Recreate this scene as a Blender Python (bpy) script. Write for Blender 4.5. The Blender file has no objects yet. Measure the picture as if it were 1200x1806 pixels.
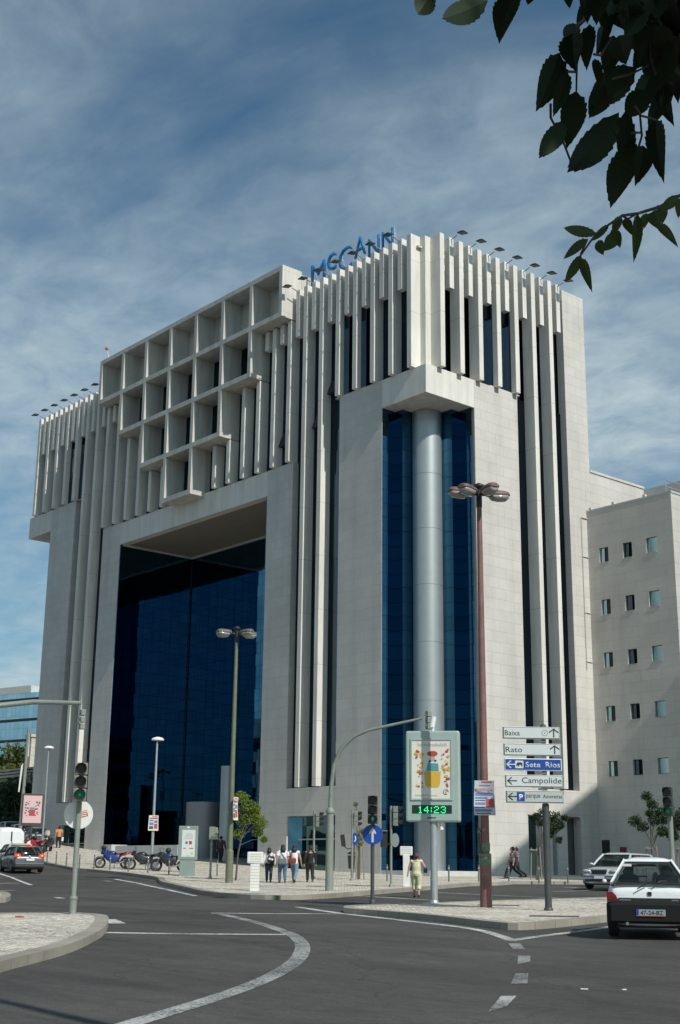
import bpy, bmesh, math, random
from mathutils import Vector, Matrix
R = math.radians
random.seed(7)
scene = bpy.context.scene
col = scene.collection

# ---------------------------------------------------------------- camera
CAM = Vector((49.825, -49.167, 1.550))
rows = [[0.654331, 0.756128, 0.011012], [0.193718, -0.181679, 0.964088], [0.730975, -0.6287, -0.265354]]
cd = bpy.data.cameras.new("camera")
cam = bpy.data.objects.new("camera", cd)
col.objects.link(cam)
cd.sensor_fit = 'VERTICAL'
cd.sensor_height = 36.0
cd.lens = 46.199
cd.clip_start = 0.05
cd.clip_end = 6000
mw = Matrix.Identity(4)
for c in range(3):
    for r_ in range(3):
        mw[r_][c] = rows[c][r_]
mw.translation = CAM
cam.matrix_world = mw
scene.camera = cam

# ---------------------------------------------------------------- light
SUN_AZ = R(-3.7)      # measured from +X, towards -Y
SUN_EL = R(43.0)
sdir = Vector((math.cos(SUN_EL) * math.cos(SUN_AZ), math.cos(SUN_EL) * math.sin(SUN_AZ), math.sin(SUN_EL)))
sl = bpy.data.lights.new("sun", 'SUN')
sl.energy = 3.9
sl.angle = R(0.5)
sl.color = (1.0, 0.955, 0.88)
so = bpy.data.objects.new("sun", sl)
col.objects.link(so)
so.rotation_euler = sdir.to_track_quat('Z', 'Y').to_euler()
so.location = (60, -40, 60)

scene.view_settings.view_transform = 'Standard'
scene.view_settings.look = 'None'
scene.view_settings.exposure = 0.0
scene.view_settings.gamma = 1.0

w = bpy.data.worlds.new("World")
scene.world = w
w.use_nodes = True
nt = w.node_tree
nt.nodes.clear()
N = nt.nodes.new
out = N('ShaderNodeOutputWorld')
bg = N('ShaderNodeBackground')
sky = N('ShaderNodeTexSky')
sky.sky_type = 'NISHITA'
sky.sun_disc = False
sky.sun_elevation = SUN_EL
sky.sun_rotation = R(90) - SUN_AZ
sky.air_density = 1.0
sky.dust_density = 1.2
sky.ozone_density = 1.6
bg.inputs['Strength'].default_value = 0.085
tc = N('ShaderNodeTexCoord')
sep = N('ShaderNodeSeparateXYZ')
nt.links.new(tc.outputs['Generated'], sep.inputs[0])
mz = N('ShaderNodeMath'); mz.operation = 'MAXIMUM'; mz.inputs[1].default_value = 0.02
nt.links.new(sep.outputs['Z'], mz.inputs[0])
za = N('ShaderNodeMath'); za.operation = 'ADD'; za.inputs[1].default_value = 0.12
nt.links.new(mz.outputs[0], za.inputs[0])
dx = N('ShaderNodeMath'); dx.operation = 'DIVIDE'
dy = N('ShaderNodeMath'); dy.operation = 'DIVIDE'
nt.links.new(sep.outputs['X'], dx.inputs[0]); nt.links.new(za.outputs[0], dx.inputs[1])
nt.links.new(sep.outputs['Y'], dy.inputs[0]); nt.links.new(za.outputs[0], dy.inputs[1])
cmb = N('ShaderNodeCombineXYZ')
nt.links.new(dx.outputs[0], cmb.inputs['X']); nt.links.new(dy.outputs[0], cmb.inputs['Y'])
mp = N('ShaderNodeMapping')
mp.inputs['Location'].default_value = (3.1, 1.7, 0.0)
mp.inputs['Rotation'].default_value = (0, 0, R(25))
mp.inputs['Scale'].default_value = (0.95, 1.15, 1.0)
nt.links.new(cmb.outputs[0], mp.inputs['Vector'])
n1 = N('ShaderNodeTexNoise'); n1.inputs['Scale'].default_value = 1.15; n1.inputs['Detail'].default_value = 8; n1.inputs['Roughness'].default_value = 0.55; n1.inputs['Distortion'].default_value = 0.5
n2 = N('ShaderNodeTexNoise'); n2.inputs['Scale'].default_value = 9.0; n2.inputs['Detail'].default_value = 7; n2.inputs['Roughness'].default_value = 0.6; n2.inputs['Distortion'].default_value = 0.4
nt.links.new(mp.outputs[0], n1.inputs['Vector']); nt.links.new(mp.outputs[0], n2.inputs['Vector'])
r1 = N('ShaderNodeMapRange'); r1.inputs['From Min'].default_value = 0.34; r1.inputs['From Max'].default_value = 0.74
r2 = N('ShaderNodeMapRange'); r2.inputs['From Min'].default_value = 0.25; r2.inputs['From Max'].default_value = 0.75; r2.inputs['To Min'].default_value = 0.42; r2.inputs['To Max'].default_value = 1.28
nt.links.new(n1.outputs['Fac'], r1.inputs['Value']); nt.links.new(n2.outputs['Fac'], r2.inputs['Value'])
mc = N('ShaderNodeMath'); mc.operation = 'MULTIPLY'
nt.links.new(r1.outputs[0], mc.inputs[0]); nt.links.new(r2.outputs[0], mc.inputs[1])
# more cloud low down
hz = N('ShaderNodeMapRange'); hz.inputs['From Min'].default_value = 0.0; hz.inputs['From Max'].default_value = 0.62; hz.inputs['To Min'].default_value = 1.75; hz.inputs['To Max'].default_value = 0.50
nt.links.new(sep.outputs['Z'], hz.inputs['Value'])
mc2 = N('ShaderNodeMath'); mc2.operation = 'MULTIPLY'; mc2.use_clamp = True
nt.links.new(mc.outputs[0], mc2.inputs[0]); nt.links.new(hz.outputs[0], mc2.inputs[1])
mix = N('ShaderNodeMix'); mix.data_type = 'RGBA'
nt.links.new(mc2.outputs[0], mix.inputs[0])
tint = N('ShaderNodeMix'); tint.data_type = 'RGBA'; tint.blend_type = 'MULTIPLY'; tint.inputs[0].default_value = 1.0
tint.inputs[7].default_value = (0.64, 0.97, 1.02, 1)
nt.links.new(sky.outputs[0], tint.inputs[6])
nt.links.new(tint.outputs[2], mix.inputs[6])
mix.inputs[7].default_value = (5.9, 7.2, 7.7, 1)
nt.links.new(mix.outputs[2], bg.inputs['Color'])
nt.links.new(bg.outputs[0], out.inputs[0])

# ---------------------------------------------------------------- terrain
FW = Vector((-0.758154, 0.652076)); RG = Vector((0.652076, 0.758154))
TK = [1.98054, -1.62525, 2.35539, -1.53792, 2.25531, 1.15915, -3.98335]
def g(x, y):
    dx, dy = x - CAM.x, y - CAM.y
    s = dx * FW.x + dy * FW.y
    t = dx * RG.x + dy * RG.y
    s = min(max(s, -5), 105) / 100
    t = min(max(t, -45), 45) / 100
    return sum(a * b for a, b in zip((s, s*s, s*t, s*s*t, s**3, s*t*t, t*s**3), TK))
def P3(p, dz=0.0):
    return Vector((p[0], p[1], g(p[0], p[1]) + dz))
def facing(p):           # rotation that turns local -Y towards the camera
    return math.atan2(CAM.y - p[1], CAM.x - p[0]) + math.pi / 2

# ---------------------------------------------------------------- materials
def mat(name, base, rough=0.6, metal=0.0, var=0.0, vscale=3.0, bump=0.0, bscale=30.0, spec=None, emit=None, estr=1.0, coat=0.0, coords='Object'):
    m = bpy.data.materials.new(name); m.use_nodes = True
    t = m.node_tree; b = t.nodes['Principled BSDF']
    c = tuple(base) + (1.0,)
    b.inputs['Base Color'].default_value = c
    b.inputs['Roughness'].default_value = rough
    b.inputs['Metallic'].default_value = metal
    if spec is not None: b.inputs['Specular IOR Level'].default_value = spec
    if coat: b.inputs['Coat Weight'].default_value = coat; b.inputs['Coat Roughness'].default_value = 0.05
    if emit: b.inputs['Emission Color'].default_value = tuple(emit) + (1,); b.inputs['Emission Strength'].default_value = estr
    if var or bump:
        tcn = t.nodes.new('ShaderNodeTexCoord')
    if var:
        no = t.nodes.new('ShaderNodeTexNoise'); no.inputs['Scale'].default_value = vscale; no.inputs['Detail'].default_value = 8; no.inputs['Roughness'].default_value = 0.65
        t.links.new(tcn.outputs[coords], no.inputs['Vector'])
        mr = t.nodes.new('ShaderNodeMapRange'); mr.inputs['From Min'].default_value = 0.3; mr.inputs['From Max'].default_value = 0.7
        mr.inputs['To Min'].default_value = 1 - var; mr.inputs['To Max'].default_value = 1 + var
        t.links.new(no.outputs['Fac'], mr.inputs['Value'])
        mx = t.nodes.new('ShaderNodeMix'); mx.data_type = 'RGBA'; mx.blend_type = 'MULTIPLY'; mx.inputs[0].default_value = 1
        mx.inputs[6].default_value = c
        t.links.new(mr.outputs[0], mx.inputs[7]); t.links.new(mx.outputs[2], b.inputs['Base Color'])
    if bump:
        nb = t.nodes.new('ShaderNodeTexNoise'); nb.inputs['Scale'].default_value = bscale; nb.inputs['Detail'].default_value = 6
        t.links.new(tcn.outputs[coords], nb.inputs['Vector'])
        bp = t.nodes.new('ShaderNodeBump'); bp.inputs['Strength'].default_value = bump; bp.inputs['Distance'].default_value = 0.02
        t.links.new(nb.outputs['Fac'], bp.inputs['Height']); t.links.new(bp.outputs[0], b.inputs['Normal'])
    return m

def nd(t, kind, **kw):
    n = t.nodes.new(kind)
    for k, v in kw.items(): setattr(n, k, v)
    return n
def lk(t, a, b): t.links.new(a, b)
def mathn(t, op, a, b=None, clamp=False):
    n = t.nodes.new('ShaderNodeMath'); n.operation = op; n.use_clamp = clamp
    for i, v in enumerate((a, b)):
        if v is None: continue
        if isinstance(v, (int, float)): n.inputs[i].default_value = v
        else: t.links.new(v, n.inputs[i])
    return n.outputs[0]
def ramp(t, fac, lo, hi, a, b):
    n = t.nodes.new('ShaderNodeMapRange')
    t.links.new(fac, n.inputs['Value'])
    n.inputs['From Min'].default_value = lo; n.inputs['From Max'].default_value = hi
    n.inputs['To Min'].default_value = a; n.inputs['To Max'].default_value = b
    return n.outputs[0]
def mulc(t, c, f):
    mx = t.nodes.new('ShaderNodeMix'); mx.data_type = 'RGBA'; mx.blend_type = 'MULTIPLY'; mx.inputs[0].default_value = 1
    if isinstance(c, tuple): mx.inputs[6].default_value = c
    else: t.links.new(c, mx.inputs[6])
    t.links.new(f, mx.inputs[7])
    return mx.outputs[2]

def wallcoord(t):
    """object x+y (along any of the axis-aligned walls) and z"""
    tcn = nd(t, 'ShaderNodeTexCoord'); sp = nd(t, 'ShaderNodeSeparateXYZ'); lk(t, tcn.outputs['Object'], sp.inputs[0])
    h = mathn(t, 'SUBTRACT', sp.outputs['X'], sp.outputs['Y'])
    cb = nd(t, 'ShaderNodeCombineXYZ'); lk(t, h, cb.inputs['X']); lk(t, sp.outputs['Z'], cb.inputs['Y'])
    return tcn, sp, cb.outputs[0]

def stone_mat(name, base, bw=1.27, bh=0.62, mortar=0.012, dark=0.77, streak=0.13, offset=0.5):
    m = bpy.data.materials.new(name); m.use_nodes = True
    t = m.node_tree; b = t.nodes['Principled BSDF']; b.inputs['Roughness'].default_value = 0.62
    b.inputs['Specular IOR Level'].default_value = 0.35
    tcn, sp, wc = wallcoord(t)
    br = nd(t, 'ShaderNodeTexBrick'); br.offset = offset; br.offset_frequency = 2; br.squash = 1.0
    br.inputs['Scale'].default_value = 1.0; br.inputs['Brick Width'].default_value = bw; br.inputs['Row Height'].default_value = bh
    br.inputs['Mortar Size'].default_value = mortar; br.inputs['Mortar Smooth'].default_value = 0.3
    br.inputs['Color1'].default_value = (1, 1, 1, 1); br.inputs['Color2'].default_value = (0.935, 0.94, 0.945, 1)
    br.inputs['Mortar'].default_value = (dark, dark, dark, 1)
    lk(t, wc, br.inputs['Vector'])
    c = mulc(t, tuple(base) + (1,), br.outputs['Color'])
    no = nd(t, 'ShaderNodeTexNoise'); no.inputs['Scale'].default_value = 0.35; no.inputs['Detail'].default_value = 9; no.inputs['Roughness'].default_value = 0.6
    lk(t, tcn.outputs['Object'], no.inputs['Vector'])
    c = mulc(t, c, ramp(t, no.outputs['Fac'], 0.3, 0.7, 1 - streak, 1 + streak * 0.5))
    n2 = nd(t, 'ShaderNodeTexNoise'); n2.inputs['Scale'].default_value = 14; n2.inputs['Detail'].default_value = 5
    lk(t, tcn.outputs['Object'], n2.inputs['Vector'])
    c = mulc(t, c, ramp(t, n2.outputs['Fac'], 0.3, 0.7, 0.96, 1.03))
    mp2 = nd(t, 'ShaderNodeMapping'); mp2.inputs['Scale'].default_value = (1.1, 1.1, 0.07); lk(t, tcn.outputs['Object'], mp2.inputs['Vector'])
    n4 = nd(t, 'ShaderNodeTexNoise'); n4.inputs['Scale'].default_value = 1.0; n4.inputs['Detail'].default_value = 7; n4.inputs['Roughness'].default_value = 0.6
    lk(t, mp2.outputs[0], n4.inputs['Vector'])
    c = mulc(t, c, ramp(t, n4.outputs['Fac'], 0.34, 0.52, 0.90, 1.0))
    lk(t, c, b.inputs['Base Color'])
    bp = nd(t, 'ShaderNodeBump'); bp.inputs['Strength'].default_value = 0.5; bp.inputs['Distance'].default_value = 0.01
    lk(t, br.outputs['Fac'], bp.inputs['Height']); bp.invert = True
    lk(t, bp.outputs[0], b.inputs['Normal'])
    return m

def concrete_mat(name, base, joint=3.28, z0=26.45, streak=0.2):
    m = bpy.data.materials.new(name); m.use_nodes = True
    t = m.node_tree; b = t.nodes['Principled BSDF']; b.inputs['Roughness'].default_value = 0.7
    b.inputs['Specular IOR Level'].default_value = 0.3
    tcn, sp, wc = wallcoord(t)
    mp_ = nd(t, 'ShaderNodeMapping'); mp_.inputs['Scale'].default_value = (2.2, 2.2, 0.22); lk(t, tcn.outputs['Object'], mp_.inputs['Vector'])
    no = nd(t, 'ShaderNodeTexNoise'); no.inputs['Scale'].default_value = 1.0; no.inputs['Detail'].default_value = 9; no.inputs['Roughness'].default_value = 0.65
    lk(t, mp_.outputs[0], no.inputs['Vector'])
    c = mulc(t, tuple(base) + (1,), ramp(t, no.outputs['Fac'], 0.3, 0.62, 1 - streak, 1.0))
    n2 = nd(t, 'ShaderNodeTexNoise'); n2.inputs['Scale'].default_value = 0.5; n2.inputs['Detail'].default_value = 6
    lk(t, tcn.outputs['Object'], n2.inputs['Vector'])
    c = mulc(t, c, ramp(t, n2.outputs['Fac'], 0.3, 0.7, 0.93, 1.04))
    zz = mathn(t, 'SUBTRACT', sp.outputs['Z'], z0)
    fr = mathn(t, 'FRACT', mathn(t, 'DIVIDE', zz, joint))
    ln = mathn(t, 'LESS_THAN', mathn(t, 'MULTIPLY', fr, joint), 0.03)
    c = mulc(t, c, mathn(t, 'SUBTRACT', 1.0, mathn(t, 'MULTIPLY', ln, 0.3)))
    lk(t, c, b.inputs['Base Color'])
    return m

def glass_mat(name, tint, pane=(1.06, 1.64), rough=0.02, warp=0.012, line=0.35, edge=(0.01, 0.02, 0.03)):
    """dark coated curtain-wall glass: tinted mirror, thin dark joints, each pane a hair out of true"""
    m = bpy.data.materials.new(name); m.use_nodes = True
    t = m.node_tree; b = t.nodes['Principled BSDF']
    b.inputs['Metallic'].default_value = 1.0; b.inputs['Roughness'].default_value = rough
    tcn, sp, wc = wallcoord(t)
    br = nd(t, 'ShaderNodeTexBrick'); br.offset = 0.0; br.squash = 1.0
    br.inputs['Scale'].default_value = 1.0; br.inputs['Brick Width'].default_value = pane[0]; br.inputs['Row Height'].default_value = pane[1]
    br.inputs['Mortar Size'].default_value = 0.014; br.inputs['Mortar Smooth'].default_value = 0.1
    br.inputs['Color1'].default_value = (1, 1, 1, 1); br.inputs['Color2'].default_value = (0.80, 0.83, 0.86, 1); br.inputs['Mortar'].default_value = (line, line, line, 1)
    lk(t, wc, br.inputs['Vector'])
    c = mulc(t, tuple(tint) + (1,), br.outputs['Color'])
    lk(t, c, b.inputs['Base Color'])
    wn = nd(t, 'ShaderNodeTexWhiteNoise'); wn.noise_dimensions = '2D'
    sx = nd(t, 'ShaderNodeSeparateXYZ'); lk(t, wc, sx.inputs[0])
    fx = mathn(t, 'FLOOR', mathn(t, 'DIVIDE', sx.outputs['X'], pane[0])); fy = mathn(t, 'FLOOR', mathn(t, 'DIVIDE', sx.outputs['Y'], pane[1]))
    cb = nd(t, 'ShaderNodeCombineXYZ'); lk(t, fx, cb.inputs['X']); lk(t, fy, cb.inputs['Y']); lk(t, cb.outputs[0], wn.inputs['Vector'])
    geo = nd(t, 'ShaderNodeNewGeometry')
    sc = nd(t, 'ShaderNodeVectorMath', operation='SCALE')
    sb = nd(t, 'ShaderNodeVectorMath', operation='SUBTRACT'); lk(t, wn.outputs['Color'], sb.inputs[0]); sb.inputs[1].default_value = (.5, .5, .5)
    lk(t, sb.outputs[0], sc.inputs[0]); sc.inputs['Scale'].default_value = warp
    n3 = nd(t, 'ShaderNodeTexNoise'); n3.inputs['Scale'].default_value = 0.6; n3.inputs['Detail'].default_value = 1
    lk(t, tcn.outputs['Object'], n3.inputs['Vector'])
    s3 = nd(t, 'ShaderNodeVectorMath', operation='SUBTRACT'); lk(t, n3.outputs['Color'], s3.inputs[0]); s3.inputs[1].default_value = (.5, .5, .5)
    s4 = nd(t, 'ShaderNodeVectorMath', operation='SCALE'); lk(t, s3.outputs[0], s4.inputs[0]); s4.inputs['Scale'].default_value = warp * 1.2
    ad = nd(t, 'ShaderNodeVectorMath', operation='ADD'); lk(t, geo.outputs['Normal'], ad.inputs[0]); lk(t, sc.outputs[0], ad.inputs[1])
    ad2 = nd(t, 'ShaderNodeVectorMath', operation='ADD'); lk(t, ad.outputs[0], ad2.inputs[0]); lk(t, s4.outputs[0], ad2.inputs[1])
    nm = nd(t, 'ShaderNodeVectorMath', operation='NORMALIZE'); lk(t, ad2.outputs[0], nm.inputs[0]); lk(t, nm.outputs[0], b.inputs['Normal'])
    return m

def asphalt_mat():
    m = bpy.data.materials.new('asphalt'); m.use_nodes = True
    t = m.node_tree; b = t.nodes['Principled BSDF']; b.inputs['Roughness'].default_value = 0.85; b.inputs['Specular IOR Level'].default_value = 0.3
    tcn = nd(t, 'ShaderNodeTexCoord')
    def noise(scale, det, rough=0.6, mapping=None):
        no = nd(t, 'ShaderNodeTexNoise'); no.inputs['Scale'].default_value = scale; no.inputs['Detail'].default_value = det; no.inputs['Roughness'].default_value = rough
        if mapping:
            mp_ = nd(t, 'ShaderNodeMapping'); mp_.inputs['Rotation'].default_value = (0, 0, mapping[0]); mp_.inputs['Scale'].default_value = mapping[1]
            lk(t, tcn.outputs['Object'], mp_.inputs['Vector']); lk(t, mp_.outputs[0], no.inputs['Vector'])
        else: lk(t, tcn.outputs['Object'], no.inputs['Vector'])
        return no.outputs['Fac']
    c = mulc(t, (0.074, 0.072, 0.066, 1), ramp(t, noise(60, 4, 0.85), 0.32, 0.68, 0.40, 1.65))
    c = mulc(t, c, ramp(t, noise(0.22, 6), 0.3, 0.7, 0.72, 1.22))
    c = mulc(t, c, ramp(t, noise(1.0, 8, 0.7, (R(139), (0.25, 1.6, 1))), 0.35, 0.62, 0.74, 1.08))
    c = mulc(t, c, ramp(t, noise(7.0, 5, 0.75), 0.32, 0.68, 0.84, 1.14))
    # oil stains / patched spots
    st = ramp(t, noise(0.8, 7, 0.7, (R(120), (0.6, 1.4, 1))), 0.57, 0.70, 1.0, 0.62)
    c = mulc(t, c, st)
    # tar-sealed cracks
    vo = nd(t, 'ShaderNodeTexVoronoi'); vo.feature = 'DISTANCE_TO_EDGE'; vo.inputs['Scale'].default_value = 0.13
    dn = nd(t, 'ShaderNodeTexNoise'); dn.inputs['Scale'].default_value = 0.8; dn.inputs['Detail'].default_value = 6
    lk(t, tcn.outputs['Object'], dn.inputs['Vector'])
    mm = nd(t, 'ShaderNodeVectorMath', operation='MULTIPLY_ADD'); lk(t, dn.outputs['Color'], mm.inputs[0]); mm.inputs[1].default_value = (1.6, 1.6, 0); lk(t, tcn.outputs['Object'], mm.inputs[2])
    lk(t, mm.outputs[0], vo.inputs['Vector'])
    cr = mathn(t, 'LESS_THAN', vo.outputs['Distance'], 0.0022)
    c = mulc(t, c, mathn(t, 'SUBTRACT', 1.0, mathn(t, 'MULTIPLY', cr, 0.22)))
    lk(t, c, b.inputs['Base Color'])
    bp = nd(t, 'ShaderNodeBump'); bp.inputs['Strength'].default_value = 0.6; bp.inputs['Distance'].default_value = 0.006
    lk(t, noise(110, 2, 0.7), bp.inputs['Height']); lk(t, bp.outputs[0], b.inputs['Normal'])
    return m

def cobble_mat():
    m = bpy.data.materials.new('limestone_cobbles'); m.use_nodes = True
    t = m.node_tree; b = t.nodes['Principled BSDF']; b.inputs['Roughness'].default_value = 0.7
    tcn = nd(t, 'ShaderNodeTexCoord')
    mp_ = nd(t, 'ShaderNodeMapping'); mp_.inputs['Rotation'].default_value = (0, 0, R(41)); lk(t, tcn.outputs['Object'], mp_.inputs['Vector'])
    vo = nd(t, 'ShaderNodeTexVoronoi'); vo.feature = 'DISTANCE_TO_EDGE'; vo.inputs['Scale'].default_value = 9.0; vo.inputs['Randomness'].default_value = 0.45
    v2 = nd(t, 'ShaderNodeTexVoronoi'); v2.inputs['Scale'].default_value = 9.0; v2.inputs['Randomness'].default_value = 0.45
    lk(t, mp_.outputs[0], vo.inputs['Vector']); lk(t, mp_.outputs[0], v2.inputs['Vector'])
    cs = nd(t, 'ShaderNodeSeparateColor'); lk(t, v2.outputs['Color'], cs.inputs[0])
    c = mulc(t, (0.76, 0.695, 0.58, 1), ramp(t, cs.outputs[0], 0, 1, 0.62, 1.12))
    c = mulc(t, c, ramp(t, vo.outputs['Distance'], 0.0, 0.09, 0.30, 1.0))
    no = nd(t, 'ShaderNodeTexNoise'); no.inputs['Scale'].default_value = 0.7; no.inputs['Detail'].default_value = 8; no.inputs['Roughness'].default_value = 0.7; lk(t, tcn.outputs['Object'], no.inputs['Vector'])
    c = mulc(t, c, ramp(t, no.outputs['Fac'], 0.3, 0.7, 0.72, 1.12))
    lk(t, c, b.inputs['Base Color'])
    bp = nd(t, 'ShaderNodeBump'); bp.inputs['Strength'].default_value = 0.7; bp.inputs['Distance'].default_value = 0.012
    lk(t, ramp(t, vo.outputs['Distance'], 0, 0.12, 0, 1), bp.inputs['Height']); lk(t, bp.outputs[0], b.inputs['Normal'])
    return m

def paint_mat(name='road_paint', wear=0.47, c0=(0.62, 0.62, 0.60)):
    m = bpy.data.materials.new(name); m.use_nodes = True
    t = m.node_tree; b = t.nodes['Principled BSDF']; b.inputs['Roughness'].default_value = 0.7
    tcn = nd(t, 'ShaderNodeTexCoord')
    no = nd(t, 'ShaderNodeTexNoise'); no.inputs['Scale'].default_value = 26; no.inputs['Detail'].default_value = 6; no.inputs['Roughness'].default_value = 0.8; lk(t, tcn.outputs['Object'], no.inputs['Vector'])
    n2 = nd(t, 'ShaderNodeTexNoise'); n2.inputs['Scale'].default_value = 1.1; n2.inputs['Detail'].default_value = 4; lk(t, tcn.outputs['Object'], n2.inputs['Vector'])
    f = mathn(t, 'ADD', no.outputs['Fac'], mathn(t, 'MULTIPLY', mathn(t, 'SUBTRACT', n2.outputs['Fac'], 0.5), 0.35))
    k = ramp(t, f, wear - 0.04, wear + 0.04, 0.0, 1.0)
    mx = nd(t, 'ShaderNodeMix'); mx.data_type = 'RGBA'; lk(t, k, mx.inputs[0])
    mx.inputs[6].default_value = (0.085, 0.088, 0.088, 1); mx.inputs[7].default_value = tuple(c0) + (1,)
    lk(t, mx.outputs[2], b.inputs['Base Color'])
    return m

M = {}
M['stone'] = stone_mat('pale_stone_cladding', (0.63, 0.605, 0.56))
M['stone2'] = stone_mat('wing_stone_cladding', (0.60, 0.575, 0.525), bw=1.5, bh=0.66)
M['concrete'] = concrete_mat('white_precast_concrete', (0.77, 0.745, 0.68))
M['screenc'] = concrete_mat('weathered_precast_concrete', (0.64, 0.62, 0.565), joint=900, streak=0.28)
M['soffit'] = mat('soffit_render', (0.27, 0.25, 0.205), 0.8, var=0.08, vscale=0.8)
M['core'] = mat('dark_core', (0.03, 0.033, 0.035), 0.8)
M['glassb'] = glass_mat('blue_mirror_glass', (0.046, 0.140, 0.228), line=0.30, pane=(0.80, 0.82), warp=0.0035)
M['glasst'] = glass_mat('teal_mirror_glass', (0.09, 0.21, 0.28), pane=(0.8, 3.28), line=0.5)
M['glassd'] = glass_mat('dark_tinted_glass', (0.05, 0.075, 0.10), pane=(0.8, 3.28), line=0.6)
M['steelclad'] = mat('satin_steel_panels', (0.40, 0.445, 0.45), 0.42, metal=0.6, var=0.05, vscale=1.5)
M['drumclad'] = mat('dull_steel_panels', (0.26, 0.275, 0.28), 0.45, metal=0.35, var=0.06, vscale=1.5)
M['asphalt'] = asphalt_mat()
M['cobble'] = cobble_mat()
M['paint'] = paint_mat()
M['paint_worn'] = paint_mat('worn_road_paint', 0.52, (.46, .46, .44))
M['kerb'] = stone_mat('kerb_limestone', (0.36, 0.33, 0.27), bw=1.0, bh=3.0, mortar=0.012, dark=0.45, streak=0.3, offset=0)
M['kerb2'] = mat('kerb_face', (0.30, 0.28, 0.25), 0.8, var=0.35, vscale=2.5)
M['olive'] = mat('olive_green_paint', (0.145, 0.16, 0.10), 0.5, var=0.15, vscale=3)
M['redpole'] = mat('faded_red_paint', (0.19, 0.095, 0.085), 0.6, var=0.25, vscale=2.2)
M['grpole'] = mat('grey_green_paint', (0.22, 0.245, 0.215), 0.5, var=0.15, vscale=4)
M['greygreen'] = mat('pale_green_grey_paint', (0.33, 0.42, 0.39), 0.4, var=0.06, vscale=2)
M['galv'] = mat('galvanised_steel', (0.42, 0.45, 0.46), 0.42, metal=0.5, var=0.12, vscale=5)
M['dkpole'] = mat('dark_grey_pole', (0.055, 0.062, 0.062), 0.5, var=0.2, vscale=4)
M['black'] = mat('black_plastic', (0.018, 0.019, 0.019), 0.5)
M['rubber'] = mat('tyre_rubber', (0.022, 0.022, 0.023), 0.8)
M['chrome'] = mat('bright_metal', (0.62, 0.63, 0.64), 0.2, metal=1.0)
M['alloy'] = mat('alloy_rim', (0.36, 0.37, 0.38), 0.35, metal=0.8)
M['white'] = mat('white_enamel', (0.76, 0.77, 0.76), 0.4)
M['offwhite'] = mat('weathered_white_panel', (0.68, 0.69, 0.65), 0.5, var=0.06, vscale=3)
M['whitestone'] = mat('pale_render', (0.50, 0.51, 0.49), 0.8, var=0.10, vscale=1.2)
M['signblue'] = mat('sign_blue', (0.008, 0.06, 0.30), 0.35)
M['signred'] = mat('sign_red', (0.50, 0.03, 0.035), 0.45)
M['letterblue'] = mat('letter_blue', (0.015, 0.17, 0.42), 0.35)
M['poster'] = mat('poster_paper', (0.70, 0.68, 0.60), 0.6, var=0.03)
M['posterpink'] = mat('pink_poster_paper', (0.66, 0.46, 0.46), 0.6)
M['yellow'] = mat('print_yellow', (0.62, 0.40, 0.05), 0.6)
M['printred'] = mat('print_red', (0.42, 0.06, 0.05), 0.6)
M['printdark'] = mat('print_dark', (0.06, 0.07, 0.08), 0.6)
M['printgrey'] = mat('print_grey', (0.38, 0.38, 0.34), 0.6)
M['printblue'] = mat('print_blue', (0.06, 0.14, 0.36), 0.6)
M['printteal'] = mat('print_teal', (0.08, 0.30, 0.33), 0.6)
M['led'] = mat('green_led', (0.01, 0.3, 0.1), 0.5, emit=(0.03, 1.0, 0.30), estr=1.4)
M['greenlamp'] = mat('green_signal_lens', (0.0, 0.10, 0.05), 0.3, emit=(0.02, 0.9, 0.38), estr=0.18)
M['greenfull'] = mat('dim_green_lens', (0.0, 0.035, 0.02), 0.3, emit=(0.01, 0.5, 0.22), estr=0.06)
M['glassoff'] = mat('unlit_lens', (0.02, 0.02, 0.018), 0.25)
M['lampglass'] = mat('lamp_bowl_glass', (0.30, 0.30, 0.27), 0.15, var=0.15, vscale=8, coat=0.4)
M['carglass'] = mat('car_window_glass', (0.018, 0.028, 0.027), 0.04, spec=1.0)
M['doorglass'] = glass_mat('door_glass', (0.09, 0.15, 0.15), pane=(2.2, 1.4), line=0.5)
M['bluepane'] = glass_mat('blue_window_pane', (0.30, 0.50, 0.56), pane=(9, 9), rough=.15)
M['bark'] = mat('bark', (0.10, 0.085, 0.065), 0.9, var=0.3, vscale=9, bump=0.4)
M['stake'] = mat('wooden_stake', (0.26, 0.22, 0.16), 0.85, var=0.2, vscale=6)
M['fardark'] = mat('far_block_stone', (0.30, 0.27, 0.23), 0.8, var=0.15, vscale=0.3)

def leaf_mat(name, a, b_, trans=0.25):
    m = bpy.data.materials.new(name); m.use_nodes = True
    t = m.node_tree; b = t.nodes['Principled BSDF']; b.inputs['Roughness'].default_value = 0.55; b.inputs['Specular IOR Level'].default_value = 0.15
    o_ = t.nodes['Material Output']
    tcn = nd(t, 'ShaderNodeTexCoord')
    no = nd(t, 'ShaderNodeTexNoise'); no.inputs['Scale'].default_value = 5.0; no.inputs['Detail'].default_value = 5; lk(t, tcn.outputs['Object'], no.inputs['Vector'])
    mx = nd(t, 'ShaderNodeMix'); mx.data_type = 'RGBA'; lk(t, ramp(t, no.outputs['Fac'], 0.35, 0.65, 0, 1), mx.inputs[0])
    mx.inputs[6].default_value = tuple(a) + (1,); mx.inputs[7].default_value = tuple(b_) + (1,)
    lk(t, mx.outputs[2], b.inputs['Base Color'])
    tr = nd(t, 'ShaderNodeBsdfTranslucent'); lk(t, mx.outputs[2], tr.inputs['Color'])
    ms = nd(t, 'ShaderNodeMixShader'); ms.inputs[0].default_value = trans
    lk(t, b.outputs[0], ms.inputs[1]); lk(t, tr.outputs[0], ms.inputs[2]); lk(t, ms.outputs[0], o_.inputs['Surface'])
    return m
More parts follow.
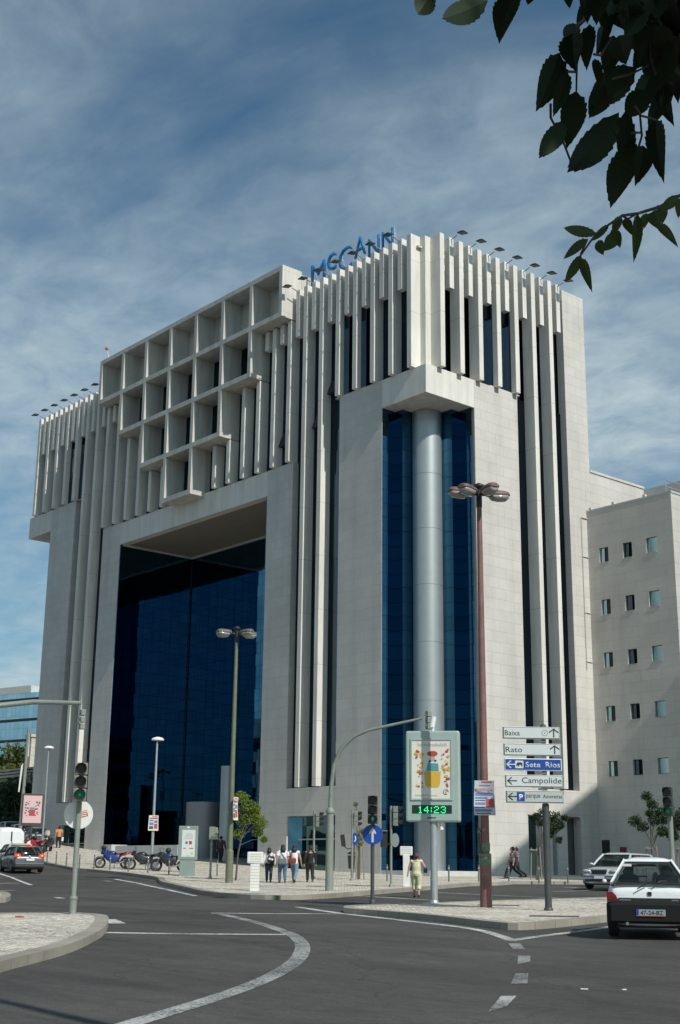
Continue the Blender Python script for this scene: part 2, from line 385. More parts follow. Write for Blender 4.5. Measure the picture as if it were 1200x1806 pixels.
M['leafnear'] = leaf_mat('shaded_leaf', (0.014, 0.024, 0.010), (0.026, 0.042, 0.016), 0.15)  # near-black base carries the crown's shade on the upper leaves
M['leaflit'] = leaf_mat('sunlit_leaf', (0.065, 0.09, 0.025), (0.10, 0.13, 0.04), 0.45)  # lighter copy, sunlight on the lower twig put into the colour
M['leaftree'] = leaf_mat('sapling_leaf', (0.13, 0.19, 0.035), (0.23, 0.30, 0.06), 0.4)
M['leafdark'] = leaf_mat('dark_leaf', (0.025, 0.045, 0.02), (0.05, 0.08, 0.03), 0.2)
M['leafhill'] = leaf_mat('hill_leaf', (0.07, 0.09, 0.025), (0.12, 0.13, 0.04), 0.2)

# ---------------------------------------------------------------- mesh helpers
class B:
    def __init__(s): s.bm = bmesh.new()
    def face(s, pts):
        return s.bm.faces.new([s.bm.verts.new(p) for p in pts])
    def box(s, x0, x1, y0, y1, z0, z1):
        if x0 > x1: x0, x1 = x1, x0
        if y0 > y1: y0, y1 = y1, y0
        v = [s.bm.verts.new((x, y, z)) for z in (z0, z1) for y in (y0, y1) for x in (x0, x1)]
        for f in ((0, 2, 3, 1), (4, 5, 7, 6), (0, 1, 5, 4), (2, 6, 7, 3), (0, 4, 6, 2), (1, 3, 7, 5)):
            s.bm.faces.new([v[i] for i in f])
        return s
    def boxm(s, mtx, sx, sy, sz):
        v = [s.bm.verts.new(mtx @ Vector((x * sx / 2, y * sy / 2, z * sz / 2))) for z in (-1, 1) for y in (-1, 1) for x in (-1, 1)]
        for f in ((0, 2, 3, 1), (4, 5, 7, 6), (0, 1, 5, 4), (2, 6, 7, 3), (0, 4, 6, 2), (1, 3, 7, 5)):
            s.bm.faces.new([v[i] for i in f])
        return s
    def tube(s, pts, rad, n=10, cap=True):
        pts = [Vector(p) for p in pts]
        if not hasattr(rad, '__len__'): rad = [rad] * len(pts)
        rings = []; up = None
        for i, p in enumerate(pts):
            if i == 0: d = pts[1] - pts[0]
            elif i == len(pts) - 1: d = pts[-1] - pts[-2]
            else: d = pts[i + 1] - pts[i - 1]
            if d.length < 1e-9: d = Vector((0, 0, 1))
            d.normalize()
            if up is None: up = Vector((1, 0, 0)) if abs(d.x) < 0.9 else Vector((0, 1, 0))
            a = up - d * up.dot(d)
            if a.length < 1e-6: a = d.orthogonal()
            a.normalize(); b = d.cross(a); up = a
            rings.append([s.bm.verts.new(p + (a * math.cos(2 * math.pi * k / n) + b * math.sin(2 * math.pi * k / n)) * rad[i]) for k in range(n)])
        for i in range(len(rings) - 1):
            for k in range(n):
                f = s.bm.faces.new((rings[i][k], rings[i][(k + 1) % n], rings[i + 1][(k + 1) % n], rings[i + 1][k])); f.smooth = True
        if cap:
            for r_, rev in ((rings[0], True), (rings[-1], False)):
                q = [s.bm.verts.new(v.co) for v in r_]
                s.bm.faces.new(list(reversed(q)) if rev else q)
        return s
    def cyl(s, p0, p1, r0, r1=None, n=12): return s.tube([p0, p1], [r0, r0 if r1 is None else r1], n)
    def ball(s, c, r, n=10, m=7, mtx=None):
        if not hasattr(r, '__len__'): r = (r, r, r)
        rings = []
        for i in range(1, m):
            th = math.pi * i / m
            ring = []
            for k in range(n):
                ph = 2 * math.pi * k / n
                q = Vector((r[0] * math.sin(th) * math.cos(ph), r[1] * math.sin(th) * math.sin(ph), r[2] * math.cos(th)))
                if mtx: q = mtx @ q
                ring.append(s.bm.verts.new(q + Vector(c)))
            rings.append(ring)
        t = Vector((0, 0, r[2])); b = Vector((0, 0, -r[2]))
        if mtx: t = mtx @ t; b = mtx @ b
        vt = s.bm.verts.new(t + Vector(c)); vb = s.bm.verts.new(b + Vector(c))
        for k in range(n):
            f = s.bm.faces.new((vt, rings[0][k], rings[0][(k + 1) % n])); f.smooth = True
            f = s.bm.faces.new((vb, rings[-1][(k + 1) % n], rings[-1][k])); f.smooth = True
            for i in range(len(rings) - 1):
                f = s.bm.faces.new((rings[i][k], rings[i + 1][k], rings[i + 1][(k + 1) % n], rings[i][(k + 1) % n])); f.smooth = True
        return s
    def prism(s, poly, a0, a1, axis='z'):
        """polygon in the plane across `axis`, extruded from a0 to a1 along it"""
        def mk(p, a):
            if axis == 'z': return (p[0], p[1], a)
            if axis == 'y': return (p[0], a, p[1])
            return (a, p[0], p[1])
        lo = [s.bm.verts.new(mk(p, a0)) for p in poly]; hi = [s.bm.verts.new(mk(p, a1)) for p in poly]
        n = len(poly)
        s.bm.faces.new(list(reversed(lo))); s.bm.faces.new(hi)
        for i in range(n): s.bm.faces.new((lo[i], lo[(i + 1) % n], hi[(i + 1) % n], hi[i]))
        return s
    def disc(s, c, r, y0, y1, n=24, sx=1.0):
        return s.prism([(c[0] + r * sx * math.cos(2 * math.pi * k / n), c[1] + r * math.sin(2 * math.pi * k / n)) for k in range(n)], y0, y1, 'y')
    def lathe(s, prof, c=(0, 0, 0), n=20, smooth=True):
        rings = [[s.bm.verts.new((c[0] + r * math.cos(2 * math.pi * k / n), c[1] + r * math.sin(2 * math.pi * k / n), c[2] + z)) for k in range(n)] for r, z in prof]
        for i in range(len(rings) - 1):
            for k in range(n):
                f = s.bm.faces.new((rings[i][k], rings[i][(k + 1) % n], rings[i + 1][(k + 1) % n], rings[i + 1][k])); f.smooth = smooth
        for r_, rev in ((rings[0], True), (rings[-1], False)):
            q = [s.bm.verts.new(v.co) for v in r_]
            s.bm.faces.new(list(reversed(q)) if rev else q)
        return s
    def loft(s, rings, smooth=True, cap=True, closed=True):
        vs = [[s.bm.verts.new(p) for p in r] for r in rings]
        n = len(vs[0])
        for i in range(len(vs) - 1):
            for k in range(n if closed else n - 1):
                f = s.bm.faces.new((vs[i][k], vs[i][(k + 1) % n], vs[i + 1][(k + 1) % n], vs[i + 1][k])); f.smooth = smooth
        if cap: s.bm.faces.new(list(reversed(vs[0]))); s.bm.faces.new(vs[-1])
        return s

def tag(o, label=None, cat=None, group=None, kind=None):
    if label: o['label'] = label
    if cat: o['category'] = cat
    if group: o['group'] = group
    if kind: o['kind'] = kind
    return o
def thing(name, label, cat, loc=(0, 0, 0), rz=0, group=None):
    o = bpy.data.objects.new(name, None); col.objects.link(o); o.empty_display_size = 0.2
    o.location = loc; o.rotation_euler = (0, 0, rz)
    return tag(o, label, cat, group)
def obj(name, b, m, parent=None, bev=0.0, fixn=True, label=None):
    bm = b.bm if isinstance(b, B) else b
    if fixn: bmesh.ops.recalc_face_normals(bm, faces=bm.faces[:])
    me = bpy.data.meshes.new(name); bm.to_mesh(me); bm.free()
    me.materials.append(m)
    o = bpy.data.objects.new(name, me); col.objects.link(o)
    if parent: o.parent = parent
    if bev:
        md = o.modifiers.new('bevel', 'BEVEL'); md.width = bev; md.segments = 2; md.limit_method = 'ANGLE'; md.angle_limit = R(35)
    if label: o['label'] = label
    return o
def struct(name, b, m, fixn=True):
    o = obj(name, b, m, fixn=fixn); o['kind'] = 'structure'; return o
def copy_tree(o, parent=None):
    c = o.copy(); col.objects.link(c)
    if parent: c.parent = parent
    for ch in list(o.children): copy_tree(ch, c)
    return c
def text_bm(s, size=1.0, width=None, height=None, depth=0.004, align='LEFT', bold=0.0):
    """text mesh in the XZ plane facing -Y, baseline left/centre at origin"""
    cu = bpy.data.curves.new('t', 'FONT'); cu.body = s; cu.size = size; cu.extrude = 0; cu.offset = bold; cu.resolution_u = 3
    o = bpy.data.objects.new('t', cu); col.objects.link(o)
    dg = bpy.context.evaluated_depsgraph_get(); dg.update()
    me = bpy.data.meshes.new_from_object(o.evaluated_get(dg))
    bpy.data.objects.remove(o); bpy.data.curves.remove(cu)
    bm = bmesh.new(); bm.from_mesh(me); bpy.data.meshes.remove(me)
    xs = [v.co.x for v in bm.verts]; ys = [v.co.y for v in bm.verts]
    x0, x1, y0, y1 = min(xs), max(xs), min(ys), max(ys)
    sx = width / (x1 - x0) if width else None; sy = height / (y1 - y0) if height else None
    sx = sx or sy or 1; sy = sy or sx
    for v in bm.verts:
        x = (v.co.x - x0) * sx; z = (v.co.y - (y0 if height or width else 0)) * sy
        if align == 'CENTER': x -= (x1 - x0) * sx / 2
        if align == 'RIGHT': x -= (x1 - x0) * sx
        v.co = (x, 0, z)
    r = bmesh.ops.extrude_face_region(bm, geom=bm.faces[:])
    for v in [e for e in r['geom'] if isinstance(e, bmesh.types.BMVert)]: v.co.y -= depth
    return bm
def text(name, s, m, parent, x, y, z, **kw):
    bm = text_bm(s, **kw)
    bmesh.ops.translate(bm, vec=(x, y, z), verts=bm.verts[:])
    return obj(name, bm, m, parent)

# ---------------------------------------------------------------- ground
def drape_bm(poly, dz, step=2.0):
    bm = bmesh.new()
    vs = [bm.verts.new((p[0], p[1], 0)) for p in poly]
    f = bm.faces.new(vs)
    if f.normal.z < 0 or True:
        bm.normal_update()
        if f.normal.z < 0: f.normal_flip()
    xs = [p[0] for p in poly]; ys = [p[1] for p in poly]
    def cuts(lo, hi):
        k = math.ceil(lo / step)
        while k * step < hi: yield k * step; k += 1
    for x in cuts(min(xs), max(xs)):
        bmesh.ops.bisect_plane(bm, geom=bm.verts[:] + bm.edges[:] + bm.faces[:], plane_co=(x, 0, 0), plane_no=(1, 0, 0))
    for y in cuts(min(ys), max(ys)):
        bmesh.ops.bisect_plane(bm, geom=bm.verts[:] + bm.edges[:] + bm.faces[:], plane_co=(0, y, 0), plane_no=(0, 1, 0))
    bmesh.ops.triangulate(bm, faces=[f for f in bm.faces if len(f.verts) > 4])
    for v in bm.verts: v.co.z = g(v.co.x, v.co.y) + dz
    return bm
def densify(pts, step=0.7):
    out = []
    for a, b in zip(pts, pts[1:]):
        a = Vector(a[:2]); b = Vector(b[:2]); n = max(1, int((b - a).length / step))
        for i in range(n): out.append(a.lerp(b, i / n))
    out.append(Vector(pts[-1][:2])); return out
def smooth_line(pts, it=2):
    pts = [Vector(p[:2]) for p in pts]
    for _ in range(it):
        q = [pts[0]]
        for a, b in zip(pts, pts[1:]): q += [a.lerp(b, .25), a.lerp(b, .75)]
        q.append(pts[-1]); pts = q
    return pts
def ribbon_bm(pts, widths, dz, side=0.0, step=0.5):
    """strip along pts; side 0 = centred, +1 = to the left of travel"""
    d = []
    if not hasattr(widths, '__len__'): widths = [widths] * len(pts)
    L = [0]
    for a, b in zip(pts, pts[1:]): L.append(L[-1] + (Vector(b[:2]) - Vector(a[:2])).length)
    dp = densify(pts, step)
    cum = 0; wl = []
    for i, p in enumerate(dp):
        if i: cum += (dp[i] - dp[i - 1]).length
        for k in range(len(L) - 1):
            if cum <= L[k + 1] + 1e-6: break
        u = (cum - L[k]) / max(1e-6, L[k + 1] - L[k]); wl.append(widths[k] * (1 - u) + widths[k + 1] * u)
    bm = bmesh.new(); prev = None
    for i, p in enumerate(dp):
        a = dp[max(0, i - 1)]; b = dp[min(len(dp) - 1, i + 1)]; t = (b - a).normalized(); n = Vector((-t.y, t.x))
        o1 = p + n * wl[i] * (0.5 + side / 2); o2 = p - n * wl[i] * (0.5 - side / 2)
        v = (bm.verts.new((o1.x, o1.y, g(o1.x, o1.y) + dz)), bm.verts.new((o2.x, o2.y, g(o2.x, o2.y) + dz)))
        if prev: bm.faces.new((prev[0], prev[1], v[1], v[0]))
        prev = v
    return bm
def skirt_bm(pts, top, bot, side=0.0):
    dp = densify(pts, 0.6); bm = bmesh.new(); prev = None
    for p in dp:
        z = g(p.x, p.y); v = (bm.verts.new((p.x, p.y, z + top)), bm.verts.new((p.x, p.y, z + bot)))
        if prev: bm.faces.new((prev[0], prev[1], v[1], v[0]))
        prev = v
    return bm

# asphalt sheet reaching the horizon
bm = bmesh.new()
def axis(lo, hi):
    a = [lo + 2.0 * i for i in range(int((hi - lo) / 2) + 1)]
    l = []; d = 4.0; v = lo
    while v > -2500: v -= d; l.append(v); d *= 1.6
    r = []; d = 4.0; v = hi
    while v < 2500: v += d; r.append(v); d *= 1.6
    return list(reversed(l)) + a + r
AX, AY = axis(-120, 70), axis(-80, 90)
gv = [[bm.verts.new((x, y, g(x, y))) for x in AX] for y in AY]
for j in range(len(AY) - 1):
    for i in range(len(AX) - 1): bm.faces.new((gv[j][i], gv[j][i + 1], gv[j + 1][i + 1], gv[j + 1][i]))
struct('road', bm, M['asphalt'])

KH = 0.13
def pavement(name, kerb_pts, closing, flip=False):
    """kerb_pts: outline on the road side; closing: remaining outline"""
    poly = [tuple(p) for p in kerb_pts] + [tuple(p) for p in closing]
    area = sum(a[0] * b[1] - b[0] * a[1] for a, b in zip(poly, poly[1:] + poly[:1]))
    side = 1 if area > 0 else -1
    struct(name, drape_bm(poly, KH), M['cobble'])
    k = ribbon_bm([tuple(p) for p in kerb_pts], 0.28, KH + 0.006, side)
    s = skirt_bm([tuple(p) for p in kerb_pts], KH + 0.006, -0.2)
    me = bpy.data.meshes.new('x'); s.to_mesh(me); s.free(); k.from_mesh(me); bpy.data.meshes.remove(me)
    struct('kerb', k, M['kerb'], fixn=False)

islA = smooth_line([(33.78, -40.95), (33.38, -40.58), (32.76, -39.93), (31.98, -39.14), (30.96, -38.23), (29.49, -37.07), (28.00, -35.96), (26.17, -34.77), (24.61, -33.81), (23.72, -33.33), (23.18, -33.20), (22.55, -33.19), (22.10, -33.37), (21.70, -34.01), (21.56, -34.78), (20.59, -36.34)], 1)
pavement('traffic_island_pavement', [*[(36.61, -44.14), (35.29, -42.53)]] + islA, [(19.65, -37.88)])
islD = smooth_line([(13.55, -31.44), (13.53, -30.58), (12.81, -30.06), (10.76, -28.94), (8.91, -28.14), (8.34, -28.11), (7.38, -28.85)], 1)
pavement('traffic_island_pavement', islD, [])
islC = smooth_line([(26.67, -13.47), (29.02, -19.66), (30.14, -23.89), (30.62, -25.49), (31.06, -26.96), (31.25, -27.86), (31.15, -28.39), (30.47, -28.24), (29.01, -27.70), (28.06, -27.30), (26.53, -26.89), (25.09, -26.66), (24.03, -26.55), (23.31, -26.13), (22.55, -25.36), (22.38, -24.60), (22.44, -23.41), (22.37, -22.02), (22.03, -19.34), (22.05, -15.73), (22.14, -13.63), (21.62, -9.13)], 1)
pavement('traffic_island_pavement', islC, [(22.53, -6.34)])
kB = smooth_line([(-29.47, -7.53), (-25.31, -8.93), (-20.99, -10.50), (-17.73, -11.32), (-14.42, -12.38), (-12.94, -12.21), (-10.81, -12.47), (-8.99, -12.64), (-5.86, -13.57), (-3.09, -14.42), (-0.62, -16.04), (1.81, -17.48), (3.67, -18.30), (7.73, -20.25), (10.89, -21.83), (13.00, -22.51), (14.62, -22.78), (15.66, -22.44), (16.10, -21.64), (15.87, -20.50), (15.00, -18.77), (14.07, -16.90), (12.70, -14.24), (11.45, -11.54), (9.54, -8.00), (8.20, -5.21), (8.30, -3.84)], 1)
FARR = [(14.0, 2.0), (15.5, 12.0), (16.0, 40.0)]
kB2 = [(7.2, -1.6), (8.6, 1.0), (9.2, 4.0), (9.4, 30.0)]
pavement('pavement', [(-110, 6.5)] + [(-70, -1.2)] + list(kB) + kB2, [(9.4, 45), (-110, 45)])
CORN = kB[-1]

# painted markings
def mark(name, bm, m='paint'): return struct(name, bm, M[m])
mark('road_marking', ribbon_bm([(27.26, -35.46), (28.22, -34.67), (29.07, -33.72), (29.72, -32.92)], 0.30, 0.004))
mark('road_marking', ribbon_bm([(21.80, -29.15), (22.86, -28.06), (23.95, -26.63)], 0.30, 0.004))
mark('road_marking', ribbon_bm(smooth_line([(22.50, -29.33), (24.58, -30.23), (26.92, -31.38), (28.78, -32.40), (29.93, -33.06), (31.47, -34.14), (32.83, -35.22), (34.12, -36.35), (35.30, -37.51), (36.40, -38.72), (37.27, -39.80), (37.98, -40.76), (38.51, -41.53), (38.97, -42.21), (39.48, -42.93), (39.97, -43.63)], 1), 0.25, 0.0045), 'paint_worn')
mark('road_marking', ribbon_bm(smooth_line([(20.23, -25.10), (23.67, -26.52), (25.54, -27.07), (27.91, -27.86), (29.38, -28.29), (30.80, -28.93), (32.12, -29.88), (33.27, -30.76)], 1), 0.22, 0.0045))
mark('road_marking', ribbon_bm([(33.28, -30.88), (32.79, -29.51), (32.35, -28.16), (31.73, -26.33), (31.05, -24.46), (28.75, -19.30)], 0.22, 0.005))
for q in ([(33.73, -31.39), (33.85, -31.22), (34.81, -32.18), (34.70, -32.35)], [(35.71, -33.36), (35.82, -33.21), (36.53, -34.02), (36.75, -34.54)], [(37.69, -35.64), (37.79, -35.50), (38.69, -36.54), (38.62, -36.76)], [(39.45, -37.84), (39.55, -37.70), (40.15, -38.52), (40.40, -39.08)]):
    mark('road_marking', drape_bm(q, 0.005), 'paint_worn')
mark('road_marking', ribbon_bm([(-16.39, -16.30), (-8.36, -19.12), (-0.09, -22.48)], 0.18, 0.004))
mark('road_marking', ribbon_bm([(-2.22, -23.28), (-2.19, -21.89)], 0.18, 0.004))
mark('road_marking', ribbon_bm([(4.39, -26.55), (4.54, -25.60)], 0.15, 0.004))
mark('road_marking', ribbon_bm([(-4.75, -15.72), (-0.65, -17.16), (5.69, -19.89), (11.69, -22.61)], 0.2, 0.004))
mark('road_marking', ribbon_bm([(-4.16, -15.07), (-2.64, -14.85)], 0.15, 0.004), 'paint_worn')
mark('road_marking', ribbon_bm([(6.77, -22.29), (7.31, -21.83)], 0.15, 0.004), 'paint_worn')
mark('road_marking', ribbon_bm([(-3.15, -17.22), (-2.18, -17.46)], 0.2, 0.004), 'paint_worn')
mark('road_marking', ribbon_bm([(23.02, -32.87), (23.70, -33.17), (24.66, -33.61)], 0.35, 0.004))
mark('road_marking', ribbon_bm([(10.57, -27.24), (11.45, -27.55)], 0.25, 0.004))
mark('road_marking', ribbon_bm([(13.77, -17.69), (16.59, -17.90), (18.85, -18.29)], 0.18, 0.004))
mark('road_marking', ribbon_bm([(13.23, -12.69), (16.06, -12.92), (19.42, -13.01)], 0.18, 0.004))
mark('road_marking', ribbon_bm([(14.72, -7.75), (14.64, -5.73), (14.30, -3.28)], 0.18, 0.004))
mark('road_marking', ribbon_bm([(11.27, -2.91), (11.78, -2.66)], 0.3, 0.004))
# iron covers in the paving and bits of litter
def cover(px, r=0.35, ph=KH, sq=False):
    b = B()
    z = g(*px) + ph
    if sq: b.boxm(Matrix.Translation((px[0], px[1], z + 0.0)) @ Matrix.Rotation(R(41), 4, 'Z'), 1.1, 0.6, 0.02)
    else: b.cyl((px[0], px[1], z - .02), (px[0], px[1], z + 0.008), r, n=24)
    return b
IRON = mat('cast_iron', (0.07, 0.065, 0.06), 0.6, var=0.3, vscale=12)
for k, (q, lb) in enumerate((((24.623, -21.674), 'dark iron cover in the paving to the right of the red lamp post'),
              ((29.572, -25.240), 'reddish iron cover set in the island in front of the direction sign'),
              ((2.599, -9.213), 'iron cover in the paving just left of the curved signal mast'),
              ((8.770, -14.952), 'iron cover near the kerb left of the curved mast foot'),
              ((9.055, -12.678), 'round cover in the corner paving behind the blue arrow sign'))):
    tag(obj('manhole_cover', cover(q, sq=(k < 2)), IRON), lb, 'manhole cover')
tag(obj('paper_scrap', B().boxm(Matrix.Translation(P3((39.570, -36.564), 0.012)) @ Matrix.Rotation(.5, 4, 'Z'), .08, .04, .012), M['white']), 'crumpled scrap of white paper on the asphalt below the white hatchback', 'litter')
tag(obj('paper_scrap', B().boxm(Matrix.Translation(P3((39.885, -36.242), 0.012)) @ Matrix.Rotation(1.2, 4, 'Z'), .05, .03, .01), M['white']), 'tiny white paper scrap on the road, farther right than the other', 'litter')
tag(obj('red_wrapper', B().boxm(Matrix.Translation(P3((23.624, -35.369), KH + .012)) @ Matrix.Rotation(.3, 4, 'Z'), .18, .09, .02), M['signred']), 'small red wrapper lying on the pale paved island at the left', 'litter')

# ---------------------------------------------------------------- the office building
bld = thing('office_building', 'large pale stone and concrete office block with fins, box screen and blue glass portal', 'building')
W = 46.7; D = 14.42; ZT = 38.0; ZB = 0.4
GY = 0.45   # glass plane behind the fins
# stone piers
def pier(*boxes):
    for q in boxes:
        obj('stone_pier', B().box(*q), M['stone'], bld)
for m_ in (0, 1):
    def xx(a, c): return (a, c) if not m_ else (-W - a, -W - c)
    pier((*xx(-7.46, -3.67), 0, GY + .1, ZB, 29.62), (*xx(-14.49, -11.93), 0, GY + .1, ZB, 26.48), (*xx(-11.93, -7.46), 0.0, GY + .1, 4.74, 6.33))
pier((-11.93, -11.78, 0, GY + .1, ZB, 4.74), (-39.24, -38.6, 0, GY + .1, ZB, 4.74), (-38.6, -34.77, 0, GY + .1, ZB, 1.9))
pier((-GY - .1, 0, 3.95, 7.73, ZB, 29.62), (-.55, 0, 12.3, D, ZB, ZT), (-GY - .1, 0, 7.73, 12.3, 4.79, 6.33), (-.55, 0, 8.9, 9.75, ZB, 4.79), (-.55, 0, 10.15, 11.05, ZB, 4.79))
# upper parapet, ledges and canopies
b = B()
b.box(-W + .45, -.62, GY + .02, GY + .3, 36.3, 37.75)
b.box(-.92, -.62, GY + .32, 12.3, 36.3, 37.75)
obj('parapet', b, M['concrete'], bld)
b = B()
b.box(-3.665, 0.006, -.006, 3.945, 27.88, 29.62)
obj('corner_canopy', b, M['concrete'], bld, bev=.02)
b = B()
b.box(-W - .006, -W + 3.665, -.006, 3.945, 27.88, 29.62)
obj('corner_canopy', b, M['concrete'], bld, bev=.02)
b = B()
b.box(-W + 14.56, -14.56, -.006, .6, 24.8, 26.46)
obj('beam', b, M['concrete'], bld)
for x_ in (-W + 14.49, -14.558): obj('beam_end', B().box(x_, x_ + .068, 0, .5, 24.8, 26.46), M['concrete'], bld)
b = B()
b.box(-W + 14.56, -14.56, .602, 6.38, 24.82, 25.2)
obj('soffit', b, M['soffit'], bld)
b = B()
b.box(-W + 14.56, -14.56, 6.2, 6.38, 24.70, 24.818); b.box(-W + 14.56, -W + 14.74, .2, 6.19, 24.70, 24.818)
obj('soffit_trim', b, M['concrete'], bld)
# fin system
PITCH = 1.592
FZ = 29.62
fincount = 0
def fin_bm(x0, x1, y0, y1, z0, z1): return B().box(x0, x1, y0, y1, z0, z1)
for k in range(0, 29):
    cx = -1.06 - PITCH * k
    kk = k if k <= 14 else 28 - k
    lo = FZ if kk < 5 else (6.36 if kk in (5, 6) else 26.5)
    hi = ZT
    off = abs(cx + W / 2)
    if off < 1.7: hi = 26.2
    elif off < 4.9: hi = 29.5
    elif off < 8.1: hi = 32.8
    elif off < 11.0: hi = 36.05
    elif off < 11.4: hi = 36.05
    if hi > lo + .2:
        obj('fin', fin_bm(cx - .18, cx + .18, -.3, .10 if kk in (3, 4) else GY + .01, lo, hi), M['concrete'], bld, bev=.012)
for k in range(0, 28):
    cx = -1.06 - PITCH * (k + .5)
    off = abs(cx + W / 2)
    hi = ZT - .02
    if off < 8.1: continue
    if off < 11.3: hi = 36.05
    obj('fin', fin_bm(cx - .18, cx + .18, -.29, .12, 34.72, hi), M['concrete'], bld, bev=.012)
for k in range(7):
    cy = 1.06 + 1.604 * k
    lo = FZ if k < 5 else 6.36
    obj('fin', fin_bm(-.05 if k in (3, 4) else -GY - .01, .35, cy - .18, cy + .18, lo, ZT), M['concrete'], bld, bev=.012)
    cy += .802
    obj('fin', fin_bm(-.07, .34, cy - .18, cy + .18, 34.72, ZT - .02), M['concrete'], bld, bev=.012)
b = B()
for z in (33.0, 37.2): b.box(-W + .7, -.7, .125, GY - .01, z, z + .12) if z > 36 else None
for z in (29.63,): b.box(-8.0, -5.2, .11, GY - .01, z, z + .07); b.box(-W + 5.2, -W + 8.0, .11, GY - .01, z, z + .07)
b.box(-GY + .01, -.08, .9, 12.2, 37.2, 37.32)
for z in (29.63,): b.box(-GY + .01, -.06, 5.4, 8.0, z, z + .07)
obj('fin_rail', b, M['screenc'], bld)
# corner post
obj('corner_post', B().box(-.878, -.45, .45, .878, 29.63, ZT - .05), M['concrete'], bld, bev=.01)
# box screen (inverted stepped pyramid of square concrete cells)
C0 = -W / 2; CP = 3.2; TH = .17; YF, YK = -1.16, GY
zl = [39.55, 36.28, 33.02, 29.72, 26.42]
halfcells = [3.5, 2.5, 1.5, .5]
b = B()
for i in range(5):                # horizontals
    hc = halfcells[max(0, i - 1)] if i else 3.5
    b.box(C0 - hc * CP - TH, C0 + hc * CP + TH, YF, YK, zl[i] - TH, zl[i] + TH)
for i in range(4):                # verticals between them
    hc = halfcells[i]
    n = int(2 * hc) + 1
    for j in range(n):
        x = C0 + (-hc + j) * CP
        b.box(x - TH, x + TH, YF, YK, zl[i + 1] + TH, zl[i] - TH)
obj('box_screen', b, M['screenc'], bld, bev=.012)
b = B()
b.box(C0 - 3.5 * CP + TH, C0 + 3.5 * CP - TH, .36, .44, zl[1] + TH, zl[0] - TH)
obj('screen_back_wall', b, M['screenc'], bld)
b = B(); b.box(C0 - 3.5 * CP - TH, C0 + 3.5 * CP + TH, .46, 3.2, 36.4, 39.5)
obj('screen_housing', b, M['screenc'], bld)
# glass
b = B()
b.box(-W + .5, -.62, GY + .012, GY + .04, 29.63, 36.3); b.box(-W + 7.46, -7.46, GY + .012, GY + .04, 26.4, 29.6)
b.box(-11.93, -7.46, GY + .012, GY + .04, 6.3, 26.4); b.box(-39.24, -34.77, GY + .012, GY + .04, 6.3, 26.4)
b.box(-.66, -.62, GY + .05, 12.3, 29.62, 36.3)
b.box(-.50, -.46, 7.73, 12.3, 6.33, 29.62)
obj('slot_window', b, M['glassd'], bld)
b = B(); b.box(-7.62, -7.47, .1, GY, 6.33, 29.6); b.box(-.45, -.1, 7.74, 7.80, 6.33, 29.6)
obj('side_glass', b, M['glasst'], bld)
# corner recess: stepped glass behind the round column, both corners
def corner_glass(sgn, ox):
    b = B()
    pts = [(-3.64, 0.02), (-3.64, 1.03), (-3.02, 1.03), (-3.02, 3.1), (-1.03, 3.1), (-1.03, 3.72), (-0.02, 3.72)]
    for p, q in zip(pts, pts[1:]):
        p = (ox + sgn * p[0], p[1]); q = (ox + sgn * q[0], q[1])
        b.face([(p[0], p[1], 1.76), (q[0], q[1], 1.76), (q[0], q[1], 27.87), (p[0], p[1], 27.87)])
    return b
obj('corner_glass', corner_glass(1, 0), M['glassb'], bld)
obj('corner_glass', corner_glass(-1, -W), M['glassb'], bld)
# round columns with panel joints
def column():
    b = B(); r = .87; z = 1.0
    while z < 27.8:
        z2 = min(z + 3.28, 27.87)
        b.lathe([(r, z), (r, z2 - .025)], n=64); b.lathe([(r - .015, z2 - .026), (r - .015, z2 + .001)], n=64)
        z = z2
    return b
for cx in (-2.55, -W + 2.55):
    bc = column(); bmesh.ops.translate(bc.bm, vec=(cx, 2.55, 0), verts=bc.bm.verts[:])
    obj('round_column', bc, M['steelclad'], bld)
b = B()
b.box(-3.66, 0.02, 0.02, 3.94, ZB, 1.75)       # plinth under the corner glass
b.box(-3.64, .35, -.2, 3.9, ZB, 1.42)
obj('plinth', b, M['whitestone'], bld)
b = B(); b.box(-2.0, -.6, 1.2, 1.26, 1.75, 4.4); b.box(-2.6, .0, .9, 1.3, 4.4, 4.75)
obj('revolving_door', b, M['galv'], bld)
# portal
b = B()
zb, zt2 = 0.8, 24.8
b.box(-W + 14.50, -W + 14.58, .012, 6.42, zb, zt2)
b.box(-W + 14.585, -14.59, 6.40, 6.46, zb, zt2)
b.box(-14.57, -14.50, .012, 6.42, zb, zt2)
obj('portal_glass', b, M['glassb'], bld)
obj('glass_joint', B().box(-W + 14.585, -W + 14.63, 6.34, 6.395, zb, 24.6), M['core'], bld)
# portal ground floor: drum, column, dark entrance, low walls
b = B()
for r, z0, z1 in ((1.2, 1.0, 3.6), (1.2, 3.62, 6.1)): b.lathe([(r, z0), (r, z1)], (-25.2, 3.5, 0), 48)
b.lathe([(1.17, 3.58), (1.17, 3.64)], (-25.2, 3.5, 0), 48)
obj('entrance_drum', b, M['drumclad'], bld)
b = B()
for z0, z1 in ((1.0, 3.3), (3.32, 5.8), (5.82, 8.3)): b.lathe([(.47, z0), (.47, z1)], (-21.6, 2.8, 0), 32)
b.lathe([(.455, 1.0), (.455, 8.29)], (-21.6, 2.8, 0), 32)
obj('entrance_column', b, M['steelclad'], bld)
b = B(); b.box(-20.6, -15.2, 5.4, 6.38, 1.0, 4.6); b.box(-20.6, -15.2, 5.3, 6.38, 4.6, 6.6)
obj('entrance_wall', b, mat('grey_entrance_panels', (0.16, 0.165, 0.165), .6, var=.1), bld)
b = B(); b.box(-19.6, -17.6, 5.34, 5.38, 1.0, 4.2); b.box(-17.3, -15.6, 5.34, 5.38, 1.0, 4.2)
obj('entrance_door', b, M['core'], bld)
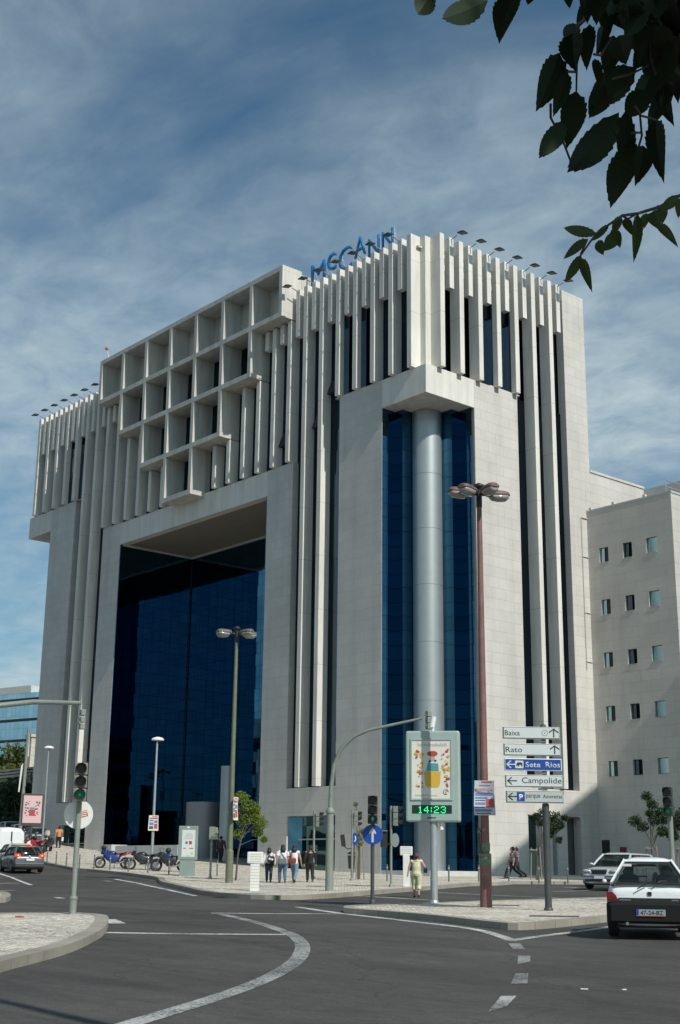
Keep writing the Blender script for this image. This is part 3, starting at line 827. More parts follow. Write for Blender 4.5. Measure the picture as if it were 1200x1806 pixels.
b = B(); b.box(-W + 14.62, -27.5, 6.30, 6.38, 1.0, 5.4)
obj('dark_shopfront', b, mat('smoked_glass', (.012, .014, .016), .08), bld)
b = B(); b.box(-32.05, -30.5, -.35, .9, 1.2, 3.30); b.box(-30.49, -22.9, -.05, .2, 1.2, 3.22)
obj('low_wall', b, M['whitestone'], bld)
# ground floor windows of the left facade
for x0, x1, z0 in ((-11.78, -7.5, 1.6), (-38.6, -34.77, 1.9)):
    b = B(); b.box(x0, x1, .47, .51, z0, 4.74)
    wnd = obj('shop_window', b, M['doorglass'], bld)
    b = B(); b.box(x0, x0 + .08, .30, .46, z0, 4.74); b.box(x0 + .081, x1, .36, .46, 3.4, 3.47); b.box(x0 + .081, x1, .33, .46, z0, z0 + .12)
    obj('window_frame', b, M['greygreen'], wnd)
b = B(); b.prism([(-11.75, .10), (-10.9, .46), (-11.75, .46)], 1.6, 4.7); obj('angled_glass', b, M['glasst'], bld)
# doors on the right facade
b = B(); b.box(-.52, -.47, 7.73, 8.9, ZB, 3.0); obj('side_door', b, mat('pale_green_door', (.20, .30, .27), .35), bld)
b = B(); b.box(-.52, -.48, 7.73, 8.9, 3.01, 4.79); b.box(-.52, -.46, 9.75, 10.15, ZB, 4.79); obj('side_door', b, M['doorglass'], bld)
b = B(); b.box(-1.8, -.6, 11.05, 12.3, ZB, 4.79); obj('side_door', b, mat('grey_door_recess', (.10, .10, .095), .6), bld)
b = B(); b.box(.005, .04, 7.7, 8.93, 4.79, 4.84); b.box(.005, .04, 11.05, 12.1, 4.79, 4.84); obj('door_lintel', b, mat('red_brown_lintel', (.16, .05, .04), .6), bld)
# unseen solid core added to keep daylight out behind the glass
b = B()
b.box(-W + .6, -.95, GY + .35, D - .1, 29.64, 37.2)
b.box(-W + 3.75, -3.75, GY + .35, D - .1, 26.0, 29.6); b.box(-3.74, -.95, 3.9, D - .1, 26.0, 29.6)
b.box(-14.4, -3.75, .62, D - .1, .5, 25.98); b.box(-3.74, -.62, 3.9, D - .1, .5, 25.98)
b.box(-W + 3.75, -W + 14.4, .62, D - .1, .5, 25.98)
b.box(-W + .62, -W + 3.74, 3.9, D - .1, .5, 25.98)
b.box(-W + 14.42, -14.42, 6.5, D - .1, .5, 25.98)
obj('daylight_block', b, M['core'], bld)
# rear and end cladding
b = B(); b.box(-W, -W + .5, 4.0, D, ZB, ZT - .4); b.box(-W + .51, -.56, D - .09, D, ZB, ZT - .4)
obj('rear_wall', b, M['stone'], bld)
# floodlights on the parapet
def floodlight(x, y, nx, ny):
    b = B(); z = 37.85
    p0 = Vector((x, y, z)); d = Vector((nx, ny, 0)); s = Vector((-ny, nx, 0))
    b.tube([p0, p0 + d * .55 + Vector((0, 0, .12))], .035, 6)
    a = obj('floodlight', b, M['galv'], bld)
    b = B(); c = p0 + d * .95 + Vector((0, 0, .10))
    mt = Matrix.Translation(c) @ Matrix((( d.x, s.x, 0, 0), (d.y, s.y, 0, 0), (0, 0, 1, 0), (0, 0, 0, 1))) @ Matrix.Rotation(R(12), 4, 'Y')
    b.boxm(mt, .5, .42, .06); b.boxm(mt @ Matrix.Translation((0, 0, .06)), .3, .26, .08)
    obj('lamp_head', b, M['black'], a)
for k in range(7): floodlight(.3, 1.06 + 1.604 * (k + .5), 1, 0)
for k in range(28):
    cx = -1.06 - PITCH * (k + .5)
    if k < 7 or k > 20: floodlight(cx, -.25, 0, -1)
# small open hopper windows in the slots
for x, z in ((-9.7, 28.3), (-8.35, 30.2), (-13.1, 27.9)):
    b = B(); b.prism([(GY - .01, z), (GY - .35, z), (GY - .01, z + .9)], x - .55, x + .1, 'x'); obj('open_vent', b, M['core'], bld)
# downpipe at the joint with the wing
b = B(); b.tube([(.06, 13.35, 23.0), (.06, 13.35, 13.5)], .022, 6); b.tube([(.06, 13.35, 23.0), (.06, 13.93, 23.0)], .03, 6)
for z in (20.5, 17, 14): b.box(0.0, .06, 13.33, 13.93, z, z + .04)
obj('downpipe', b, M['whitestone'], bld)
# aviation light mast on the roof
b = B(); b.tube([(-35.3, .3, 39.2), (-35.3, -.3, 41.0)], .03, 6); am = obj('roof_antenna', b, M['white'], bld)
obj('beacon', B().ball((-35.3, -.35, 41.2), .14), mat('beacon_red', (.5, .12, .1), .5), am)

# roof sign
sg = thing('roof_sign', 'tall blue rooftop letters reading McCANN on a thin white frame', 'sign', (0, 0, 0))
ZL = 38.55
def letter(ch, x, h, wd, zb_=ZL, off=-.004):
    bm = text_bm(ch, width=wd, height=h, depth=.10, bold=off)
    bmesh.ops.translate(bm, vec=(x, .9, zb_), verts=bm.verts[:])
    obj('letter', bm, M['letterblue'], sg)
ZL = 39.02
letter('M', -11.48, 1.52, 1.40)
letter('c', -9.85, 1.22, .86, ZL)
letter('C', -8.72, 1.62, 1.26)
letter('A', -7.2, 1.36, 1.06, ZL)
letter('N', -5.88, 1.32, .98)
letter('N', -4.62, 1.32, .98)
b = B()
for z in (38.5, 39.9): b.tube([(-11.5, 1.0, z), (-3.5, 1.0, z)], .013, 5)
for x in (-11.3, -9.95, -8.6, -7.2, -6.0, -4.8, -3.7): b.tube([(x, 1.05, 37.7), (x, 1.05, 40.0)], .014, 5); b.tube([(x, 1.05, 39.6), (x, 2.0, 37.7)], .014, 5)
obj('sign_frame', b, M['white'], sg)

# ---------------------------------------------------------------- wing at the right
wing = thing('stone_wing', 'lower grey stone wing with rows of small square windows at the right', 'building', (0, 0, 0))
wins = []
WX = [(0.86, 1.54), (2.63, 3.30), (4.34, 5.08)]; WZ = [(20.04, 20.97), (16.80, 17.74), (13.61, 14.5), (10.4, 11.3), (7.20, 8.09)]
b = B()
Y0 = 13.95
# wall strips round the windows
zz = [ZB] + [v for a in reversed(WZ) for v in a] + [23.4]
for i in range(0, len(zz), 2): b.box(.002, 6.25, Y0, Y0 + .4, zz[i], zz[i + 1])
for z0, z1 in WZ:
    e = .002
    for x0, x1 in WX + [(6.25, 6.25)]:
        b.box(e, x0, Y0, Y0 + .4, z0, z1); e = x1
b.box(5.85, 6.248, Y0 + .4, 45, ZB, 23.38)
obj('wall', b, M['stone2'], wing)
for z0, z1 in WZ:
    for i, (x0, x1) in enumerate(WX):
        f = obj('window', B().box(x0 + .004, x1 - .004, Y0 + .16, Y0 + .2, z0 + .004, z1 - .004), M['black'], wing)
        if i == 2: p = B().box(x0 + .03, x1 - .03, Y0 + .13, Y0 + .155, z0 + .03, z1 - .03)
        elif i == 0: p = B().box(x0 + .03, x0 + .3, Y0 + .13, Y0 + .155, z0 + .03, z1 - .03)
        else: p = B().box(x0 + .05, x1 - .05, Y0 + .14, Y0 + .158, z0 + .05, z1 - .05)
        obj('sill', B().box(x0 - .02, x1 + .02, Y0 - .03, Y0 + .15, z0 - .045, z0 - .001), M['whitestone'], f)
        obj('pane', p, M['bluepane'] if 'bluepane' in M and i != 1 else M['glassd'], f)
b = B(); b.box(.004, 6.29, Y0 - .02, Y0 + .43, 23.4, 23.52); b.box(5.82, 6.29, Y0 + .43, 45, 23.4, 23.52)
for x in (.15, 1.9, 4.2): b.box(x, x + .18, Y0 + .05, Y0 + .25, 23.52, 23.7)
obj('coping', b, M['whitestone'], wing)
b = B()
for z in (23.9, 24.3): b.tube([(5.8, Y0 + .2, z), (5.8, 40, z)], .03, 6)
for k in range(12): b.tube([(5.8, Y0 + .2 + k * 2, 23.5), (5.8, Y0 + .2 + k * 2, 24.3)], .025, 6)
obj('handrail', b, M['galv'], wing)
b = B(); b.box(-6, 0, D + .01, 20, ZB, 26.15); b.box(-.05, .06, D + .01, 20, 26.15, 26.3)
obj('wing_wall', b, M['stone'], wing)
b = B(); b.box(-2.14, 5.4, 20.01, 44, ZB, 26.1)
obj('roof_block', b, M['whitestone'], wing)
b = B(); b.box(.18, .72, Y0 - .04, Y0 - .002, ZB, 3.6); obj('service_door', b, M['black'], wing)
b = B(); b.box(1.45, 1.9, Y0 - .04, Y0 - .002, 2.75, 3.2); obj('red_plate', b, mat('dull_red_plate', (.17, .03, .035), .6), wing)

# ---------------------------------------------------------------- off-frame neighbours that cast shade and reflect in the glass
def block(name, label, poly, h, z0, m, wm, seed=1):
    o = thing(name, label, 'building')
    b = B().prism(poly, z0, h); obj('wall', b, m, o)
    w_ = B(); n = len(poly)
    for i in range(n):
        p = Vector(poly[i]); q = Vector(poly[(i + 1) % n]); d = q - p; L = d.length; d.normalize()
        nrm = Vector((d.y, -d.x))
        cen = sum((Vector(v) for v in poly), Vector((0, 0))) / n
        if nrm.dot((p + q) / 2 - cen) < 0: nrm = -nrm
        z = z0 + 1.2
        while z < h - 2.2:
            a = p + d * .8 + nrm * .02; c = q - d * .8 + nrm * .02
            w_.face([(a.x, a.y, z), (c.x, c.y, z), (c.x, c.y, z + 1.7), (a.x, a.y, z + 1.7)])
            z += 3.3
    obj('window_band', w_, wm, o)
    return o
block('shade_block', 'tall pale block out of view to the right, added to shade the right facade', [(40.5, 1.0), (34.0, 13.2), (48.0, 20.7), (54.5, 8.5)], 39.3, 0, M['whitestone'], M['glassd'])  # added unseen block, roofline set so its shadow crosses the right facade
block('apartment_house', 'low apartment house behind the camera side of the avenue', [(-62, -58), (-30, -66), (-34, -82), (-66, -74)], 19, 0, M['fardark'], M['glassd'])
block('apartment_house', 'second apartment house facing the portal from across the avenue', [(-112, -44), (-76, -54), (-80, -70), (-116, -60)], 22, 0, M['whitestone'], M['glassd'])

# ================================================================ street furniture
M['fadered'] = mat('faded_print_red', (.42, .09, .10), .7)
M['fadeblue'] = mat('faded_print_blue', (.13, .20, .40), .7)
def gp(p, ph=KH): return (p[0], p[1], g(p[0], p[1]) + ph)
def place(name, label, cat, p, ph=KH, rz=None, group=None):
    return thing(name, label, cat, gp(p, ph), facing(p) if rz is None else rz, group)
VD = lambda p: (Vector((p[0], p[1])) - Vector((CAM.x, CAM.y))).length

# ---- signal heads. local: pole axis at origin, lens face towards -Y
def signal_head(root, z, mtx=None, housing=None, n=3, lit=2, s=1.0, visor=True, plate=False, arrow=False, lit_on=True):
    housing = housing or M['grpole']; mtx = mtx or Matrix.Identity(4)
    h = .30 * s
    def tf(bb): bmesh.ops.transform(bb.bm, matrix=mtx, verts=bb.bm.verts[:]); return bb
    b = B()
    for i in range(n): b.box(-.15 * s, .15 * s, -.34 * s, -.12 * s, z + i * h + .008, z + (i + 1) * h - .008)
    b.box(-.04, .04, -.12 * s, -.03, z + .1, z + .16); b.box(-.04, .04, -.12 * s, -.03, z + n * h - .2, z + n * h - .14)
    hd = obj('signal_housing', tf(b), housing, root, bev=.02)
    for i in range(n):
        zc = z + (n - 1 - i + .5) * h
        lb = B(); lb.disc((0, zc), .105 * s, -.35 * s, -.343 * s, 20)
        m_ = M['greenfull'] if (i == lit and not arrow and lit_on) else M['glassoff']
        lens = obj('signal_lens', tf(lb), m_, hd)
        if i == lit and not arrow and lit_on:
            gl = B(); gl.disc((0, zc), .028 * s, -.352 * s, -.351 * s, 12); obj('glow_spot', tf(gl), M['greenlamp'], hd)
        if i == lit and arrow:
            a = B(); a.prism([(-.02, zc - .06), (.02, zc - .06), (.02, zc + .01), (.055, zc + .01), (0, zc + .075), (-.055, zc + .01), (-.02, zc + .01)], -.356 * s, -.352 * s, 'y')
            obj('signal_arrow', tf(a), M['greenlamp'], hd)
        if visor:
            v = B(); r = .125 * s; ring = []
            y0, y1 = -.34 * s, -.56 * s
            for k in range(15):
                a = R(-25 + 230 * k / 14); c, s_ = math.cos(a), math.sin(a)
                ring.append(((r * c, y0, zc + r * s_), (r * c, y1 + (.07 * s if s_ < .1 else 0), zc + r * s_)))
            for (p, q), (p2, q2) in zip(ring, ring[1:]):
                v.face([p, q, q2, p2])
            vo = obj('signal_visor', tf(v), M['black'] if lit_on and not plate else housing, hd); sm = vo.modifiers.new('thick', 'SOLIDIFY'); sm.thickness = .008
    return hd
def rot(a): return Matrix.Rotation(a, 4, 'Z')

# foreground left signal with a round plate behind
p = (22.874, -33.691)
t = place('traffic_light', 'green traffic signal on a slim pole at the left island tip, round white plate behind', 'traffic light', p)
t.scale = (.97, .97, .964)
b = B(); b.tube([(0, 0, -.1), (0, 0, .35)], .085, 12); b.tube([(0, 0, .35), (0, 0, 2.6)], .062, 12); b.tube([(0, 0, 2.6), (0, 0, 3.35)], .05, 12)
b.lathe([(.095, .32), (.1, .36), (.08, .40)], n=14)
obj('pole', b, M['grpole'], t)
signal_head(t, 2.52, housing=mat('old_signal_green', (.20, .20, .16), .6, var=.15), s=1.0)
b = B(); b.disc((.0, 2.24), .335, .10, .115, 36); pl = obj('round_plate', b, M['offwhite'], t)
b = B(); b.boxm(Matrix.Translation((.12, .095, 2.26)) @ Matrix.Rotation(R(-14), 4, 'Y'), .17, .008, .14); obj('sticker', b, M['signred'], pl)
b = B()
for k in range(3): b.boxm(Matrix.Translation((.12, .088, 2.215 + .045 * k)) @ Matrix.Rotation(R(-14), 4, 'Y'), .14, .008, .022)
obj('sticker_print', b, M['poster'], pl)

# overhead arm reaching in from the left with a signal seen edge on
p = (26.651, -38.973)
t = place('signal_mast', 'long horizontal signal arm reaching in from the left above the island', 'signal mast', p, rz=0)
e = Vector((27.235, -36.297, 4.679)) - Vector(gp(p)); mid = Vector((26.631, -36.983, 4.691)) - Vector(gp(p)); st_ = Vector((25.892, -38.025, 4.531)) - Vector(gp(p))
b = B(); b.tube([(0, 0, -.1), (0, 0, e.z - 1.2), (st_.x * .25, st_.y * .25, e.z - .45), (st_.x, st_.y, st_.z), mid, e], [.12, .10, .09, .06, .05, .04], 10)
obj('mast_arm', b, M['grpole'], t)
mt = Matrix.Translation(Vector((e.x, e.y, e.z - .3)) + Vector((-.1, 0, 0))) @ rot(facing(p) + R(100))
hd = signal_head(t, -.2, mt, s=.44, visor=False, lit_on=False)
# curved mast in the middle
p = (12.964, -17.765)
t = place('signal_mast', 'curved grey green mast arching right over the side street, signal at its tip', 'signal mast', p, rz=0)
pts = [Vector(q) - Vector(gp(p)) for q in [(12.998, -17.761, 3.726), (13.005, -17.754, 4.525), (13.065, -17.683, 5.333), (13.311, -17.551, 5.937), (13.682, -17.279, 6.360), (14.098, -16.962, 6.579), (14.727, -16.424, 6.759), (15.579, -15.678, 6.999)]]
top = pts[0].z
b = B(); b.tube([(0, 0, -.1), (0, 0, top)], [.15, .13], 14); b.lathe([(.16, top - .08), (.165, top), (.09, top + .12)], n=14)
b.tube([(0, 0, top)] + [(q.x - pts[0].x * (1 if q.z < pts[1].z else .6), q.y - pts[0].y, q.z) for q in pts[1:]], [.085, .08, .078, .075, .07, .062, .055, .045], 10)
obj('mast_pole', b, M['grpole'], t)
e = pts[-1]
mt = Matrix.Translation((e.x + .1, e.y, e.z - .35)) @ rot(facing(p) + R(112))
signal_head(t, -.05, mt, s=.75, visor=False, lit_on=False)

# signal over blue arrow disc
p = (22.374, -24.245)
t = place('traffic_light', 'traffic signal with green arrow above a round blue ahead only sign', 'traffic light', p)
t.scale = (.95, .95, .885)
b = B(); b.tube([(0, 0, -.1), (0, 0, 2.9)], .055, 12); b.lathe([(.08, 0), (.08, .1), (.06, .14)], n=12)
obj('pole', b, M['dkpole'], t)
signal_head(t, 2.38, housing=mat('dark_signal_housing', (.035, .036, .034), .6), s=.96, arrow=True)
b = B(); b.disc((0, 2.07), .30, -.08, -.06, 36); ds = obj('blue_disc', b, M['signblue'], t)
b = B(); b.prism([(-.032, 1.84), (.032, 1.84), (.032, 2.12), (.1, 2.08), (.1, 2.14), (0, 2.29), (-.1, 2.14), (-.1, 2.08), (-.032, 2.12)], -.088, -.082, 'y')
obj('arrow', b, mat('sign_grey_white', (.5, .52, .52), .4), ds)

# signals in the corner paving
def small_signal(label, px, s, rz_off, hz_, extra=None, h=3.1, m=None):
    p = px; t = place('traffic_light', label, 'traffic light', p)
    b = B(); b.tube([(0, 0, -.1), (0, 0, h)], .05, 10); b.lathe([(.09, 0), (.09, .06), (.055, .12)], n=12)
    obj('pole', b, M['grpole'], t)
    signal_head(t, hz_, rot(R(rz_off)), s=s)
    return t
small_signal('grey green three lamp signal seen from the side behind the woman in black', (0.522, -8.155), .78, 75, 2.35)
t = small_signal('signal with a blue disc and a tilted pedestrian lamp beside the sapling trunks', (3.661, -8.504), .78, 80, 2.35)
b = B(); b.disc((.12, 1.82), .28, -.04, -.02, 28, sx=.55); dd = obj('blue_disc', b, M['signblue'], t)
b = B(); b.tube([(.1, -.05, 1.7), (.15, -.05, 1.8), (.13, -.05, 1.95)], .03, 6); obj('disc_mark', b, M['offwhite'], dd)
b = B(); b.boxm(Matrix.Translation((-.42, -.08, 1.75)) @ Matrix.Rotation(R(-8), 4, 'Y'), .2, .16, .52); b.tube([(-.38, -.05, 1.5), (-.2, 0, 1.38), (0, 0, 1.4)], .025, 6); obj('pedestrian_lamp', b, M['black'], t)
t = small_signal('signal in front of the corner glass with a pedestrian lamp on its left', (10.602, -12.570), .86, 78, 2.32)
b = B(); b.box(-.42, -.14, -.22, -.02, 1.5, 1.82); b.box(-.42, -.14, -.22, -.02, 1.84, 2.1); b.box(-.15, 0, -.1, -.05, 1.6, 1.65); pm = obj('pedestrian_lamp', b, M['black'], t)
b = B(); b.box(-.45, -.42, -.30, -.02, 1.48, 2.14); b.box(-.42, -.14, -.30, -.02, 2.11, 2.14); obj('lamp_hood', b, M['grpole'], pm)
b = B(); b.disc((.16, 1.78), .27, .03, .05, 28, sx=.6); obj('round_plate', b, mat('plate_back', (.22, .26, .25), .5), t)
# short pedestrian signal left of the sapling
p = (-0.441, -13.394)
t = place('pedestrian_signal', 'short pedestrian signal with boxy grey head between the advert panel and the olive lamp post', 'traffic light', p)
b = B(); b.tube([(0, 0, -.1), (0, 0, 1.95)], .05, 10); b.lathe([(.1, 0), (.1, .05), (.055, .1)], n=12); obj('pole', b, M['grpole'], t)
b = B(); b.box(-.12, .16, -.16, .12, 1.72, 2.28); b.prism([(.16, 1.98), (.30, 1.98), (.27, 2.24), (.16, 2.27)], -.14, .1, 'y'); b.prism([(.16, 1.72), (.30, 1.72), (.27, 1.93), (.16, 1.95)], -.14, .1, 'y')
obj('signal_housing', b, M['grpole'], t, bev=.015)
# right edge signal
p = (24.196, -13.093)
p = (CAM.x + (p[0] - CAM.x) * 41 / VD(p), CAM.y + (p[1] - CAM.y) * 41 / VD(p))
t = place('traffic_light', 'green traffic signal on a pale pole behind the white hatchback at the right edge', 'traffic light', p, ph=0)
b = B(); b.tube([(0, 0, -.1), (0, 0, 2.9)], .075, 12); obj('pole', b, M['grpole'], t)
hb = 2.55
signal_head(t, hb, rot(R(-8)), housing=mat('dark_green_signal_housing', (.05, .06, .055), .6), s=.96)

# ---- tall four headed lamps
def tall_lamp(name, label, p, h, m, nz, ph=KH, hm=None, group='tall four headed street lamps'):
    t = place(name, label, 'street lamp', p, ph, group=group)
    b = B(); b.tube([(0, 0, -.1), (0, 0, 1.25)], [.16, .15], 16); b.lathe([(.152, 1.2), (.16, 1.26), (.12, 1.34)], n=16)
    b.tube([(0, 0, 1.3), (0, 0, h)], [.115, .07], 14)
    obj('pole', b, m, t)
    b = B(); b.tube([(0, 0, h - .35), (0, 0, h + .22)], .085, 12); b.lathe([(.12, h + .2), (.16, h + .24), (.16, h + .3), (.05, h + .36)], n=14)
    for k in range(3): b.box(-.16, .16, -.03, .03, h + .05 * k + .02, h + .05 * k + .035)
    obj('bracket_hub', b, M['black'], t)
    for (a, tilt, L) in nz:
        mt = rot(a) @ Matrix.Rotation(-tilt, 4, 'Y')
        zc = h + .02
        b = B(); b.tube([(0, 0, 0), (.35, 0, 0)], .035, 8)
        arm = obj('lamp_arm', b, M['black'], t); arm.matrix_parent_inverse = Matrix.Identity(4)
        arm.scale = (.88, .95, .95); arm.location = (0, 0, zc); arm.rotation_euler = mt.to_euler()
        b = B()   # housing: long box with round nose
        rings = []
        for x, wd, ht in ((.30, .13, .10), (.34, .17, .15), (.62, .19, .16), (.85, .20, .15), (.98, .17, .12), (1.04, .09, .07)):
            rings.append([(x, wd * math.cos(q), max(-.02, ht * math.sin(q))) for q in [2 * math.pi * k / 14 for k in range(14)]])
        b.loft(rings); obj('lamp_housing', b, hm or m, arm)
        b = B(); rings = []
        for x, wd, ht in ((.38, .12, .08), (.46, .17, .15), (.7, .185, .18), (.9, .18, .16), (1.0, .12, .09)):
            rings.append([(x, wd * math.cos(q), min(-.025, ht * math.sin(q) - .02)) for q in [2 * math.pi * k / 14 for k in range(14)]])
        b.loft(rings); obj('lamp_bowl', b, M['lampglass'], arm)
    return t
redh = mat('faded_red_housing', (.17, .085, .08), .55, var=.3, vscale=6)
NZ = lambda off: [(R(off + d), R(4), 1) for d in (0, 95, 185, 265)]
p = (25.325, -22.919)
t1 = tall_lamp('street_lamp', 'tall faded red lamp post with clustered glass lamp bowls, poster and stickers on its shaft', p, 11.15, M['redpole'], [(R(22), R(3), 1), (R(200), R(3), 1), (R(238), R(2), 1), (R(300), R(2), 1)], hm=redh, group=None)
p0 = p
# poster wired to the red post
def poster(name, label, root, pos, w_, h_, kind, rz=0.0, curl=.05):
    b = B(); nx = 8
    vs = []
    for j in range(7):
        row = []
        for i in range(nx + 1):
            u = i / nx - .5; v = j / 6 - .5
            y = -curl * (4 * u * u) + curl * .5 * math.sin(v * 5 + 1); x = u * w_ * (1 - .04 * math.sin(v * 3))
            row.append(b.bm.verts.new((x + .03 * v * v, y, v * h_)))
        vs.append(row)
    for j in range(6):
        for i in range(nx): b.bm.faces.new((vs[j][i], vs[j][i + 1], vs[j + 1][i + 1], vs[j + 1][i]))
    o = obj(name, b, M['poster'] if kind != 'big' else mat('thin_poster_paper', (.50, .52, .57), .7), None); o.location = pos; o.rotation_euler = (0, 0, rz)
    sm = o.modifiers.new('thick', 'SOLIDIFY'); sm.thickness = .004
    tag(o, label, 'poster')
    def bar(mm, x0, x1, z0, z1, nm='print_block'):
        bb = B(); n = 6
        for i in range(n):
            xa = x0 + (x1 - x0) * i / n; xb_ = x0 + (x1 - x0) * (i + 1) / n
            def yy(x, z): u = x / w_; v = z / h_; return -curl * (4 * u * u) + curl * .5 * math.sin(v * 5 + 1) - .008
            bb.face([(xa, yy(xa, z0), z0), (xb_, yy(xb_, z0), z0), (xb_, yy(xb_, z1), z1), (xa, yy(xa, z1), z1)])
        return obj(nm, bb, mm, o)
    W_, H_ = w_ / 2, h_ / 2
    if kind == 'big':
        bar(M['fadered'], -.3 * W_, .75 * W_, .86 * H_, .95 * H_)
        bar(M['fadeblue'], -.5 * W_, .6 * W_, .68 * H_, .74 * H_)
        tx = text('headline', 'MANIFESTA\u00c7\u00c3O', M['fadered'], o, 0, -.045, .36 * H_, width=w_ * .88, height=h_ * .11, align='CENTER', bold=.02)
        bar(M['fadeblue'], -.9 * W_, .92 * W_, .12 * H_, .30 * H_); bar(M['fadeblue'], -.9 * W_, .3 * W_, -.06 * H_, .06 * H_)
        bar(M['printdark'], -.9 * W_, .1 * W_, -.18 * H_, -.12 * H_); bar(M['fadered'], .15 * W_, .95 * W_, -.55 * H_, -.05 * H_)
        bar(M['fadeblue'], -.9 * W_, .1 * W_, -.40 * H_, -.26 * H_); bar(M['printdark'], -.9 * W_, .05 * W_, -.56 * H_, -.5 * H_)
        bar(M['fadeblue'], -.9 * W_, .7 * W_, -.78 * H_, -.66 * H_); bar(M['printdark'], -.8 * W_, .6 * W_, -.92 * H_, -.87 * H_)
    else:
        bar(M['fadered'], -.3 * W_, .8 * W_, .80 * H_, .88 * H_); bar(M['fadered'], -.8 * W_, .85 * W_, .52 * H_, .70 * H_)
        bar(M['fadeblue'], -.85 * W_, .0, .2 * H_, .42 * H_); bar(M['fadeblue'], .15 * W_, .85 * W_, .0, .35 * H_)
        bar(M['fadeblue'], -.85 * W_, .05 * W_, -.3 * H_, .08 * H_); bar(M['fadered'], .15 * W_, .85 * W_, -.75 * H_, -.1 * H_)
        bar(M['printdark'], -.85 * W_, .0, -.8 * H_, -.4 * H_)
    return o
def on_pole(p, z, r, ph=KH):
    d = (Vector((CAM.x, CAM.y)) - Vector(p[:2])).normalized()
    return (p[0] + d.x * r, p[1] + d.y * r, g(p[0], p[1]) + ph + z)
poster('wall_poster', 'large curling demonstration poster in red and blue tied to the faded red lamp post', None, on_pole(p0, 2.77, .24), .54, .90, 'big', facing(p0), .06)
# stickers and a small box on the red post
b = B()
for z, h_, m_ in ((1.42, .2, 0), (1.05, .3, 0)): b.tube([(0, 0, z), (0, 0, z + h_)], .158 if z < 1.2 else .128, 14)
obj('sticker', b, mat('green_sticker_band', (.12, .17, .12), .6, var=.3, vscale=10), t1)
b = B(); b.box(-.2, -.12, -.08, .08, 1.35, 2.0); b.box(-.2, -.02, -.03, .03, 1.9, 1.94); b.box(-.2, -.02, -.03, .03, 1.42, 1.46); obj('junction_box', b, M['dkpole'], t1)

p = (4.042, -15.630)
po = p
tall_lamp('street_lamp', 'tall olive green lamp post with four glass lamp bowls in front of the portal', p, 10.4, M['olive'], [(R(20), R(3), 1), (R(175), R(3), 1), (R(200), R(3), 1), (R(318), R(2), 1)], hm=mat('weathered_lamp_housing', (.13, .12, .10), .55, var=.3, vscale=6), group=None)
poster('wall_poster', 'narrow poster seen edge on strapped to the olive lamp post', None, tuple(a + b_ for a, b_ in zip(on_pole(p, 3.0, .1), (.12, .10, 0))), .42, .95, 'small', facing(p) + R(62), .03)
# lamp outside the frame whose shadow crosses the lower left corner
tall_lamp('street_lamp', 'tall lamp post out of view at the right whose shadow falls on the near asphalt', (48.0, -43.12), 14.5, M['olive'], NZ(20), ph=0)

# ---- slim single lamps
def slim_lamp(label, p, h, out_, lz=0, r=.085):
    t = place('street_lamp', label, 'street lamp', p)
    b = B(); b.tube([(0, 0, -.1), (0, 0, h)], [r, r * .62], 12); b.lathe([(.14, 0), (.14, .05), (.09, .1)], n=12); obj('pole', b, M['galv'], t)
    b = B(); rings = []
    for x, wd, ht in ((-.32, .06, .03), (-.24, .16, .10), (-.05, .21, .16), (.15, .21, .15), (.30, .14, .09), (.36, .05, .03)):
        rings.append([(x * out_, wd * math.cos(q), h + max(-.04, ht * math.sin(q))) for q in [2 * math.pi * k / 16 for k in range(16)]])
    b.loft(rings); obj('lamp_head', b, M['white'], t)
    b = B(); b.box(-.18, .18, -.12, .12, h - .07, h - .042); obj('lamp_glass', b, M['lampglass'], t)
    return t
p1 = (-11.555, -9.340)
slim_lamp('slim grey lamp post with small white head among the parked motorcycles', p1, 6.85, 1)
poster('wall_poster', 'small red and blue poster on the slim lamp post by the motorcycles', None, on_pole(p1, 2.42, .12), .52, .80, 'small', facing(p1), .02)
p1 = (-33.796, -3.832)
slim_lamp('slim grey lamp post with white head near the left edge of the building', p1, 6.9, 1, r=.075)

# far left leaning pole with a white banner
p = (-36.814, -4.012)
t = place('utility_pole', 'weathered utility pole with a strip of white banner near the left edge', 'pole', p, 0)
b = B(); b.tube([(0, 0, -.1), (.1, 0, 8.3)], [.14, .10], 10); obj('pole', b, M['grpole'], t)
b = B()
b.prism([(-.32, 3.9), (-.22, 3.9), (-.10, 5.9), (-.24, 5.7)], -.03, 0, 'y')
b.prism([(.12, 6.4), (.24, 6.4), (.2, 8.0), (.12, 8.0)], -.03, 0, 'y')
obj('banner', b, M['offwhite'], t)

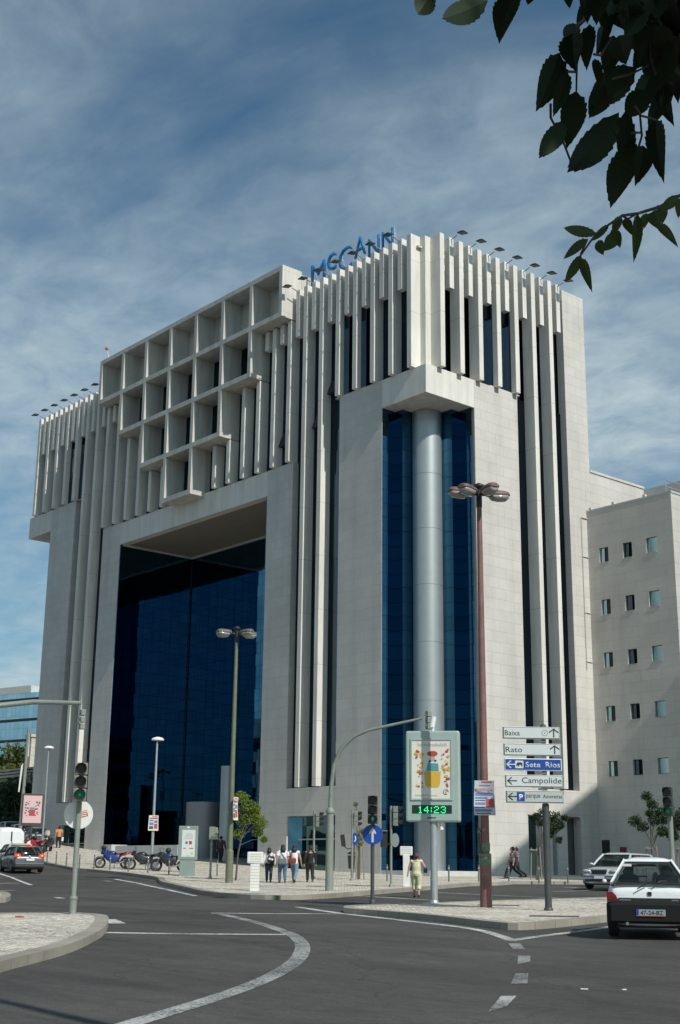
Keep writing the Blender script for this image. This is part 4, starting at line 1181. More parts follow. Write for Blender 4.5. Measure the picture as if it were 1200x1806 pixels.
# ---- left billboard on post
p = (-32.522, -5.433)
p = (CAM.x + (p[0] - CAM.x) * 92 / VD(p), CAM.y + (p[1] - CAM.y) * 92 / VD(p))
t = place('billboard', 'pink poster in a dark framed advert box on a post above the parked cars', 'billboard', p, 0)
zc = (Vector((-31.452, -6.064, 5.435)).z - g(*p))
b = B(); b.tube([(0, 0.1, -.1), (0, 0.1, zc - 1)], .09, 10); obj('post', b, M['dkpole'], t)
b = B(); b.box(-.72, .72, 0, .24, zc - 1.05, zc + 1.05); fr = obj('frame', b, mat('brown_frame', (.07, .055, .05), .5), t, bev=.02)
b = B(); b.box(-.60, .60, -.012, 0, zc - .86, zc + .92); ps = obj('poster_sheet', b, M['posterpink'], t)
def fruit_print(root, zc, w_, h_, pot, y=-.02, seed=3):
    rnd = random.Random(seed)
    b = B(); b.prism([(-.15 * w_, zc - .34 * h_), (.15 * w_, zc - .34 * h_), (.2 * w_, zc - .28 * h_), (.22 * w_, zc - .06 * h_), (-.22 * w_, zc - .06 * h_), (-.2 * w_, zc - .28 * h_)], y - .004, y, 'y'); obj('printed_pot', b, pot, root)
    b = B(); b.prism([(-.17 * w_, zc - .05 * h_), (.17 * w_, zc - .05 * h_), (.15 * w_, zc + .08 * h_), (-.12 * w_, zc + .09 * h_)], y - .004, y, 'y'); obj('printed_cloth', b, M['printteal'], root)
    b = B(); b.disc((0, zc + .17 * h_), .075 * w_, y - .004, y, 14, sx=.9); obj('printed_neck', b, M['printgrey'], root)
    b = B(); b.disc((-.07 * w_, zc + .12 * h_), .035 * w_, y - .008, y - .0045, 12); b.disc((.08 * w_, zc + .13 * h_), .03 * w_, y - .008, y - .0045, 12); obj('printed_spots', b, M['printdark'], root)
    b = B(); b.disc((0, zc + .255 * h_), .075 * w_, y - .009, y - .0045, 18, sx=1.9); obj('printed_lid', b, M['printred'], root)
    by, br_ = B(), B()
    for k in range(64):
        side = -1 if k % 2 else 1
        u = side * rnd.uniform(.26, .44) * w_; v = zc + rnd.uniform(-.34, .34) * h_; r_ = rnd.uniform(.012, .04) * w_
        (by if rnd.random() < .55 else br_).disc((u, v), r_, y - .002 - k * .0003, y - .001 - k * .0003, 9, sx=rnd.uniform(.8, 1.5))
    obj('printed_fruit', by, M['yellow'], root); obj('printed_berries', br_, M['printred'], root)
def pink_print(root, zc, w_, h_, y):
    rnd = random.Random(5); b = B()
    for k in range(26):
        side = -1 if k % 2 else 1
        b.disc((side * rnd.uniform(.18, .38) * w_, zc + rnd.uniform(-.25, .3) * h_), rnd.uniform(.02, .045) * w_, y - .002 - k * .0003, y - k * .0003, 9, sx=1.5)
    obj('printed_fruit', b, M['printdark'], root)
    b = B(); b.box(-.17 * w_, .15 * w_, y - .012, y - .002, zc - .24 * h_, zc - .02 * h_); obj('printed_pot', b, M['printred'], root)
    b = B(); b.box(-.14 * w_, .12 * w_, y - .014, y - .002, zc + .0 * h_, zc + .07 * h_); obj('printed_cloth', b, M['printteal'], root)
pink_print(ps, zc + .03, 1.2, 1.75, -.014)

# ---- advert lightbox at the kerb (left)
p = (-3.937, -12.262)
M['advgreen'] = mat('shaded_frame_green', (.22, .285, .26), .4, var=.06)  # darker copy of the pale green-grey, lack of sun put into the colour
t = place('advert_panel', 'free standing pale green advert lightbox at the kerb right of the motorcycles', 'advert panel', p, rz=facing(p) + R(-6))
t.scale = (.95, .95, .925)
b = B(); b.box(-.38, .38, -.13, .13, -.1, .85); obj('plinth', b, M['advgreen'], t, bev=.02)
b = B(); b.box(-.48, .48, -.16, .16, .80, 2.5); obj('frame', b, M['advgreen'], t, bev=.03)
b = B(); b.box(-.30, .36, -.17, -.162, .95, 2.3); ps = obj('poster_sheet', b, mat('pale_poster', (.62, .66, .63), .4), t)
b = B(); b.box(-.12, -.01, -.178, -.172, 1.6, 1.72); obj('print_block', b, M['printblue'], ps)
b = B(); b.box(.06, .20, -.178, -.172, 1.58, 1.74); b.box(-.22, -.08, -.178, -.172, 1.36, 1.4); b.box(.08, .28, -.178, -.172, 1.36, 1.4); obj('print_block', b, M['signred'], ps)
b = B()
for k in range(4): b.box(-.2 + .03 * k, .26 - .02 * k, -.176, -.172, 1.86 + .08 * k, 1.88 + .08 * k)
b.box(-.05, .12, -.176, -.172, .99, 1.02); b.disc((.22, 1.12), .05, -.176, -.172, 12)
obj('print_lines', b, M['printgrey'], ps)
b = B(); b.disc((0, 2.42), .04, -.172, -.163, 12, sx=1.8); obj('emblem', b, M['white'], t)

# ---- clock billboard
p = (22.992, -22.509)
t = place('clock_billboard', 'grey green advert box on a pole with a green digital clock reading 14:23', 'billboard', p, rz=facing(p) + R(-5))
t.scale = (1, 1, .945)
px = 38.0 / 2317.6
def zz_(y): return (1594 - y) * px * 1.0
b = B(); b.tube([(0, 0, -.1), (0, 0, zz_(1450))], .10, 16); b.lathe([(.14, 0), (.14, .04), (.105, .1)], n=16); obj('pole', b, M['galv'], t)
b = B(); b.box(-.76, .76, -.17, .25, 2.32, 4.98); fr = obj('frame', b, M['greygreen'], t, bev=.05)
b = B()   # recessed poster window: frame lip + sheet
for x0, x1, z0, z1 in ((-.62, .56, 4.70, 4.76), (-.62, .56, 2.94, 2.99), (-.62, -.575, 2.99, 4.70), (.515, .56, 2.99, 4.70)): b.box(x0, x1, -.20, -.171, z0, z1)
obj('window_lip', b, M['greygreen'], t)
b = B(); b.box(-.575, .515, -.178, -.171, 2.99, 4.70); ps = obj('poster_sheet', b, M['poster'], t)
fruit_print(ps, 3.88, 1.05, 1.65, M['yellow'], y=-.182)
b = B()
rr = random.Random(2); x = -.42
while x < .38:
    dxx = rr.uniform(.02, .06); b.box(x, x + dxx * .75, -.183, -.179, 4.52, 4.52 + rr.uniform(.05, .1)); x += dxx
x = -.5
while x < .1:
    dxx = rr.uniform(.02, .05); b.box(x, x + dxx * .7, -.183, -.179, 3.06, 3.06 + rr.uniform(.03, .05)); x += dxx
obj('print_lines', b, mat('faint_print', (.48, .46, .40), .6), ps)
b = B(); ring = [(.37 + .07 * math.cos(a), 3.18 + .07 * math.sin(a)) for a in [R(20 * k) for k in range(16)]]
b.tube([(q[0], -.182, q[1]) for q in ring], .008, 5); b.tube([(.37, -.182, 3.12), (.37, -.182, 3.19), (.42, -.182, 3.22)], .008, 5); obj('emblem', b, M['printdark'], ps)
b = B(); b.box(-.58, .53, -.180, -.171, 2.56, 2.80); cl = obj('clock_face', b, mat('clock_black', (.012, .03, .025), .3), t)
# LED digits as dots
F = {'1': ("00100","01100","00100","00100","00100","00100","01110"), '4': ("00010","00110","01010","10010","11111","00010","00010"),
     ':': ("0","1","1","0","1","1","0"), '2': ("01110","10001","00001","00110","01000","10000","11111"), '3': ("01110","10001","00001","00110","00001","10001","01110")}
def led(ch, x0):
    b = B(); st = .029
    for r_, row in enumerate(F[ch]):
        for c_, v in enumerate(row):
            if v == '1': b.box(x0 + c_ * st, x0 + c_ * st + .025, -.186, -.181, 2.765 - r_ * st - .024, 2.765 - r_ * st + .001)
    return obj('clock_digit', b, M['led'], cl)
for ch, x0 in (('1', -.42), ('4', -.25), (':', -.055), ('2', .03), ('3', .22)): led(ch, x0)
b = B(); b.prism([(-.17, 2.41), (.08, 2.42), (.10, 2.45), (-.05, 2.455), (-.15, 2.45)], -.176, -.171, 'y'); obj('maker_mark', b, M['printdark'], t)
b = B(); b.tube([(0, 0, 4.98), (0, 0, 5.1)], .04, 8); b.tube([(-.03, .0, 5.1), (.03, 0, 5.42)], [.08, .08], 12); obj('beacon', b, M['white'], t)
b = B(); b.tube([(.22, 0, 2.10), (.22, 0, 2.32)], .06, 10); b.tube([(0, 0, 2.18), (.22, 0, 2.14)], .025, 6); obj('small_sensor', b, M['white'], t)

# ---- direction sign post
p = (27.567, -23.078)
t = place('direction_sign', 'dark post carrying five stacked direction boards, Baixa at the top', 'road sign', p, rz=facing(p) + R(11))
b = B(); b.tube([(0, 0, -.05), (0, 0, 2.73)], .088, 16); b.tube([(0, 0, 2.72), (0, 0, 4.72)], .06, 14); b.ball((0, 0, 4.77), .085, 12, 8); b.lathe([(.115, 0), (.115, .05), (.09, .08)], n=16)
obj('post', b, M['dkpole'], t)
t.scale = (1, 1, .943)
SW = mat('sign_face_pale', (.56, .61, .60), .45, var=.03); SG = mat('sign_face_grey', (.42, .46, .45), .45, var=.03); SE = M['white']; INK = M['black']
def arrow_left(x, z, s, m, root, y):
    b = B(); w_ = .028
    b.box(x, x + .3 * s, y - .004, y, z - w_ / 2, z + w_ / 2)
    for sg_ in (1, -1):
        b.prism([(x - .02, z), (x + .02, z), (x + .15 * s, z + sg_ * .115 * s), (x + .11 * s, z + sg_ * .125 * s)], y - .004 - .001 * (sg_ > 0), y - .001, 'y')
    return obj('arrow', b, m, root)
def arrow_up(x, z, s, m, root, y):
    b = B(); w_ = .03
    b.box(x - w_ / 2, x + w_ / 2, y - .004, y, z - .11 * s, z + .1 * s)
    for sg_ in (1, -1):
        b.prism([(x, z + .125 * s), (x, z + .09 * s), (x + sg_ * .115 * s, z - .0), (x + sg_ * .125 * s, z + .03 * s)], y - .004 - .001 * (sg_ > 0), y - .001, 'y')
    return obj('arrow', b, m, root)
def board(z, wd, ht, face, edge, x0):
    b = B(); b.box(x0, x0 + wd, -.16, -.09, z - ht / 2, z + ht / 2)
    bd = obj('sign_board', b, SE, t, bev=.012)
    b = B(); b.box(x0 + .012, x0 + wd - .012, -.168, -.162, z - ht / 2 + .012, z + ht / 2 - .012); fo = obj('sign_border', b, edge, bd)
    b = B(); b.box(x0 + .026, x0 + wd - .026, -.173, -.1685, z - ht / 2 + .026, z + ht / 2 - .026); obj('sign_face', b, face, bd)
    return bd
Y = -.174
k = .01467   # metres per photo pixel at the post
zs = [(1606 - y) * k for y in (1293, 1323.5, 1350.5, 1380, 1408)]
X0 = -1.07
b = B()
for z in zs: b.box(-.12, .12, -.09, -.055, z - .02, z + .02)
for z in [(a + c) / 2 for a, c in zip(zs, zs[1:])]: b.box(-.16, .05, -.07, .07, z - .02, z + .025)
obj('clamp', b, M['galv'], t)
for i, z in enumerate(zs):
    x0 = X0 + .012 * i; wd = 1.46
    bd = board(z, wd, .325, {2: M['signblue'], 4: SG}.get(i, SW), {2: SW}.get(i, INK), x0)
    kw = dict(depth=.003)
    if i == 0:
        text('lettering', 'Baixa', INK, bd, x0 + .05, Y, z - .075, height=.135, width=.38, **kw); arrow_up(x0 + 1.30, z, 1.0, INK, bd, Y)
        b = B(); ring = [(x0 + 1.07 + .075 * math.cos(R(a)), Y - .002, z + .075 * math.sin(R(a))) for a in range(0, 361, 20)]; b.tube(ring, .004, 4); b.disc((x0 + 1.07, z), .014, Y - .004, Y, 10); obj('symbol', b, INK, bd)
    if i == 1:
        text('lettering', 'Rato', INK, bd, x0 + .05, Y, z - .075, height=.14, width=.42, **kw); arrow_up(x0 + 1.30, z, 1.0, INK, bd, Y)
    if i == 2:
        arrow_left(x0 + .06, z, .8, SW, bd, Y)
        b = B(); b.box(x0 + .27, x0 + .48, Y - .003, Y, z - .10, z + .10); sq = obj('symbol_square', b, SW, bd)
        b = B(); b.prism([(x0 + .30, z - .02), (x0 + .31, z + .03), (x0 + .34, z + .055), (x0 + .42, z + .055), (x0 + .455, z + .03), (x0 + .455, z - .055), (x0 + .43, z - .055), (x0 + .42, z - .01), (x0 + .37, z - .015), (x0 + .37, z - .055), (x0 + .345, z - .055), (x0 + .335, z - .02), (x0 + .32, z - .05), (x0 + .305, z - .05)], Y - .006, Y - .0035, 'y'); obj('animal_symbol', b, INK, sq)
        text('lettering', 'Sete', SW, bd, x0 + .53, Y, z - .075, height=.145, width=.38, bold=.012, **kw); text('lettering', 'Rios', SW, bd, x0 + 1.04, Y, z - .075, height=.15, width=.37, bold=.012, **kw)
    if i == 3:
        arrow_left(x0 + .06, z, .8, INK, bd, Y); text('lettering', 'Campolide', INK, bd, x0 + .42, Y, z - .105, height=.20, width=1.0, **kw)
    if i == 4:
        arrow_left(x0 + .06, z, .8, INK, bd, Y)
        b = B(); b.box(x0 + .27, x0 + .47, Y - .003, Y, z - .12, z + .12); pq = obj('parking_square', b, M['signblue'], bd)
        text('lettering', 'P', M['white'], pq, x0 + .325, Y - .004, z - .09, height=.15, width=.10, bold=.02, **kw)
        text('lettering', 'parque', INK, bd, x0 + .50, Y, z - .065, height=.12, width=.36, **kw); text('lettering', 'Amoreiras', INK, bd, x0 + .93, Y, z - .035, height=.10, width=.48, **kw)

# ---- boards on striped posts (seen from behind the corner)
def marker(label, p, striped, h, s=1.0, rz=0):
    t = place('notice_board', label, 'notice board', p, rz=facing(p) + rz)
    if striped:
        for i in range(9):
            b = B(); b.box(-.17 * s, .17 * s, -.09, .09, i * .13 * h / 1.3 - (.1 if i == 0 else 0), (i + 1) * .13 * h / 1.3 - .012)
            obj('post_segment', b, M['offwhite'], t, bev=.008)
    else:
        b = B(); b.box(-.16 * s, .16 * s, -.12, .12, -.1, h * .92); obj('post', b, M['offwhite'], t, bev=.02)
    b = B(); b.box(-.30 * s, .30 * s, -.05, .05, h * .9, h * .9 + .42 * s)
    bd = obj('board', b, M['offwhite'], t, bev=.04)
    b = B()
    for q in range(4): b.box(-.2 * s, .2 * s, -.053, -.0505, h * .9 + .07 + q * .08, h * .9 + .085 + q * .08)
    obj('print_lines', b, M['printgrey'], bd)
marker('cream board on a white post of stacked blocks at the kerb near the backpack woman', (11.742, -20.158), True, 1.02, .95)
marker('blank cream board on a broad pale post just behind the woman crossing', (10.344, -11.495), False, 1.32, .85)

# ---- bollards
bol0 = None
def bollard(p, label):
    global bol0
    if bol0 is None:
        t = thing('bollard', label, 'bollard', (0, 0, 0), 0, 'thin metal bollards along the kerb')
        b = B(); b.tube([(0, 0, -.1), (0, 0, .86)], .042, 10); b.ball((0, 0, .87), .043, 10, 6); obj('post', b, mat('bollard_grey', (.13, .14, .135), .5), t)
        b = B(); b.lathe([(.052, .70), (.052, .76), (.05, .765)], n=10); obj('ring', b, M['galv'], t)
        bol0 = t
    else: t = copy_tree(bol0)
    t['label'] = label
    t.scale = (.85, .85, .80)
    t.location = gp(p)
LB = ['leftmost bollard, right behind the dark hatchback', 'second bollard from the dark hatchback', 'bollard just left of the foreground signal pole', 'bollard just right of the foreground signal pole', 'bollard left of the blue motorcycle at the kerb', 'bollard in front of the blue and red motorcycle', 'bollard between the first and second parked motorcycles', 'bollard just left of the slim lamp by the motorcycles', 'bollard in front of the third parked motorcycle', 'bollard at the right foot of the kerbside advert panel']
for q, lb in zip([(-20.971, -10.401), (-18.402, -11.230), (-16.408, -11.706), (-13.720, -12.440), (-13.222, -11.841), (-11.743, -11.766), (-9.574, -11.998), (-7.700, -12.032), (-6.121, -11.838), (-3.863, -12.021)], LB): bollard(q, lb)
RB = ['bollard in front of the corner glass, left of the pedestrian signal', 'bollard between the clock pole and the faded red lamp', 'bollard just left of the faded red lamp post', 'bollard left of the walking man in stripes', 'bollard right of the sapling stakes behind the direction sign', 'bollard between the two side doors right of the direction sign', 'bollard between the signal and the low step, far from the kerb']
for q, lb in zip([(4.859, -7.455), (6.519, -5.199), (7.036, -3.784), (6.924, -1.635), (8.082, -0.859), (8.589, 0.597), (-3.500, -10.824)], RB): bollard(q, lb)
bpy.data.objects['bollard.016']['label'] = 'bollard right of the short pedestrian signal in front of the entrance drum'
# waste bin
p = (-1.547, -3.957)
t = place('waste_bin', 'dark green litter bin on a post against the stone pier', 'waste bin', p)
b = B(); b.lathe([(.15, .35), (.19, .95), (.2, 1.0)], n=16); obj('bin_body', b, mat('bin_green', (.02, .035, .03), .5), t)
b = B(); b.lathe([(.21, 1.06), (.20, 1.12), (.08, 1.18)], n=16); b.tube([(0, .22, -.1), (0, .22, 1.15)], .03, 8); b.box(-.03, .03, .15, .24, .5, .55); obj('bin_lid', b, M['black'], t)

# ---- trees
def leaf_cloud(centers, n, size, rnd, squash=.8, droop=.3):
    bm = bmesh.new()
    for _ in range(n):
        c, r = rnd.choice(centers)
        d = Vector((rnd.gauss(0, 1), rnd.gauss(0, 1), rnd.gauss(0, 1))).normalized() * (rnd.random() ** .45) * r
        p = Vector(c) + Vector((d.x, d.y, d.z * squash))
        a = Vector((rnd.uniform(-1, 1), rnd.uniform(-1, 1), rnd.uniform(-1 - droop, .6))).normalized(); s = size * rnd.uniform(.6, 1.3)
        w_ = a.orthogonal().normalized(); w_ = Matrix.Rotation(rnd.uniform(0, 6.28), 3, a) @ w_
        q = [p, p + a * s * .5 + w_ * s * .28, p + a * s, p + a * s * .5 - w_ * s * .28]
        bm.faces.new([bm.verts.new(v) for v in q])
    return bm
def sapling(label, p, h, centers, n, size, mt, seed, stakes=2, lean=(0, 0), rz=None, sh=1.5):
    rnd = random.Random(seed)
    t = place('sapling_tree', label, 'tree', p, rz=rz); t.scale = (.92, .92, .95)
    b = B(); top = Vector((lean[0], lean[1], h))
    pts = [Vector((0, 0, -.1)), Vector((lean[0] * .15, lean[1] * .15, h * .35)), Vector((lean[0] * .5 + .03, lean[1] * .5, h * .65)), top]
    b.tube(pts, [.05, .042, .035, .015], 8)
    for c, r in centers:
        s_ = pts[1].lerp(pts[2], rnd.uniform(.4, 1.0)); m_ = s_.lerp(Vector(c), .5) + Vector((rnd.uniform(-.1, .1), 0, .12))
        b.tube([s_, m_, Vector(c)], [.022, .015, .006], 5)
        for _ in range(3):
            e = Vector(c) + Vector((rnd.uniform(-1, 1), rnd.uniform(-1, 1), rnd.uniform(-.6, 1))) * r * .8
            b.tube([m_.lerp(Vector(c), .6), e], [.008, .003], 4)
    obj('trunk', b, M['bark'], t)
    obj('crown', leaf_cloud(centers, n, size, rnd), mt, t, fixn=False)
    for k in range(stakes):
        b = B(); x = (-.28, .3, .08, -.1)[k]; b.tube([(x, .12 * (-1) ** k, -.1), (x * .75, .1 * (-1) ** k, sh)], .032, 7); obj('stake', b, M['stake'], t)
    if stakes > 1:
        b = B(); b.boxm(Matrix.Translation((0, 0, sh - .12)) @ Matrix.Rotation(R(4), 4, 'Y'), .6, .05, .06); obj('cross_tie', b, M['stake'], t)
    return t
sapling('bushy young tree with bright green leaves between the olive lamp and the inner pier', (1.791, -13.619), 3.3,
        [((.35, 0, 2.75), .45), ((.75, .1, 2.95), .42), ((.5, -.1, 3.35), .42), ((.15, 0, 3.75), .36), ((1.1, 0, 2.6), .38), ((.05, .1, 2.1), .28), ((1.0, .1, 2.2), .25), ((1.3, 0, 1.85), .14), ((-.15, 0, 3.1), .3), ((.8, 0, 3.3), .3)], 4600, .10, M['leaftree'], 3, 1, lean=(.45, 0), sh=1.45)
sapling('thin sapling with sparse yellow green leaves and three stakes in front of the stone pier', (2.507, -7.103), 2.3,
        [((.0, 0, 2.0), .22), ((.1, 0, 1.75), .22), ((-.25, 0, 3.0), .16), ((.05, 0, 3.05), .14), ((-.15, 0, 3.6), .12), ((.2, 0, 2.3), .15)], 800, .085, M['leaftree'], 4, 4, lean=(0, 0), sh=1.75)
sapling('dark leaved young tree with leaning stakes behind the direction sign', (6.069, 1.266), 3.3,
        [((.75, 0, 2.9), .42), ((1.1, .1, 3.15), .36), ((.5, .1, 3.35), .36), ((1.35, 0, 2.75), .26), ((.8, 0, 2.3), .25), ((1.25, 0, 2.0), .2), ((.3, 0, 2.9), .26), ((.1, 0, 3.2), .2), ((1.6, 0, 3.1), .2), ((1.0, 0, 2.55), .3)], 3600, .10, M['leafdark'], 5, 3, lean=(.7, 0), sh=1.6)
def on_ray(px_pt, dist): return (CAM.x + (px_pt[0] - CAM.x) * dist / VD(px_pt), CAM.y + (px_pt[1] - CAM.y) * dist / VD(px_pt))
sapling('young tree with a stake guard before the grey wing wall, left of the edge signal', on_ray((17.767, -5.385), 60), 3.2,
        [((-.1, 0, 3.95), .3), ((.15, 0, 3.6), .28), ((-.7, 0, 2.85), .34), ((-.35, 0, 2.6), .3), ((.25, 0, 2.9), .36), ((.7, 0, 2.95), .32), ((.55, 0, 2.4), .3), ((.9, 0, 3.4), .22), ((.45, 0, 3.25), .28), ((0, 0, 3.2), .2)], 3800, .10, M['leafdark'], 6, 2, sh=1.75)
sapling('second dark young tree half cut off by the right edge of the frame', on_ray((18.385, -4.228), 60), 3.0,
        [((-.2, 0, 2.7), .4), ((.1, 0, 3.1), .45), ((-.4, 0, 2.2), .3), ((.4, 0, 2.6), .4)], 2600, .10, M['leafdark'], 8, 2, sh=1.75)

# dark trees and old buildings at the far left
def far(px_pt, d): return on_ray(px_pt, d)
def tree(label, p, z0, h, r, mt, seed, n=2200, size=.5, group=None, name='leafy_tree'):
    rnd = random.Random(seed)
    t = thing(name, label, 'tree', (p[0], p[1], z0), 0, group)
    b = B(); b.tube([(0, 0, -1), (.1, 0, h * .35), (0, .1, h * .7)], [.28, .2, .08], 8)
    cs = []
    for k in range(11):
        a = rnd.uniform(0, 6.28); q = rnd.uniform(.2, .75) * r; z = h * rnd.uniform(.35, .92)
        c = (q * math.cos(a), q * math.sin(a), z); cs.append((c, r * rnd.uniform(.3, .5)))
        b.tube([(0, 0, h * .35), (c[0] * .5, c[1] * .5, (h * .35 + z) / 2), c], [.12, .07, .02], 5)
    obj('trunk', b, M['bark'], t); obj('crown', leaf_cloud(cs, n, size, rnd), mt, t, fixn=False)
    return t

# ================================================================ far left background
tb = thing('glass_office', 'distant blue mirrored office block with dark horizontal bands at the far left', 'building', (0, 0, 0))
GA = Vector((-250.0, 38.0)); gd = Vector((0.652076, 0.758154)).normalized(); gn = Vector((gd.y, -gd.x))
q0 = Vector((-163.278, 49.887, 29.826)); q1 = Vector((-135.789, 57.337, 26.782))
dv = (q1 - q0); dv.z = 0; L = dv.length; ang = math.atan2(dv.y, dv.x); zt = q0.z
tb.location = (q0.x, q0.y, 0); tb.rotation_euler = (0, 0, ang)
obj('glass_front', B().box(0, L, 0, 14, 3, zt), glass_mat('sky_mirror_glass', (.42, .62, .72), pane=(1.05, 2.0), rough=.04, warp=.02, line=.25), tb)
b = B()
for k in range(9): b.box(-.05, L + .05, -.06, -.002, zt - 1.3 - 3.35 * k, zt - .85 - 3.35 * k)
obj('dark_band', b, M['black'], tb)
obj('roof_edge', B().box(-.1, L - 12.5, -.1, 14, zt + .004, zt + 1.2), M['whitestone'], tb)
ob = thing('stone_house', 'weathered old stone building behind the parked cars with a cornice and chimney', 'building', (0, 0, 0))
q0 = Vector((-85.631, 15.265, 10.731)); q1 = Vector((-65.249, 15.500, 10.026)); dv = q1 - q0; dv.z = 0
ob.location = (q0.x, q0.y, 0); ob.rotation_euler = (0, 0, math.atan2(dv.y, dv.x)); L = dv.length; hz_ = q0.z
obj('wall', B().box(0, L, 0, 10, 2, hz_), M['fardark'], ob)
b = B()
for k in range(3): b.box(-.2, L + .2, -.35 + .1 * k, 10, hz_ + .01 + .32 * k, hz_ + .22 + .32 * k)
obj('cornice', b, mat('old_cornice', (.34, .32, .28), .8, var=.3, vscale=1), ob)
b = B()
for x in (6.7, 8.4, 10.0): b.box(x, x + .8, -.03, -.002, hz_ - 2.4, hz_ - .7)
obj('window', b, M['glassd'], ob)
b = B(); b.box(7.9, 8.9, 2, 3, hz_ + .98, hz_ + 4.3); b.box(7.75, 9.05, 1.85, 3.15, hz_ + 4.31, hz_ + 4.6); obj('chimney', b, mat('chimney_render', (.5, .46, .38), .8, var=.2), ob)
GT = 'trees in front of the old stone building'
for k, (x, y, d, h, r, lb) in enumerate(((5, 1470, 128, 5.6, 3.6, 'dark tree at the left edge in front of the old stone building'), (32, 1470, 122, 5.0, 3.0, 'dark rounded tree beside the utility pole in front of the old building'), (58, 1470, 126, 4.0, 2.2, 'low dark tree behind the pink billboard'))):
    v = Vector((-64.377, 8.640, 4.768)) if k == 0 else (Vector((-58.429, 7.090, 4.640)) if k == 1 else Vector((-61.372, 10.088, 4.764)))
    tree(lb, (v.x, v.y), v.z - 1.0, h, r, M['leafdark'], 20 + k, n=2600, size=.5, group=GT)
v = Vector((-106.405, 29.680, 11.388)); tree('sunlit olive green tree above the old stone building at the far left', (v.x, v.y), v.z - 3.5, 9.0, 5.2, M['leafhill'], 31, n=3600, size=.6)
v = Vector((-109.680, 34.248, 11.516)); tree('smaller sunlit tree partly behind the utility pole above the old building', (v.x, v.y), v.z - 3, 6.6, 3.2, M['leafhill'], 33, n=2200, size=.6)

# ================================================================ vehicles
def paintm(name, c, metal=0.0, rough=.32, coat=.7): return mat(name, c, rough, metal=metal, coat=coat, var=.03, vscale=1.5)
cg = bpy.data.materials.new('tinted_car_glass'); cg.use_nodes = True
t_ = cg.node_tree; pb = t_.nodes['Principled BSDF']; pb.inputs['Base Color'].default_value = (.012, .02, .018, 1); pb.inputs['Roughness'].default_value = .04; pb.inputs['Specular IOR Level'].default_value = .8
trn = nd(t_, 'ShaderNodeBsdfTransparent'); trn.inputs['Color'].default_value = (.62, .68, .66, 1)
mxs = nd(t_, 'ShaderNodeMixShader'); mxs.inputs[0].default_value = .55
lk(t_, pb.outputs[0], mxs.inputs[1]); lk(t_, trn.outputs[0], mxs.inputs[2]); lk(t_, mxs.outputs[0], t_.nodes['Material Output'].inputs['Surface'])
M['seat'] = mat('dark_upholstery', (.03, .032, .034), .9)
M['tail'] = mat('tail_lamp_red', (.16, .010, .010), .2, coat=.6)
M['amber'] = mat('amber_lens', (.5, .12, .02), .25)
M['headl'] = mat('headlamp_glass', (.5, .52, .53), .12, metal=.4, coat=.8)
M['skin'] = mat('skin', (.42, .24, .17), .6)

def wheel(root, x, y, r=.30, wd=.19, rim=None):
    b = B(); n = 28
    prof = [(r * .62, -wd / 2), (r * .92, -wd / 2), (r, -wd * .32), (r, wd * .32), (r * .92, wd / 2), (r * .62, wd / 2)]
    rings = [[b.bm.verts.new((x + q * math.cos(2 * math.pi * k / n), y + a, r + q * math.sin(2 * math.pi * k / n))) for k in range(n)] for q, a in prof]
    rings.append(rings[0])
    for i in range(len(prof)):
        for k in range(n): b.bm.faces.new((rings[i][k], rings[i][(k + 1) % n], rings[i + 1][(k + 1) % n], rings[i + 1][k]))
    t = obj('wheel', b, M['rubber'], root)
    b = B(); sg_ = 1 if y > 0 else -1; yo = y + sg_ * wd * .38
    for k in range(5):
        a = 2 * math.pi * k / 5
        b.tube([(x + .05 * math.cos(a), yo, r + .05 * math.sin(a)), (x + r * .6 * math.cos(a), yo, r + r * .6 * math.sin(a))], [.05, .035], 6)
    b.tube([(x + r * .62 * math.cos(2 * math.pi * k / 20), yo, r + r * .62 * math.sin(2 * math.pi * k / 20)) for k in range(21)], .018, 5)
    b.prism([(x + r * .61 * math.cos(2 * math.pi * k / 20), r + r * .61 * math.sin(2 * math.pi * k / 20)) for k in range(20)], y - sg_ * .02, y + sg_ * .02, 'y')
    obj('rim', b, rim or M['alloy'], t)
def interp(tab, x):
    if x <= tab[0][0]: return tab[0][1]
    for (a, u), (b_, v) in zip(tab, tab[1:]):
        if x <= b_: return u + (v - u) * (x - a) / (b_ - a)
    return tab[-1][1]
